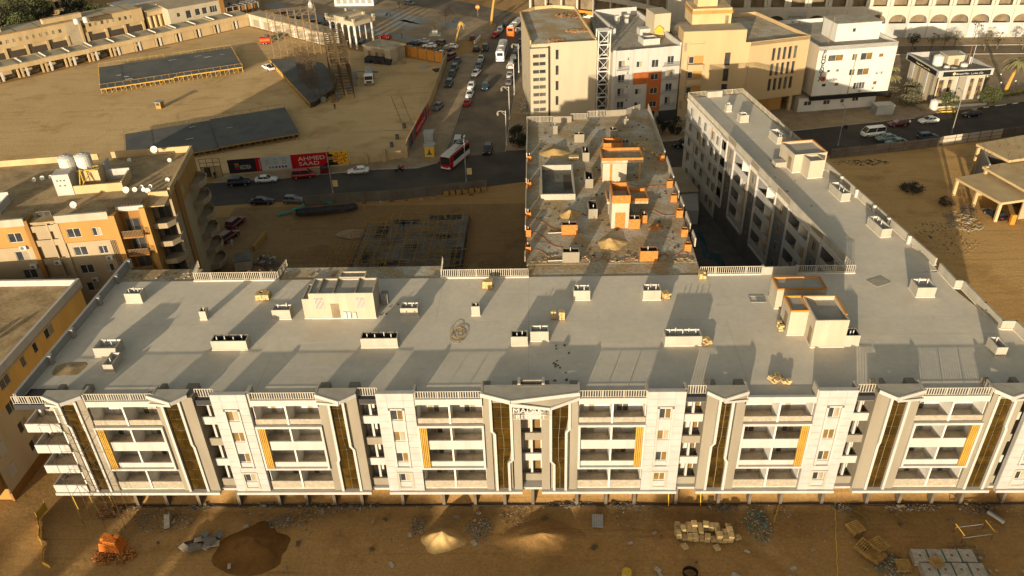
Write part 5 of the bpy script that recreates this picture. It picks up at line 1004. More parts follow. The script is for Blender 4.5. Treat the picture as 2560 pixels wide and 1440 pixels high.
# ------------------------------------------------------------------ event ground
def stage(name, label, o, ang, L, D, z, split=None, wood='stagewood', railm='stagewood', leg=1.25, rails='fbr', decals=0):
    t = thing(name, label, 'stage', (*o, 0), ang)
    segs = [(0, split, z-.25), (split, L, z)] if split else [(0, L, z)]
    for a, b, zz in segs:
        MB().box(a+.02, b-.02, 0, D, zz-.16, zz).obj('stage_deck', 'stagedeck', t)
        MB().box(a+.03, b-.03, -.05, -.005, zz-.3, zz-.02).obj('deck_edge', wood, t)
    n = int(L/leg); lm = MB().box(-.06,.06,-.06,.06,0,1).mesh('stage_leg', [wood]); br = MB()
    for i in range(n+1):
        x = .1+i*(L-.2)/n; zz = z-.16 if not split or x > split else z-.41
        o2 = put('stage_leg', lm, t, (x, .05, 0)); o2.scale = (1,1,zz-.14)
        if i < n and i % 2 == 0: br.tube((x,.05,.1),(x+(L-.2)/n,.05,zz-.2),.035,4)
        if i % 3 == 0: o2 = put('stage_leg', lm, t, (x, D-.1, 0)); o2.scale = (1,1,zz-.14)
    for k in range(int(D/leg)): o2 = put('stage_leg', lm, t, (L-.1, .6+k*leg, 0)); o2.scale = (1,1,z-.3)
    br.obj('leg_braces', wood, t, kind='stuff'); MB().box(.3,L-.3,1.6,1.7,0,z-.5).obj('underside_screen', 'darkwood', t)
    def rl(p, q, zz):
        a = math.atan2(q[1]-p[1],q[0]-p[0]); LL = math.hypot(q[0]-p[0],q[1]-p[1]); b = MB(); b.tube((0,0,.95),(LL,0,.95),.035,4)
        for i in range(int(LL/2)+1): b.tube((i*LL/int(LL/2),0,0),(i*LL/int(LL/2),0,.95),.03,4)
        b.obj('guard_rail', railm, t, (p[0],p[1],zz), a)
    if 'f' in rails: rl((0,.05),(L,.05),z-.02)
    if 'b' in rails: rl((0,D-.05),(L*.48,D-.05),z-.02); rl((L*.55,D-.05),(L,D-.05),z-.02)
    if 'r' in rails: rl((L-.05,.1),(L-.05,D-.1),z-.02)
    if 'l' in rails: rl((.05,.1),(.05,D-.1),z-.02)
    for k in range(decals):
        x, y = rnd.uniform(2,L-3), rnd.uniform(1.5,D-2); MB().box(x,x+rnd.uniform(1.2,2.6),y,y+.35,z-.05,z+.012).obj('tape_patch', 'tinlight', t)
    return t
stage('event_stage', 'farther black event stage with yellow timber legs beside the arcade', (-119.6,148.8), R(25.9), 38.2, 22, 1.7, 19.2, decals=8, rails='fbrl')
stage('event_stage', 'nearer black event stage partly hidden behind the apartment block', (-90.0,97.6), R(24.6), 37.8, 19.6, 1.5, 19.5, wood='wood', railm='railbrown', decals=3, rails='bl')
t = thing('main_stage', 'wedge-shaped main stage of dark boards under the scaffold towers', 'stage')
PS = [(-79.3,172.9),(-58.2,134.2),(-57.1,135.1),(-54.1,145.3),(-55.4,154.4),(-62.3,167.7),(-69.2,172.8)]
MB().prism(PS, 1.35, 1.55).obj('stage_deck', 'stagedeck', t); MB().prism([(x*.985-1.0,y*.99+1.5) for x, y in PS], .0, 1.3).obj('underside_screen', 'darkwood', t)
for i in range(36):
    f = i/35; x, y = -79.3+21.1*f, 172.9-38.7*f; MB().box(x-.07,x+.07,y-.07,y+.07,0,1.35).obj('stage_leg', 'stagewood', t)
MB().tube((-79.4,172.8,1.4),(-58.3,134.1,1.4),.12,6).obj('deck_edge', 'stagewood', t)
b = MB()
for k in range(8): b.box(-.9,.9,k*.28,k*.28+.2,1.2-k*.16,1.26-k*.16)
b.obj('stage_steps', 'wood', t, (-53.7,140.0,0), R(-160))
def scaffold(name, label, o, ang, L, D, h, st=1.6, lift=1.9, m='scafdark', r=.05, base=0.0, drop=.12):
    t = thing(name, label, 'scaffold', (*o, base), ang); nx, ny, nz = max(1,round(L/st)), max(1,round(D/st)), int(h/lift)
    P = MB(); H = MB(); X = MB()
    for i in range(nx+1):
        for j in range(ny+1):
            x, y = i*L/nx, j*D/ny; P.tube((x,y,0),(x+rnd.uniform(-.05,.05),y,h*rnd.uniform(.86,1.02)),r,4)
    for k in range(1, nz+1):
        z = k*lift
        for j in range(ny+1):
            for i in range(nx):
                if rnd.random() > drop: H.tube((i*L/nx-.15,j*D/ny,z+rnd.uniform(-.08,.08)),((i+1)*L/nx+.15,j*D/ny,z+rnd.uniform(-.08,.08)),r*.9,4)
        for i in range(nx+1):
            for j in range(ny):
                if rnd.random() > drop: H.tube((i*L/nx,j*D/ny,z-.1),(i*L/nx,(j+1)*D/ny,z-.1),r*.9,4)
        for i in range(nx):
            if rnd.random() < .35: X.tube((i*L/nx,0,z-lift),((i+1)*L/nx,0,z),r*.8,4)
    P.obj('uprights', m, t, kind='stuff'); H.obj('ledgers', m, t, kind='stuff'); X.obj('braces', m, t, kind='stuff')
    return t
scaffold('scaffold_tower', 'tall sparse scaffold tower behind the wedge stage', (-78.5,175.0), R(20), 14, 3.2, 15, 1.9, 1.6, m='railbrown', r=.075)
scaffold('scaffold_tower', 'dense scaffold tower along the long edge of the wedge stage', (-48.0,141.0), R(106), 26, 5.0, 14, 2.2, 1.6, r=.085, drop=.06)
scaffold('scaffold_tower', 'short scaffold bay standing on the wedge stage deck', (-65.8,153.6), R(-60), 12, 2.2, 9, 1.6, 1.4, r=.075, base=1.55, drop=.05)
scaffold('scaffold_tower', 'scaffold corner frame beside the stage steps', (-59.0,136.4), R(12), 7.5, 3, 3.6, drop=.15)
for i, (x, y, s) in enumerate(((-52.5,141.5,1.5),(-56.0,138.5,1.4),(-50.5,147,1.5),(-50.2,152,1.5),(-51.2,157.5,1.7))):
    t = thing('ballast_tank', 'grey cube ballast tank tied to the stage scaffold', 'ballast tank', (x, y, 0), rnd.random(), 'ballast tanks round the stage'); MB().box(-s/2,s/2,-s/2,s/2,.15,s).obj('tank_cube', 'greyplaster', t); MB().box(-s/2-.05,s/2+.05,-s/2-.05,s/2+.05,0,.14).obj('tank_pallet', 'wood', t)
    b = MB()
    for z in (.5,.95): b.box(-s/2-.03,s/2+.03,-s/2-.03,s/2+.03,z,z+.05)
    b.obj('cage', 'steelgrey', t)
t = thing('easel_stand', 'yellow wooden easel standing on the sand near the stage steps', 'easel', (-49.4,138.0,0))
for q in ((-.7,-.5),(.7,-.5),(0,.8)): MB().tube((*q,0),(0,0,3.2),.06,5).obj('easel_leg', 'stagewood', t)
# kiosk on the sand
t = thing('small_kiosk', 'tiny wooden kiosk alone on the open event sand', 'kiosk', (-98.3,136.6,0), R(-15)); MB().box(-.8,.8,-.7,.7,0,1.7).obj('kiosk_body', 'wood', t); MB().box(-1.0,1.0,-.9,.9,1.7,1.82).obj('kiosk_roof', 'greyplaster', t); MB().box(-.5,.5,-.74,-.71,.9,1.5).obj('kiosk_hatch', 'darkwood', t)
# --- arcade of stalls along the far side
ar = thing('stall_arcade', 'long tan row of roofed market stalls along the event sand', 'arcade', (-160.5,155.8,0), R(46))
NBAY = 13; BW = 6.75
for k in range(NBAY):
    x = k*BW; dz = .12*(k % 2)
    MB().box(x+.02,x+BW-.02,-.6,6.5,3.7+dz,4.05+dz).obj('stall_roof', 'tanroof', ar); MB().box(x+.02,x+BW-.02,-.78,-.61,2.7+dz,4.0+dz).obj('stall_fascia', 'tanwall', ar)
    MB().box(x+1.2,x+1.35,0.2,6.2,4.06+dz,4.4+dz).obj('roof_rib', 'plinth', ar)
    for dx, m_ in ((.2,'tanwall'),(1.5,'tank')): MB().box(x+dx,x+dx+.55,-.4,.2,0,3.7).obj('stall_pillar', m_, ar)
    MB().box(x,x+BW,6.2,6.4,0,3.7).obj('stall_back', 'tanwall', ar)
    if k >= 6: MB().box(x+2.05,x+BW,-.15,.1,0,2.9).obj('stall_wall', 'tanwall', ar)
    else:
        MB().box(x+BW-.9,x+BW-.4,-.3,.2,0,3.6).obj('stall_pillar', 'tanwall', ar); MB().box(x+2.2,x+5.6,2,2.6,0,.9).obj('stall_counter', 'rawcon', ar)
MB().box(0,NBAY*BW,6.6,6.8,3.2,4.2).obj('rear_gutter', 'tanwall', ar)
heap('earth_bank', -128.5, 184.0, 18, 1.4, .55, 0, 'rubble', 'low bank of broken earth in front of the walled stalls', 'earth bank', 12, n=40); bpy.data.objects['earth_bank'].rotation_euler = (0,0,R(46))
a2 = thing('stall_arcade_white', 'pale plastered row of stalls turning towards the columned gate', 'arcade', (-99.2,218.4,0), R(-39.6))
MB().box(0,44,0,4.5,0,3.9).obj('row_wall', 'creamwall', a2); MB().box(-.3,44.3,-.5,5,3.9,4.25).obj('row_roof', 'tanroof', a2)
for k in range(7): MB().box(1+k*6.2,1.6+k*6.2,-.25,0,0,3.9).obj('row_pier', 'tank', a2); MB().box(2.4+k*6.2,5.8+k*6.2,-.02,0,.2,2.6).obj('row_shutter', 'beige', a2)
# --- two storey block behind the arcade
tb = thing('two_storey_block', 'two-storey tan block with a row of square upper windows behind the stalls', 'building', (-172,172.6,0), R(46.2))
wn = [(1.2+k*1.95, 5.4, .95, 1.15, 1) for k in range(15)] + [(36+k*1.95, 5.4, .95, 1.15, 1) for k in range(9)]
facade(tb, (0,0), (1,0), 56, 4.0, 8.1, wn, 'tanwall', 0, kinds=['glasslite','curtain'], frame='tanwall', name='upper_wall'); MB().box(0,56,.4,12,0,7.7).obj('block_core', 'tanwall', tb); MB().box(0,56,.2,12,7.7,7.85).obj('roof_deck', 'tanroof', tb); MB().box(-.1,56.1,-.12,.2,8.1,8.3).obj('roof_edge', 'ochre', tb)
for k in range(9): MB().box(k*6.2+.3,k*6.2+5,-.06,.02,.4,3.0).obj('ground_opening', 'darkwood', tb); MB().box(k*6.2+5.2,k*6.2+6.0,-.3,.3,0,4).obj('ground_pier', 'tanwall', tb)
MB().box(30.6,34.8,-.1,.3,.3,7.4).obj('stair_bay', 'tanroof', tb); MB().box(34.8,35.5,-.6,.2,0,8.0).obj('stair_pier', 'yellowwall', tb)
for q in ((2,14,6,9,2.3),(26,38,4.5,6.5,1.4)): MB().box(*q[:4],7.85,7.85+q[4]).obj('roof_room', 'tanwall', tb)
for k in range(7): MB().lathe(58+k*1.75,.5,[(.55,0),(.6,4.6),(.75,4.9)],12).obj('half_column', 'tanwall', tb)
MB().box(57,71,.8,11,0,6.6).obj('column_hall', 'tanwall', tb); MB().box(56.8,71.2,-.2,11.2,6.6,6.9).obj('hall_roof', 'tanroof', tb); MB().box(56.8,71,-.4,.4,0,1.0).obj('hall_base', 'tanwall', tb)
for k in range(8): MB().box(k*7+3,k*7+3.1,.3,11.8,7.86,7.9).obj('roof_joint', 'darkwood', tb)
cb = thing('corner_cafe', 'cream corner cafe with dark windows and a steel pergola', 'building', (-124.5,213.6,0), R(42))
facade(cb, (0,0), (1,0), 18, 0, 7.2, [(2.5,4.2,1.2,1.4,1),(5.6,3.2,1.8,2.6,1),(8.9,3.6,1.7,2.2,1),(11.4,3.6,1.7,2.2,1),(14.2,3.6,2.6,2.2,3)], 'creamwall', 0, kinds=['glass'], name='front_wall'); MB().box(0,18,.3,12,0,7).obj('cafe_core', 'creamwall', cb); MB().box(0,18,.2,12,7,7.15).obj('cafe_roof', 'tanroof', cb); MB().box(17.8,19.4,-.4,2,0,8.5).obj('brown_pier', 'ochredark', cb)
for k in range(6): MB().box(19.6+k*2.4,19.8+k*2.4,-1,.2-1.0+.2,0,4.2).obj('pergola_post', 'steelgrey', cb); MB().box(19.6+k*2.4,19.75+k*2.4,-1,7,4.2,4.35).obj('pergola_rafter', 'steelgrey', cb)
for k in range(4): MB().box(19.4,32,-1+k*2.6,-.85+k*2.6,4.36,4.5).obj('pergola_beam', 'steelgrey', cb)
MB().box(19.6,32,3,7,0,3.4).obj('cafe_annex', 'ochredark', cb)
# far rooftops and houses at the top left
for i, (x, y, w_, d_, h, m_, lab) in enumerate(((-158,206,22,9,3.4,'tanroof','low flat-roofed shed among trees behind the two-storey block'),(-138,222,16,10,4.2,'greyplaster','grey flat roof behind the column hall'),(-200,214,14,10,5,'tanwall','tan house at the edge of the dark trees'),(-184,244,18,10,6,'tanwall','tan house with dark openings behind the trees'),(-146,240,20,9,4.5,'greyplaster','long grey shed roof beyond the cafe'),(-128,236,12,7,5.2,'orange','orange-walled house with white posts beyond the cafe'),(-112,246,14,8,4.5,'tanwall','tan house beyond the pergola'))):
    t = thing('distant_house', lab, 'house', (x, y, 0), R(46)); MB().box(-w_/2,w_/2,-d_/2,d_/2,0,h).obj('house_wall', m_ if m_ != 'greyplaster' else 'tanwall', t); MB().box(-w_/2-.3,w_/2+.3,-d_/2-.3,d_/2+.3,h,h+.35).obj('house_roof', 'tanroof' if m_ != 'greyplaster' else 'greyplaster', t)
    for k in range(int(w_/3.2)): MB().box(-w_/2+1+k*3.2,-w_/2+2.4+k*3.2,-d_/2-.03,-d_/2-.005,h*.35,h*.75).obj('house_window', 'glass', t)
water_tank(-146.3,194.6,7.85,.9,1.7,'white water tank by the trees on the two-storey block, left of the pair','tanks on the two-storey block') ; water_tank(-144.2,196.4,7.85,.9,1.7,'white water tank by the trees on the two-storey block, left of the pair','tanks on the two-storey block')
# --- columned gate
gt = thing('columned_gate', 'white columned gate with arches and flat tan roof at the plaza', 'gate', (-58.4,193.4,0), R(-39))
cm = MB().lathe(0,0,[(.42,0),(.34,.3),(.32,6.6),(.5,7.0),(.5,7.2)],12).mesh('gate_column', ['tank'])
for x in (-6,-3,0,3,6):
    for y in (-3.4,3.4): put('gate_column', cm, gt, (x,y,0))
for (x0,x1,z) in ((-7,-1.6,8.2),(-1.6,1.6,9.0),(1.6,7,8.2)): MB().box(x0,x1,-4.2,4.2,7.2,z).obj('gate_entablature', 'creamwall', gt); MB().box(x0-.1,x1+.1,-4.4,4.4,z,z+.35).obj('gate_roof', 'tanroof', gt)
for x in (-6.5,-2,2,6.5):
    for y in (-4,4): MB().box(x-.35,x+.35,y-.35,y+.35,8.55,9.4).obj('gate_merlon', 'creamwall', gt)
for x in (-4.5,-1.5,1.5,4.5):
    for y in (-3.4,3.4):
        b = MB(); n = 8; pts = [(x+1.15*math.cos(math.pi-math.pi*i/n), 5.9+1.15*math.sin(math.pi*i/n)) for i in range(n+1)]
        for (xa, za), (xb, zb) in zip(pts, pts[1:]): b.poly([(xa,y,za),(xb,y,zb),(xb,y,7.2),(xa,y,7.2)])
        b.obj('gate_arch', 'tank', gt)
gh = thing('guard_house', 'tan guard house with arched openings beside the orange wall', 'house', (-45.6,177.0,0), R(-34)); MB().box(-5.2,5.2,-3.4,3.4,0,3.7).obj('house_wall', 'creamwall', gh); MB().box(-5.5,5.5,-3.7,3.7,3.7,4.15).obj('house_roof', 'tanroof', gh); MB().box(4.1,6.4,-4.2,-1,0,4.5).obj('corner_tower', 'creamwall', gh)
for x in (-3.5,-.5,2.2): MB().box(x,x+1.1,-3.43,-3.405,.6,2.6).obj('arched_opening', 'ochredark', gh)
t = thing('crate_stack', 'long black stack of plastic crates by the guard house', 'crate stack', (-46.6,171.2,0), R(-20))
for i in range(9):
    for j in range(2):
        for k in range(2):
            if rnd.random() > .12: put('crate', WC.setdefault('crate', MB().box(-.44,.44,-.55,.55,0,.78).box(-.36,.36,-.47,.47,.78,.8).mesh('crate', ['blackmetal'])), t, (-4+i*.98+rnd.uniform(-.08,.08), j*1.2, k*.85), rnd.uniform(-.1,.1))
# --- orange wall, event walls, banners
def fence(name, label, pts, h, m, post=None, step=3.0, th=.12, posth=.0, cat='fence', lite=None, pw=.12, pn='fence_panel'):
    t = thing(name, label, cat, (pts[0][0], pts[0][1], 0)); ox, oy = pts[0]; c = 0
    for (x0,y0),(x1,y1) in zip(pts, pts[1:]):
        L = math.hypot(x1-x0,y1-y0); n = max(1,round(L/step)); a = math.atan2(y1-y0,x1-x0)
        for i in range(n):
            f = (i+.5)/n; mm = lite[1] if lite and lite[0][0] <= c < lite[0][1] else m; c += 1
            MB().obox((0,0,h/2), L/n-.06, th, h).obj(pn, mm, t, (x0+(x1-x0)*f-ox, y0+(y1-y0)*f-oy, rnd.uniform(-.04,.02)), a)
            if post: MB().obox((0,0,(h+posth)/2), pw, pw+th, h+posth).obj('fence_post', post, t, (x0+(x1-x0)*i/n-ox, y0+(y1-y0)*i/n-oy, 0), a)
    return t
fence('orange_wall', 'orange plastered wall with pale posts behind the guard house', [(-40.6,179.8),(-27.4,170.4),(-26.6,173.6)], 3.0, 'orangewall', 'beige', 3.2, .2, .25, 'wall', pw=.35, pn='wall_panel')
fence('event_side_wall', 'long sand-coloured wall between event ground and street', [(-26.5,173.4),(-26.8,150),(-27.2,130.7),(-28.1,121.6),(-29.2,105.3),(-29.1,101.6)], 2.7, 'tanwall', None, 6, .25, 0, 'wall', pn='wall_panel')
fence('event_front_wall', 'low sand-coloured front wall with square piers beside the billboard', [(-29.2,101.4),(-33.6,99.6),(-37.4,98.5),(-40.8,97.9)], 1.9, 'tanwall', 'tanwall', 3.8, .25, .7, 'wall', pw=.9, pn='wall_panel')
bn = thing('wall_banner', 'red banner with white lettering and coloured end stripes on the street-side wall', 'banner', (-28.9,108,0), R(84.6))
def bpart(x0, x1, m_): MB().box(x0,x1,-.22,-.18,.1,2.9).obj('banner_strip', m_, bn)
mat('violet', (.12,.02,.16)); mat('slate', (.10,.13,.16)); mat('poster_orange', (.50,.14,.02)); mat('poster_yellow', (.62,.36,.03)); mat('poster_white', (.42,.44,.45)); mat('poster_red', (.40,.006,.008)); mat('poster_dark', (.022,.018,.022))
for x0, x1, m_ in ((-1.5,.2,'slate'),(.2,1.4,'violet'),(1.4,2.6,'poster_orange'),(2.6,4.6,'slate'),(4.6,14.5,'poster_red'),(14.5,16,'slate'),(16,17.2,'violet'),(17.2,18.6,'poster_orange'),(18.6,19.6,'poster_red')): bpart(x0,x1,m_)
text('HURGHADA', bn, (5.6,-.25,.9), 0, 1.3, 'letterwhite', ext=.01, sx=1.25)
bb = thing('billboard', 'long roadside billboard with white AHMED SAAD lettering on red', 'billboard', (-65.8,93.2,0), R(9.6))
for x0, x1, m_ in ((0,5.75,'poster_dark'),(5.75,6.85,'poster_red'),(6.85,13.15,'poster_white'),(13.15,21.3,'poster_red'),(21.3,25.2,'poster_yellow')): MB().box(x0,x1-.02,-.1,.05,.55,3.6).obj('billboard_panel', m_, bb)
MB().box(0,25.2,.06,.2,0,3.4).obj('billboard_backing', 'darkwood', bb); MB().box(0,25.2,.0,.05,0,.5).obj('billboard_foot', 'tanwall', bb)
text('AHMED', bb, (14.6,-.12,2.15), 0, 1.25, 'letterwhite', ext=.01, sx=1.35); text('SAAD', bb, (14.6,-.12,.98), 0, 1.25, 'letterwhite', ext=.01, sx=1.4)
text('REDSEA', bb, (2.35,-.12,1.35), 0, 1.3, 'letterwhite', ext=.01, sx=.52)
for k, m_ in enumerate(('poster_orange','slate','poster_red')): MB().box(1.35,2.2,-.13,-.105,2.35-.5*k,2.75-.5*k).obj('colour_bar', m_, bb)
text('HURGHADA', bb, (6.45,-.12,3.2), R(0), .4, 'letterwhite', ext=.01).rotation_euler = (R(90),R(90),0)
for k in range(6): MB().box(8.3+.68*k,8.72+.68*k,-.13,-.105,.95,1.4).obj('printed_icon', ['poster_orange','teal','violet','poster_red','letterdark','violet'][k], bb)
for k in range(9): MB().box(7.7+1.75*(k%3),8.5+1.75*(k%3)+.2*rnd.random(),-.12,-.105,2.9-.45*(k//3),2.98-.45*(k//3)).obj('printed_line', 'cloth_grey', bb)
def disc(x, z, r, m_, d=.0, n=18, sz=1.0): 
    o = MB(); o.poly([(x+r*math.cos(2*math.pi*k/n), -.112-d, z+sz*r*math.sin(2*math.pi*k/n)) for k in range(n)]); return o.obj('printed_shape', m_, bb)
for k in range(9):
    a = math.pi*2*k/9; cx, cz = 23.5, 2.1; pts = []
    for j in range(5): rr = .45+.32*j; pts.append((cx+rr*math.cos(a+.25*math.sin(j*1.6)), cz+rr*.8*math.sin(a+.25*math.sin(j*1.6))))
    b = MB()
    for (xa,za),(xb,zb) in zip(pts,pts[1:]):
        if max(xa,xb) < 25.1 and min(za,zb) > .6 and max(za,zb) < 3.55: b.poly([(xa-.09,-.108,za-.09),(xb-.09,-.108,zb-.09),(xb+.09,-.108,zb+.09),(xa+.09,-.108,za+.09)])
    if b.f: b.obj('printed_ray', 'poster_red', bb)
MB().poly([(19.8,-.115,.57),(23.2,-.115,.57),(22.6,-.115,1.1),(21.8,-.115,1.35),(20.9,-.115,1.3),(20.2,-.115,1.0)]).obj('printed_shape', 'cloth_black', bb); disc(21.5,2.2,.62,'skin',.004,sz=1.35); disc(21.45,2.85,.62,'hair',.006,sz=.55); disc(21.5,1.6,.45,'hair',.008,sz=.6)
gs = thing('gate_frame', 'steel tube gate frame with two openings at the end of the billboard', 'gate', (-71.5,92.4,0), R(9))
for x in (0,1.4,2.8,4.2): MB().tube((x,0,0),(x,0,4.2),.06,6).obj('frame_post', 'rust', gs)
for z in (2.4,3.3,4.2): MB().tube((0,0,z),(4.2,0,z),.05,6).obj('frame_bar', 'rust', gs)
MB().box(0,4.2,.1,.25,0,2.4).obj('frame_wall', 'tanwall', gs); MB().box(.6,1.9,.02,.08,.1,2.2).obj('frame_door', 'darkwood', gs)
def kiosk(x, y, m_, label, emblem=False, h=2.5, s=2.1):
    t = thing('street_kiosk', label, 'kiosk', (x, y, .13)); MB().box(-s/2,s/2,-1.0,1.0,0,h).obj('kiosk_body', m_, t); MB().box(-s/2-.15,s/2+.15,-1.2,1.2,h,h+.15).obj('kiosk_roof', 'steelgrey', t)
    if emblem:
        b = MB(); b.poly([(-.35,-1.02,.6),(.35,-1.02,.6),(0,-1.02,2.1)]); b.obj('painted_emblem', 'letterdark', t); MB().poly([(-.7,-1.015,.5),(.7,-1.015,.5),(.45,-1.015,.8),(-.45,-1.015,.8)]).obj('painted_emblem', 'letterdark', t)
kiosk(-24.8,109.6,'steelgrey','grey steel kiosk box on the corner pavement'); kiosk(-23.8,102.2,'yellowpaint','yellow painted kiosk with dark emblem on the corner pavement', True)
# --- site behind the resort
fence('site_fence', 'dark corrugated hoarding along the shaded building site', [(-46,77.9),(-40.1,79.2),(-28,80.4),(-10.3,84.6)], 2.2, 'corrug', 'rust', 3.0, .06)
fence('lot_fence', 'corrugated hoarding with rusty posts along the road by the empty lot', [(62.2,97.2),(78.7,100.5),(94.1,104.6),(108.2,108.2),(140,116)], 2.1, 'corrug', 'rust', 3.1, .06, .1, lite=((8,13),'corrugsunlit'))  # the lighter panels paint in sunlight on the hoarding
for z in (.7,1.5):
    o = bpy.data.objects['lot_fence']
    for (x0,y0),(x1,y1) in (((62.2,97.2),(78.7,100.5)),((78.7,100.5),(94.1,104.6)),((94.1,104.6),(108.2,108.2))): MB().tube((x0-62.2+.03,y0-97.2-.09,z),(x1-62.2+.03,y1-97.2-.09,z),.04,5).obj('fence_rail', 'rust', o)
st = thing('site_slab', 'shaded concrete floor slab on the building site with upright reinforcing bars', 'slab'); 
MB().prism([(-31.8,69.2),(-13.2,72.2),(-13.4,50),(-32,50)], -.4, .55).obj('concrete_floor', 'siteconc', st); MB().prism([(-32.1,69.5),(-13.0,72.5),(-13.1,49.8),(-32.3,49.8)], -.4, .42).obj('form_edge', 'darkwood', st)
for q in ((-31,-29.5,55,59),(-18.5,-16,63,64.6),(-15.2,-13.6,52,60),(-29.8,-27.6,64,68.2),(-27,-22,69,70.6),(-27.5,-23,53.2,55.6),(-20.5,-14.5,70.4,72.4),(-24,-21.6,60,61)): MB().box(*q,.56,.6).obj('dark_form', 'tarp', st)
for i in range(150):
    x, y = rnd.uniform(-33.5,-12.0), rnd.uniform(50.5,72); b = MB(); b.tube((0,0,0),(rnd.uniform(-.15,.15),rnd.uniform(-.15,.15),rnd.uniform(1.2,2.6)),.05,4); b.obj('upright_bar', 'wood', st, (x,y,.5))
for i in range(120):
    x, y = rnd.uniform(-32,-14), rnd.uniform(51,71); a = rnd.choice((0,0,math.pi/2,rnd.random()*3)); L = rnd.uniform(2.5,6); MB().tube((-L/2,0,0),(L/2,0,rnd.uniform(0,.5)),.05,4).obj('loose_bar', 'wood', st, (x,y,rnd.uniform(.65,1.9)), a)
for k in range(9): MB().tube((-31.5,51.4+k*2.3,1.7),(-13.6,51.6+k*2.35,1.75),.045,4).obj('long_bar','wood',st)
for k in range(8): MB().tube((-30.5+k*2.3,51,1.8),(-30.3+k*2.35,70.5,1.85),.045,4).obj('long_bar','wood',st)
scaffold('site_scaffold', 'low scaffold frames on the left edge of the site slab', (-36.2,51.0), 0, 5.5, 8, 3.0, m='wood', r=.06, drop=.2)
heap('sand_pile', -39.5, 60.5, 5.0, 4.2, 1.5, -.5, 'shadedsoil', 'broad sand mound beside the shaded site slab', 'sand pile', 21); heap('sand_pile', -34.0, 67.2, 3.6, 1.6, .8, -.3, 'rubble', 'dark earth ridge at the far corner of the site slab', 'earth pile', 22); 
pt = thing('pipe_bundle', 'long bundle of black pipes on the site along the hoarding', 'pipe bundle', (-46.8,74.9,0), R(10.5))
for i in range(14): MB().tube((rnd.uniform(-.5,.8),(i%7)*.32-1,.2+.3*(i//7)),(rnd.uniform(10.6,11.8),(i%7)*.32-1+rnd.uniform(-.2,.2),.2+.3*(i//7)),.15,6).obj('pipe', 'tarp', pt)
for i, (x, y, a, lab) in enumerate(((-49.2,74.6,.5,'teal plastic sheet at the end of the pipe bundle'),(-41.7,78.4,-.5,'teal sheet folded over the site hoarding'),(-46.6,76.0,.7,'narrow teal strip lying on the black pipes'))): MB().obox((0,0,.06), 2.8, .7, .05, a, tilt=.12).obj('teal_sheet', 'teal', None, (x,y,.75 if i else .3), label=lab, cat='sheet')
hu = thing('site_hut', 'grey site hut of boards next to the rubble heap', 'hut', (-51.2,55.4,-.3), R(15)); MB().box(-1.4,1.4,-1.5,1.5,0,2.0).obj('hut_wall', 'rawcon', hu); MB().box(-1.5,1.5,-1.6,1.6,2.0,2.12).obj('hut_roof', 'siteconc', hu)
heap('rubble_heap', -47.6, 56.4, 2.4, 2.4, 1.5, -.3, 'trash_d', 'heap of grey scrap beside the site hut', 'rubble heap', 25)
for i in range(22): MB().obox((0,0,0),rnd.uniform(.3,.9),rnd.uniform(.2,.6),.25,rnd.random()*3,tilt=rnd.uniform(-.4,.4)).obj('scrap', rnd.choice(['trash_w','rawcon','trash_d']), bpy.data.objects['rubble_heap'], (rnd.uniform(-1.6,1.6),rnd.uniform(-1.6,1.6),rnd.uniform(.3,1.2)))
MB().obox((0,0,.9),.5,5.2,1.2,-.15,tilt=.05).obj('leaning_formwork', 'wood', None, (-50.6,63.2,-.4), label='narrow timber formwork panel leaning on the site sand', cat='formwork')
for i in range(7): pallet(-18.4+i*1.25, 82.0+i*.27, 0, 'yellow timber crate stack leaning along the site hoarding', .2, 2, 2, 2, m='wood', s=(.5,.5,.35), wood=False, group='timber crates along the hoarding', name='timber_crates')
for i in range(9): heap('rubble_heap', -34+i*2.6+rnd.uniform(-.5,.5), 79.1+i*.35, rnd.uniform(.5,1.2), .5, rnd.uniform(.3,.6), -.1, rnd.choice(['trash_d','rubble']), None, None, 30+i); o = col.objects[-1] if False else None
for o in [q for q in bpy.data.objects if q.name.startswith('rubble_heap') and 'label' not in q]: tag(o, 'low rubble heap at the foot of the site hoarding', 'rubble heap', 'rubble heaps along the hoarding')
# --- street furniture
def lamp(x, y, label, h=8.2, group=None, both=True, m='frame', rz=0.0, sign=False, z=.13, lean=0.0):
    t = thing('street_lamp', label, 'street lamp', (x, y, z), rz, group)
    MB().lathe(0,0,[(.22,0),(.2,.5),(.1,.7),(.075,h)],10).obj('lamp_pole', m, t)
    if both:
        MB().path([(0,0,h-.4),(-.8,0,h-.1),(-1.7,0,h-.15)],.05,6).obj('lamp_arm', m, t); MB().lathe(-1.7,0,[(.05,h-.2),(.3,h-.55),(.22,h-1.1),(.05,h-1.2)],10).obj('lantern', 'beige', t); MB().tube((0,0,h-1.1),(-1.0,0,h-.25),.035,5).obj('arm_brace', m, t)
    else: MB().path([(0,0,h-.05),(0,1.2,h+.25),(0,2.0,h+.2)],.05,6).obj('lamp_arm', m, t); MB().box(-.14,.14,1.8,2.5,h+.12,h+.28).obj('lamp_head', 'steelgrey', t)
    if sign: MB().box(.25,1.25,-.05,.05,1.6,3.0).obj('lamp_sign', 'lettergold', t); MB().box(0,.25,-.03,.03,2.2,2.3).obj('sign_bracket', m, t)
    return t
for (x, y), lab in zip(((-4.3,176.2),(-5.0,159.3),(-5.9,140.7),(-6.7,123.3),(-7.0,107.0)),('beside the orange bus','beside the white coach','level with the driving blue car','by the rubble below the tower','at the street corner')): lamp(x, y, 'white single-lantern street lamp on the pavement '+lab, group='lantern street lamps')
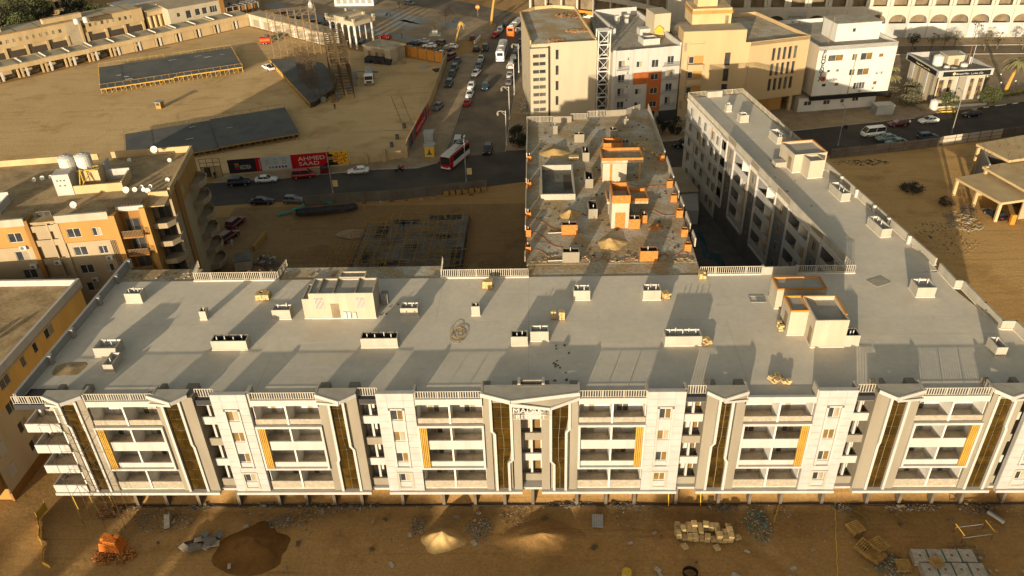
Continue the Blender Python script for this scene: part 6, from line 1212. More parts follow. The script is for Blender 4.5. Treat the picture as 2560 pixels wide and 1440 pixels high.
lamp(-41.6,83.6,'thin grey road lamp with small sign near the white sedan', 9, None, False, 'greyplaster', 0, True, 0); lamp(-14.8,88.4,'thin grey road lamp with small sign beside the red coach', 9, None, False, 'greyplaster', 0, True, 0)
lamp(92.9,109.4,'pale road lamp beside the lit part of the lot fence', 9.5, None, False, 'beige', 0, False, 0); lamp(65.9,103.6,'thin grey road lamp near the white minibus', 8.5, None, False, 'greyplaster', 0, False, 0)
def globe_lamp(x, y, label, group=None, h=3.2):
    t = thing('plaza_lamp', label, 'lamp', (x, y, 0), 0, group); MB().tube((0,0,0),(0,0,h),.06,6).obj('lamp_pole', 'blackmetal', t); MB().lathe(0,0,[(.05,h-.05),(.2,h+.1),(.2,h+.25),(.04,h+.4)],10).obj('lamp_globe', 'letterwhite', t)
for i, (x, y) in enumerate(((111,131),(114.5,133.5),(118.5,134.5),(113.5,138.5),(117.5,139.8))): globe_lamp(x, y, 'black garden lamp in the planted strip beside the bank', 'garden lamps beside the bank')
for i, (x, y, lab) in enumerate(((-49.6,211.3,'black three-armed plaza lamp near the round planter'),(-47.8,226.2,'black plaza lamp on the bluish paving'),(-83.0,234.2,'black plaza lamp beside the white statue'),(-30.6,213.9,'black plaza lamp beside the bare tree'),(131,182.2,'black three-armed lamp before the hotel arcade'),(111.9,188.0,'black lamp beside the hotel shop wall'))):
    t = thing('plaza_lamp', lab, 'lamp', (x,y,0)); MB().tube((0,0,0),(0,0,5.2),.08,6).obj('lamp_pole', 'blackmetal', t)
    for a in range(3): MB().path([(0,0,4.8),(.6*math.cos(a*2.1),.6*math.sin(a*2.1),5.0),(.9*math.cos(a*2.1),.9*math.sin(a*2.1),4.6)],.04,5).obj('lamp_arm', 'blackmetal', t); MB().lathe(.9*math.cos(a*2.1),.9*math.sin(a*2.1),[(.05,4.6),(.22,4.3),(.05,4.1)],8).obj('lantern', 'blackmetal', t)
t = thing('no_entry_sign', 'round red no-entry sign on a post at the plaza road', 'road sign', (-20.3,224.0,0)); MB().tube((0,0,0),(0,0,3.0),.06,6).obj('sign_post', 'steelgrey', t); o = MB().lathe(0,0,[(.75,0),(.75,.05)],18).obj('sign_disc', 'paint_orange', t, (0,-.08,3.2)); o.rotation_euler = (R(90),0,0); MB().box(-.5,.5,-.16,-.14,3.08,3.32).obj('sign_bar', 'letterwhite', t)
t = thing('statue', 'white statue on a low plinth at the plaza edge', 'statue', (-82.2,237.1,0)); MB().box(-1.6,1.6,-1.6,1.6,0,.5).obj('statue_plinth', 'tank', t); MB().lathe(0,0,[(1.0,.5),(.8,1.6),(.95,2.4),(.55,3.2),(.3,3.6),(.42,4.1),(.1,4.6)],12).obj('statue_body', 'tank', t)
t = thing('round_planter', 'square plinth with dry shrub on the plaza', 'planter', (-33,201.6,0)); MB().box(-1.9,1.9,-1.9,1.9,0,.25).obj('planter_step', 'plinth', t); MB().box(-.9,.9,-.9,.9,.25,1.5).obj('planter_box', 'plinth', t)
wk = thing('white_kiosk', 'white latticed kiosk at the far side of the plaza', 'kiosk', (-67.5,245.6,0), R(-3)); MB().box(-7.4,7.4,-2,4,0,3.6).obj('kiosk_body', 'tank', wk); MB().box(-7.6,7.6,-2.3,4.3,3.6,4.0).obj('kiosk_roof', 'tank', wk)
for k in range(6): MB().box(-6.6+k*2.35,-5.0+k*2.35,-2.05,-2.005,.9,2.9).obj('kiosk_window', 'paveblue', wk)
for i, (x, y) in enumerate(((-19.3,189.7),(-18.9,191.6),(-18.4,193.6),(-18.0,195.7))): t = thing('bollard', 'white barrel bollard in the row beside the crossing', 'bollard', (x,y,0), 0, 'white bollards'); MB().lathe(0,0,[(.3,0),(.34,.5),(.28,1.1),(.1,1.2)],10).obj('bollard_body', 'tank', t); MB().lathe(0,0,[(.345,.7),(.33,.9)],10).obj('bollard_band', 'tinlight', t)
hu = thing('transformer_box', 'grey metal transformer box on the pavement below the white office', 'utility box', (82.2,122.6,.13), R(6)); MB().box(-2.2,2.2,-1.3,1.3,0,2.3).obj('box_body', 'steelgrey', hu); MB().box(-2.3,2.3,-1.4,1.4,2.3,2.42).obj('box_lid', 'tinlight', hu); MB().box(-2.0,-.1,-1.33,-1.305,.3,2.1).obj('box_door', 'tinlight', hu); MB().box(.1,2.0,-1.33,-1.305,.3,2.1).obj('box_door', 'tinlight', hu)
t = thing('dumpster', 'dark red metal skip standing before the billboard', 'skip', (-45.3,93.6,.13), R(9)); MB().box(-1,1,-.6,.6,.1,1.3).obj('skip_body', 'paint_maroon', t); MB().box(-1.05,1.05,-.65,.65,1.3,1.38).obj('skip_rim', 'blackmetal', t)
for i, (x, y, lab) in enumerate(((-31.9,119.2,'black speaker box nearest the taut line on the event sand'),(-32.6,112.3,'black speaker box in the middle of the event sand edge'),(-33.2,107.7,'black speaker box beside the thrown plank'),(-34.2,103.6,'black speaker box beside the white rag'))): t = thing('speaker_box', lab, 'speaker', (x,y,0)); MB().box(-.35,.35,-.3,.3,0,1.1).obj('speaker_case', 'blackmetal', t); MB().box(-.28,.28,-.33,-.305,.1,1.0).obj('speaker_grille', 'cloth_grey', t)
t = thing('floor_grid', 'square line grid pegged out on the event sand', 'grid', (0,0,0))
for p, q in (((-38.5,142),(-31.8,118.4)),((-36,142),(-29.4,118.6)),((-40,143),(-32.5,143)),((-36.2,117.6),(-29.2,117.7)),((-35.6,128),(-32.2,128)),((-36.6,133),(-33.4,133)),((-35,123),(-31,123)),((-36.4,113),(-29.4,112.4)),((-35,104.2),(-30,104.4))): MB().box(0,math.hypot(q[0]-p[0],q[1]-p[1]),-.05,.05,.015,.035).obj('grid_line', 'darkwood', t, (*p,0), math.atan2(q[1]-p[1],q[0]-p[0]))
t = thing('board_strip', 'red and blue boards lying on the sand near the crates', 'board', (-48.5,163.6,0), R(-12)); MB().box(-3.4,-.4,-.4,.4,.02,.14).obj('red_board', 'paint_maroon', t); MB().box(-.4,3.0,-.5,.4,.04,.2).obj('blue_board', 'slate', t)
for i, (x, y, w_, d_, m_, lab) in enumerate(((-32.4,166.5,3.2,1.8,'trash_w','white crumpled sheets by the orange wall'),(-28.4,163.4,2.2,2.6,'darkwood','dark boards leaning at the side wall'),(-34.0,104.6,.9,.7,'trash_w','white rag beside the black speaker'),(-30.2,121.4,1.3,.8,'trash_w','white bag dropped by the side wall'))): MB().obox((0,0,.12),w_,d_,.2,rnd.random(),tilt=.06).obj('loose_sheet', m_, None, (x,y,0), label=lab, cat='sheet')
heap('rubble_heap', -40.6, 171.0, 2.6, 1.4, .8, 0, 'rubble', 'earth and stone heap at the end of the orange wall', 'rubble heap', 41)
# ------------------------------------------------------------------ vehicles
KINDS = dict(
 sedan=dict(st=[(2.30,.36,.60,.60,.55),(2.17,.26,.72,.80,.70),(1.5,.22,.86,.88,.80),(.85,.22,.95,.9,.82),(-1.2,.22,.98,.9,.82),(-1.75,.24,.99,.88,.80),(-2.18,.28,.96,.82,.74),(-2.32,.42,.80,.72,.66)], cab=(.95,-1.72,.15,-1.15,.96,1.43,.80,.62), wh=(1.38,-1.35,.32)),
 hatch=dict(st=[(2.02,.36,.62,.62,.56),(1.88,.26,.76,.80,.70),(1.3,.22,.9,.86,.78),(.75,.22,.98,.88,.8),(-1.3,.22,1.0,.88,.8),(-1.85,.26,1.0,.84,.76),(-2.0,.4,.86,.74,.68)], cab=(.85,-1.84,.15,-1.5,.97,1.5,.78,.62), wh=(1.25,-1.2,.31)),
 suv=dict(st=[(2.28,.42,.72,.66,.6),(2.15,.32,.90,.84,.76),(1.5,.28,1.02,.92,.84),(.95,.28,1.06,.93,.86),(-1.9,.28,1.08,.93,.86),(-2.2,.34,1.06,.88,.8),(-2.32,.48,.9,.78,.72)], cab=(1.0,-2.16,.3,-1.95,1.05,1.70,.84,.68), wh=(1.38,-1.4,.37)),
 minivan=dict(st=[(2.35,.36,.72,.66,.6),(2.22,.28,.92,.82,.76),(1.7,.24,1.05,.88,.84),(-2.0,.24,1.08,.9,.85),(-2.3,.3,1.06,.86,.8),(-2.4,.44,.9,.78,.74)], cab=(1.75,-2.28,.95,-2.15,1.05,1.85,.83,.7), wh=(1.45,-1.45,.33)),
 van=dict(st=[(2.6,.36,.8,.74,.7),(2.5,.28,1.1,.86,.82),(2.1,.26,1.2,.92,.9),(-2.4,.26,1.22,.94,.91),(-2.62,.36,1.2,.9,.86)], cab=(2.3,-2.58,1.55,-2.5,1.2,2.2,.89,.78), wh=(1.75,-1.55,.36)),
 pickup=dict(st=[(2.5,.42,.72,.66,.6),(2.35,.34,.9,.84,.76),(1.6,.3,1.0,.9,.84),(.95,.3,1.05,.9,.86),(-2.4,.32,1.05,.9,.86),(-2.6,.4,1.0,.86,.82)], cab=(1.05,-.75,.4,-.55,1.04,1.7,.82,.66), wh=(1.55,-1.5,.38)))
VM = {}
def loft(st):
    b = MB(); R_ = []
    for x, zb, zt, wb, wt in st:
        zm = zb+(zt-zb)*.55; wm = max(wb, wt)*1.03
        R_.append([(x,-wb*.94,zb),(x,-wm,zm),(x,-wt,zt),(x,0,zt+.02),(x,wt,zt),(x,wm,zm),(x,wb*.94,zb)])
    for r in R_: b.v += r
    n = 7
    for j in range(len(st)-1):
        for k in range(n): a, c = j*n+k, j*n+(k+1)%n; b.f.append((a, c, c+n, a+n)); b.m.append(0)
    b.f.append(tuple(range(n))); b.m.append(0); b.f.append(tuple(range((len(st)-1)*n, len(st)*n))[::-1]); b.m.append(0)
    return b
def car(kind, colour, x, y, hd, label, z=.03, group=None):
    K = KINDS[kind]; t = thing('parked_'+('car' if kind in ('sedan','hatch','suv') else kind), label, 'car' if kind in ('sedan','hatch','suv') else kind, (x,y,z), R(hd), group)
    k = (kind, colour)
    if k not in VM:
        body = loft(K['st']); me = body.mesh('car_body', ['paint_'+colour])
        for p in me.polygons: p.use_smooth = len(p.vertices) == 4
        f, r, fr, rr, zb, zr, wb, wr = K['cab']; g = MB()
        V = [(f,-wb,zb),(f,wb,zb),(r,wb,zb),(r,-wb,zb),(fr,-wr,zr-.04),(fr,wr,zr-.04),(rr,wr,zr-.04),(rr,-wr,zr-.04)]
        g.v = V; g.f = [(0,1,5,4),(1,2,6,5),(2,3,7,6),(3,0,4,7)]; g.m = [0]*4
        glass = g.mesh('car_glass', ['carglass']); rf = MB(); e = .03
        rf.v = [(fr+e,-wr-e,zr-.05),(fr+e,wr+e,zr-.05),(rr-e,wr+e,zr-.05),(rr-e,-wr-e,zr-.05),(fr-.12,-wr+.08,zr+.02),(fr-.12,wr-.08,zr+.02),(rr+.1,wr-.08,zr+.02),(rr+.1,-wr+.08,zr+.02)]
        rf.f = [(0,1,5,4),(1,2,6,5),(2,3,7,6),(3,0,4,7),(4,5,6,7)]; rf.m = [0]*5
        for s in (-1,1):
            for a, c in (((f,s*wb,zb),(fr,s*wr,zr-.04)),((r,s*wb,zb),(rr,s*wr,zr-.04)),(((f+r)/2,s*(wb+.01),zb),((fr+rr)/2,s*(wr+.01),zr-.04))): rf.tube(a,c,.045,4)
        if kind in ('van','minivan','pickup'): pass
        VM[k] = (me, glass, rf.mesh('car_roof', ['paint_'+colour]))
    me, glass, rf = VM[k]
    put('car_body', me, t); put('car_glass', glass, t); put('car_roof', rf, t)
    if kind == 'pickup': put('cargo_bed', WC.setdefault('bed', MB().box(-2.5,-.8,-.72,.72,1.06,1.075).mesh('cargo_bed', ['darkwood'])), t)
    xf, xr, rw = K['wh']; wk = ('wheel', rw)
    if wk not in VM:
        w_ = MB(); n = 14; w_.v = [(rw*math.cos(2*math.pi*i/n), s, rw*math.sin(2*math.pi*i/n)) for s in (-.1,.1) for i in range(n)]
        w_.f = [(i,(i+1)%n,n+(i+1)%n,n+i) for i in range(n)]+[tuple(range(n))[::-1],tuple(range(n,2*n))]; w_.m = [0]*len(w_.f)
        q = MB(); q.v = [(rw*.62*math.cos(2*math.pi*i/n), s, rw*.62*math.sin(2*math.pi*i/n)) for s in (-.108,.108) for i in range(n)]; q.f = [tuple(range(n))[::-1],tuple(range(n,2*n))]; q.m = [0,0]
        VM[wk] = (w_.mesh('wheel', ['tyre']), q.mesh('rim', ['rim']))
    wm_ = max(K['st'][3][3], K['st'][3][4])*1.0
    for xx in (xf, xr):
        for s in (-1,1): o = put('wheel', VM[wk][0], t, (xx, s*(wm_-.06), rw)); put('rim', VM[wk][1], o)
    s0, s1 = K['st'][1], K['st'][-2]
    for s in (-1,1):
        put('headlight', WC.setdefault('hl', MB().box(-.06,.1,-.16,.16,-.07,.07).mesh('headlight', ['headlight'])), t, (s0[0]-.02, s*(s0[4]-.12), s0[2]-.1)); put('taillight', WC.setdefault('tl', MB().box(-.08,.06,-.15,.15,-.09,.09).mesh('taillight', ['taillight'])), t, (s1[0]-.06, s*(s1[4]-.1), s1[2]-.14))
    return t
P1 = .13
CARS = [
 ('hatch','red',-48.9,198.1,158,'bright red hatchback on the plaza lane behind the gate'),('sedan','black',-38.6,190.1,160,'long black sedan, first of the plaza car group',),('sedan','silver',-35.8,192.2,165,'silver sedan tucked behind the long black sedan'),('sedan','white',-33.2,186.8,170,'white sedan beside the brown estate on the plaza'),('suv','brown',-30.5,189.6,150,'dark brown estate between two white sedans'),('sedan','white',-26.4,185.6,160,'white sedan beside the bent palm'),('sedan','black',-28.2,182.6,175,'low black sedan before the white one at the bent palm'),
 ('hatch','maroon',-20.3,194.8,92,'dark maroon hatchback waiting beside the white bollards'),('hatch','black',-18.4,182.1,85,'black hatchback below the white bollards'),('suv','black',-15.7,182.8,268,'black off-roader at the street mouth'),('hatch','red',-13.2,197.2,250,'red hatchback beside the orange coach'),('hatch','silver',-11.8,203.2,262,'pale hatchback behind the red one by the orange coach'),('sedan','navy',-10.5,210.5,262,'dark sedan at the foot of the leaning palm'),
 ('sedan','silver',-16.4,172.0,267,'silver sedan at the head of the left kerb row'),('sedan','grey',-16.7,165.5,267,'grey sedan between silver and white in the left kerb row'),('sedan','white',-17.0,158.5,255,'white sedan slanted out of the left kerb row'),('hatch','white',-17.6,147.3,266,'white hatchback behind another white car in the left kerb row'),('sedan','white',-17.6,140.9,266,'white sedan directly ahead of the red car'),('sedan','red',-17.8,134.8,86,'red sedan at the tail of the left kerb row'),('hatch','blue',-13.8,146.7,268,'blue hatchback driving alone in the middle of the street'),
 ('sedan','grey',-25.0,131.8,255,'dark grey sedan alone on the pavement beside the banner wall',P1),('suv','green',-23.8,149.4,264,'dark green off-roader at the tail of the wall row',P1),('hatch','black',-23.7,157.4,264,'black hatchback in the wall row behind the green off-roader',P1),('suv','green',-23.5,162.8,264,'green off-roader with broad roof in the middle of the wall row',P1),('sedan','green',-23.2,170.0,264,'green sedan near the far end of the wall row',P1),('suv','maroon',-25.6,173.6,240,'maroon off-roader at the orange wall corner',P1),
 ('sedan','navy',-2.6,200.3,86,'dark sedan farthest along the right kerb row'),('hatch','silver',-3.9,194.5,86,'silver hatchback beside the orange coach in the right kerb row'),('sedan','grey',-4.8,189.7,86,'grey sedan behind the silver hatchback in the right kerb row'),('sedan','silver',-5.9,182.5,86,'silver sedan level with the white coach roof'),('sedan','black',-6.4,176.8,86,'black sedan beside the tail of the white coach'),('suv','grey',-6.7,171.7,86,'grey off-roader in the right kerb row'),('suv','white',-7.3,164.8,86,'white off-roader in the right kerb row'),('sedan','silver',-7.4,156.6,86,'silver sedan ahead of the grey car in the right kerb row'),('sedan','grey',-7.5,150.5,86,'grey sedan at the near end of the right kerb row'),
 ('suv','black',-58.9,195.2,150,'black off-roader seen through the gate columns'),('sedan','navy',-55.6,192.4,150,'dark blue sedan under the gate roof'),('sedan','black',-39.3,184.6,160,'black sedan hidden behind the orange wall'),('sedan','white',-29.2,178.5,160,'white sedan with its roof above the orange wall'),('suv','grey',-46.8,242.9,-38,'grey off-roader driving on the far plaza road'),
 ('suv','black',-90.9,231.0,-40,'black off-roader at the start of the plaza lane row'),('sedan','black',-85.7,226.7,-40,'black sedan second along the plaza lane row'),('sedan','navy',-76.6,219.5,-40,'dark sedan in the middle of the plaza lane row'),('suv','navy',-71.8,220.9,-40,'dark off-roader on the outer side of the plaza lane'),('sedan','grey',-71.0,215.3,-40,'grey sedan near the gate in the plaza lane row'),
 ('suv','navy',-62.4,88.6,8,'dark navy car before the dark billboard panel'),('sedan','white',-57.0,89.9,8,'white sedan before the white billboard panel'),('minivan','red',-49.6,91.8,9,'red minivan before the red billboard panel'),('sedan','white',-38.2,93.5,190,'white sedan beside the end of the yellow billboard print'),('sedan','black',-54.9,79.6,2,'black sedan on the near road side by the apartment block'),('hatch','grey',-48.7,79.9,-3,'dark estate ahead of the black sedan on the near road side'),
 ('suv','maroon',-57.4,70.6,75,'dark red off-roader, the one farther from the apartment wall base',0),('suv','maroon',-57.0,65.2,68,'dark red off-roader nearest the man in white',0),('suv','black',-11.1,103.5,266,'black off-roader coming down to the crossing'),('minivan','silver',-18.1,107.6,270,'silver minivan following the red coach'),
 ('van','white',75.2,109.0,192,'white minibus on the right road'),('sedan','teal',77.2,106.4,188,'pale teal sedan beside the white minibus'),('sedan','teal',78.4,103.9,190,'pale sedan mostly hidden by the lot fence'),('suv','blue',86.2,106.4,12,'dark teal car passing behind the lot fence'),('sedan','maroon',83.0,114.9,190,'dark red sedan with its owner standing beside it'),('sedan','white',90.6,116.5,192,'white sedan by the yellow tree kerb'),('sedan','black',102.0,120.0,194,'black sedan before the bank'),
 ('suv','black',32.3,104.9,186,'black off-roader beside the far end of the wing'),('sedan','black',83.4,69.6,108,'black sedan parked under the concrete shell slab',0),('pickup','white',-78.6,167.8,135,'white pickup on the sand beside the wedge stage',.02)]
for c in CARS: car(c[0], c[1], c[2], c[3], c[4], c[5], c[6] if len(c) > 6 else .035)
def wheel_set(t, xs, w_, r):
    wk = ('wheel', r)
    if wk not in VM:
        n = 14; a = MB(); a.v = [(r*math.cos(2*math.pi*i/n), s, r*math.sin(2*math.pi*i/n)) for s in (-.14,.14) for i in range(n)]; a.f = [(i,(i+1)%n,n+(i+1)%n,n+i) for i in range(n)]+[tuple(range(n))[::-1],tuple(range(n,2*n))]; a.m = [0]*len(a.f)
        q = MB(); q.v = [(r*.55*math.cos(2*math.pi*i/n), s, r*.55*math.sin(2*math.pi*i/n)) for s in (-.148,.148) for i in range(n)]; q.f = [tuple(range(n))[::-1],tuple(range(n,2*n))]; q.m = [0,0]; VM[wk] = (a.mesh('wheel',['tyre']), q.mesh('rim',['rim']))
    for x in xs:
        for s in (-1,1): o = put('wheel', VM[wk][0], t, (x,s*(w_-.12),r)); put('rim', VM[wk][1], o)
def bus(x, y, hd, label, body, L=11.5, roof='frame', band=None, tail=None, z=.035, stripe=None):
    t = thing('coach', label, 'bus', (x,y,z), R(hd)); W_, H = 1.25, 3.4; h = L/2
    b = MB(); ring = [(-W_,.35),(-W_,2.9),(-W_+.18,3.3),(0,3.42),(W_-.18,3.3),(W_,2.9),(W_,.35)]
    for xx, sc in ((-h,.93),(-h+.25,1),(h-.5,1),(h-.08,.97),(h,.9)): b.v += [(xx,p*sc,.35+(q-.35)*sc) for p, q in ring]
    for j in range(4):
        for k in range(7): a, c = j*7+k, j*7+(k+1)%7; b.f.append((a,c,c+7,a+7)); b.m.append(1 if k in (2,3) else (2 if tail and j == 0 else 0))
    b.f.append(tuple(range(7))); b.m.append(2 if tail else 0); b.f.append(tuple(range(28,35))[::-1]); b.m.append(0)
    b.obj('coach_body', [body, roof, tail or body], t)
    n = 6
    for s in (-1,1):
        for k in range(n):
            xa = -h+.5+k*(L-2.2)/n; MB().box(xa,xa+(L-2.2)/n-.06,min(s*1.255,s*1.27),max(s*1.255,s*1.27),1.65,2.75).obj('side_window', 'carglass', t)
        if stripe: MB().box(-h+.3,h-.8,min(s*1.252,s*1.262),max(s*1.252,s*1.262),2.78,2.95).obj('side_stripe', stripe if body != 'paint_red' else 'paint_maroon', t); MB().box(-h+.3,(-h+2.4) if body != 'paint_red' else h-1.2,min(s*1.252,s*1.262),max(s*1.252,s*1.262),.5,1.6).obj('side_stripe', stripe, t)
    MB().box(h-.02,h+.02,-1.05,1.05,1.35,2.95).obj('windscreen', 'carglass', t); MB().box(-h-.03,-h+.02,-.85,.85,1.9,2.8).obj('rear_window', 'carglass', t)
    MB().box(-1.6,1.2,-.7,.7,3.42,3.62).obj('roof_unit', roof, t); MB().box(-h+1,-h+2.4,-.6,.6,3.41,3.55).obj('roof_unit', roof, t)
    for s in (-1,1): MB().box(h-.1,h+.03,s*.85-.2,s*.85+.2,.55,.8).obj('headlight','headlight',t); MB().box(-h-.02,-h+.08,s*.95-.12,s*.95+.12,.7,1.2).obj('taillight','taillight',t); MB().tube((h-.1,s*1.2,2.6),(h+.35,s*1.4,2.2),.05,5).obj('mirror','blackmetal',t)
    MB().box(h-.02,h+.1,-1.1,1.1,.4,.65).obj('front_bumper', roof, t)
    wheel_set(t, (h-2.4,-h+2.6), 1.22, .5)
    return t
bus(-6.6,202.5,75,'orange-tailed white coach at the street mouth', 'paint_white', 13, tail='paint_orange', stripe='paint_orange'); bus(-10.3,176.2,87,'white coach seen from behind in the street', 'paint_white', 13)
t = bus(-17.8,98.4,248,'red and white coach with luggage on its roof turning at the crossing', 'paint_red', 9.5, stripe='paint_white'); 
for k in range(9): MB().obox((-2.8+rnd.uniform(-1,1),rnd.uniform(-.8,.8),3.6),rnd.uniform(.4,.9),rnd.uniform(.4,.7),rnd.uniform(.3,.5),rnd.random()*3).obj('roof_luggage', rnd.choice(['paint_red','paint_black','paint_green','trash_w']), t)
tk = thing('tanker_truck', 'white tanker truck parked on the event sand', 'truck', (-46.6,155.2,.02), R(-80))
MB().box(2.3,4.4,-1.2,1.2,.7,2.9).obj('truck_cab', 'paint_white', tk); MB().box(4.38,4.43,-1.05,1.05,1.7,2.7).obj('windscreen', 'carglass', tk); MB().box(4.38,4.45,-.8,.8,.8,1.4).obj('truck_grille', 'blackmetal', tk); MB().box(-4.3,2.3,-.5,.5,.7,.95).obj('chassis', 'blackmetal', tk)
b = MB(); n = 16; ys = [(-4.2,.6),(-4.0,1.1),(1.9,1.1),(2.1,.6)]
for x, r in ys: b.v += [(x, r*math.cos(2*math.pi*k/n), 2.0+r*.95*math.sin(2*math.pi*k/n)) for k in range(n)]
for j in range(3):
    for k in range(n): b.f.append((j*n+k,j*n+(k+1)%n,(j+1)*n+(k+1)%n,(j+1)*n+k)); b.m.append(0)
b.f += [tuple(range(n)),tuple(range(3*n,4*n))[::-1]]; b.m += [0,0]; o = b.obj('tank_barrel', 'tinlight', tk); MB().box(-2.5,1.0,-.35,.35,3.02,3.12).obj('tank_walkway', 'steelgrey', tk)
for s in (-1,1): MB().box(4.4,4.46,s*.9-.18,s*.9+.18,.9,1.15).obj('headlight','headlight',tk); MB().tube((4.3,s*1.2,2.4),(4.5,s*1.5,2.0),.06,5).obj('mirror','blackmetal',tk)
wheel_set(tk, (3.3,-1.6,-2.9), 1.2, .52)
tr = thing('red_trailer', 'red box trailer on twin wheels on the far event sand', 'trailer', (-87.2,195.2,0), R(10)); MB().box(-1.7,1.7,-.8,.8,.6,2.1).obj('trailer_body', 'redpaint', tr); MB().box(-1.5,1.5,-.84,-.805,1.1,1.7).obj('trailer_panel', 'poster_orange', tr); wheel_set(tr, (-.6,.3), .9, .35); MB().tube((1.7,0,.6),(2.9,0,.45),.06,5).obj('tow_bar','blackmetal',tr)
for x, y, m_, lab in ((-88.0,200.2,'trash_b','pale blue cargo tricycle behind the red trailer'),(-84.3,199.6,'teal','teal cargo tricycle beside the red trailer')):
    t = thing('cargo_tricycle', lab, 'tricycle', (x,y,0), R(rnd.uniform(-30,30))); MB().box(-1.1,.7,-.7,.7,.55,1.5).obj('cargo_box', m_, t); MB().tube((.7,0,.7),(1.5,0,1.1),.06,5).obj('front_fork','blackmetal',t); MB().box(.75,1.2,-.2,.2,.8,1.0).obj('saddle','cloth_black',t); MB().tube((1.4,-.4,1.25),(1.4,.4,1.25),.03,5).obj('handlebar','blackmetal',t); wheel_set(t,(-.6,),.75,.31)
    put('wheel', VM[('wheel',.31)][0], t, (1.55,0,.31))
def motorbike(x, y, hd, label, m='paint_black', z=.035):
    t = thing('motorbike', label, 'motorbike', (x,y,z), R(hd)); MB().box(-.45,.35,-.14,.14,.45,.8).obj('bike_body', m, t); MB().box(-.75,.1,-.13,.13,.8,.9).obj('saddle','cloth_black',t); MB().tube((.35,0,.8),(.68,0,.32),.04,5).obj('front_fork','steelgrey',t); MB().tube((.3,-.35,1.02),(.3,.35,1.02),.025,5).obj('handlebar','blackmetal',t)
    wk = ('wheel',.3)
    if wk not in VM:
        n = 14; a = MB(); a.v = [(.3*math.cos(2*math.pi*i/n), s, .3*math.sin(2*math.pi*i/n)) for s in (-.05,.05) for i in range(n)]; a.f = [(i,(i+1)%n,n+(i+1)%n,n+i) for i in range(n)]+[tuple(range(n))[::-1],tuple(range(n,2*n))]; a.m = [0]*len(a.f); VM[wk] = (a.mesh('wheel',['tyre']),None)
    for xx in (-.62,.68): put('wheel', VM[wk][0], t, (xx,0,.3))
    return t
motorbike(70.3,113.2,200,'black motorbike standing at the kerb below the white office'); o = motorbike(-29.5,93.9,185,'motorbike with red top box and rider at the corner kerb'); MB().box(-1.05,-.6,-.25,.25,.9,1.35).obj('top_box','redpaint',o); motorbike(84.7,115.6,170,'motorbike beside the dark red sedan')
# ------------------------------------------------------------------ people
def person(x, y, z, hd, label, top, leg, pose='stand', hair='hair', h=1.72):
    J = dict(pel=(0,0,.95),sp=(0,0,1.15),ch=(0,.01,1.36),nk=(0,.01,1.5),hd=(0,-.01,1.6),ht=(0,0,1.71)); Rr = dict(pel=(.15,.11),sp=(.14,.1),ch=(.16,.11),nk=(.055,.055),hd=(.085,.1),ht=(.06,.07)); E_ = [('pel','sp'),('sp','ch'),('ch','nk'),('nk','hd'),('hd','ht')]
    sw = dict(stand=(.02,-.02),walk=(.24,-.24),ride=(0,0))[pose]
    for i, s in enumerate((-1,1)):
        q = str(i); d = sw[i]
        if pose == 'ride': L_ = [('hip',(s*.1,0,.9),.09),('kn',(s*.2,-.38,.72),.06),('an',(s*.2,-.2,.34),.045),('to',(s*.2,-.38,.3),.04)]; A_ = [('sh',(s*.19,0,1.42),.065),('el',(s*.26,-.2,1.2),.045),('wr',(s*.3,-.42,1.08),.032),('hn',(s*.3,-.5,1.06),.03)]
        else: L_ = [('hip',(s*.1,0,.9),.09),('kn',(s*.11,-d*.6-.02,.5),.065),('an',(s*.11,-d+.02 if d > 0 else -d*1.0,.09),.045),('to',(s*.12,-d-.15,.05),.04)]; A_ = [('sh',(s*.19,.01,1.42),.065),('el',(s*.26,d*.5+.02,1.15),.045),('wr',(s*.27,d*.8-.05,.92),.032),('hn',(s*.27,d*.9-.08,.85),.03)]
        for n_, p, r in L_+A_: J[n_+q] = p; Rr[n_+q] = (r, r)
        E_ += [('pel','hip'+q),('hip'+q,'kn'+q),('kn'+q,'an'+q),('an'+q,'to'+q),('ch','sh'+q),('sh'+q,'el'+q),('el'+q,'wr'+q),('wr'+q,'hn'+q)]
        hx, hy, hz = J['hn'+q]
        for f in range(5):
            off = (f-2)*.017; fl = (.06,.085,.09,.08,.06)[f]
            if f == 0: tip = (hx-s*.01, hy-.05, hz-.02)
            else: tip = (hx, hy+off-.01, hz-fl)
            J['f%d%s' % (f,q)] = tip; Rr['f%d%s' % (f,q)] = (.009,.009); E_.append(('hn'+q,'f%d%s' % (f,q)))
    nm = list(J); me = bpy.data.meshes.new('person'); me.from_pydata([Vector(J[k])*h/1.72 for k in nm], [(nm.index(a),nm.index(b)) for a, b in E_], [])
    o = bpy.data.objects.new('person', me); col.objects.link(o); o.modifiers.new('skin','SKIN'); 
    for i, k in enumerate(nm): me.skin_vertices[0].data[i].radius = Rr[k]; me.skin_vertices[0].data[i].use_root = (k == 'pel')
    sb = o.modifiers.new('sub','SUBSURF'); sb.levels = 1; sb.render_levels = 1
    dg = bpy.context.evaluated_depsgraph_get(); m2 = bpy.data.meshes.new_from_object(o.evaluated_get(dg)); bpy.data.objects.remove(o)
    m2.materials.clear()
    for k in (top, leg, 'skin', hair, 'tyre'): m2.materials.append(MATS[k])
    for p in m2.polygons:
        c = p.center; p.use_smooth = True
        if c.z > 1.63 or (c.z > 1.57 and c.y > .03): p.material_index = 3
        elif c.z > 1.47: p.material_index = 2
        elif abs(c.x) > .2 and c.z < (.93 if pose != 'ride' else 0): p.material_index = 2
        elif c.z < .1: p.material_index = 4
        elif c.z < .98: p.material_index = 1
        else: p.material_index = 0
    return put('person', m2, None, (x,y,z), R(hd), label=label, cat='person')
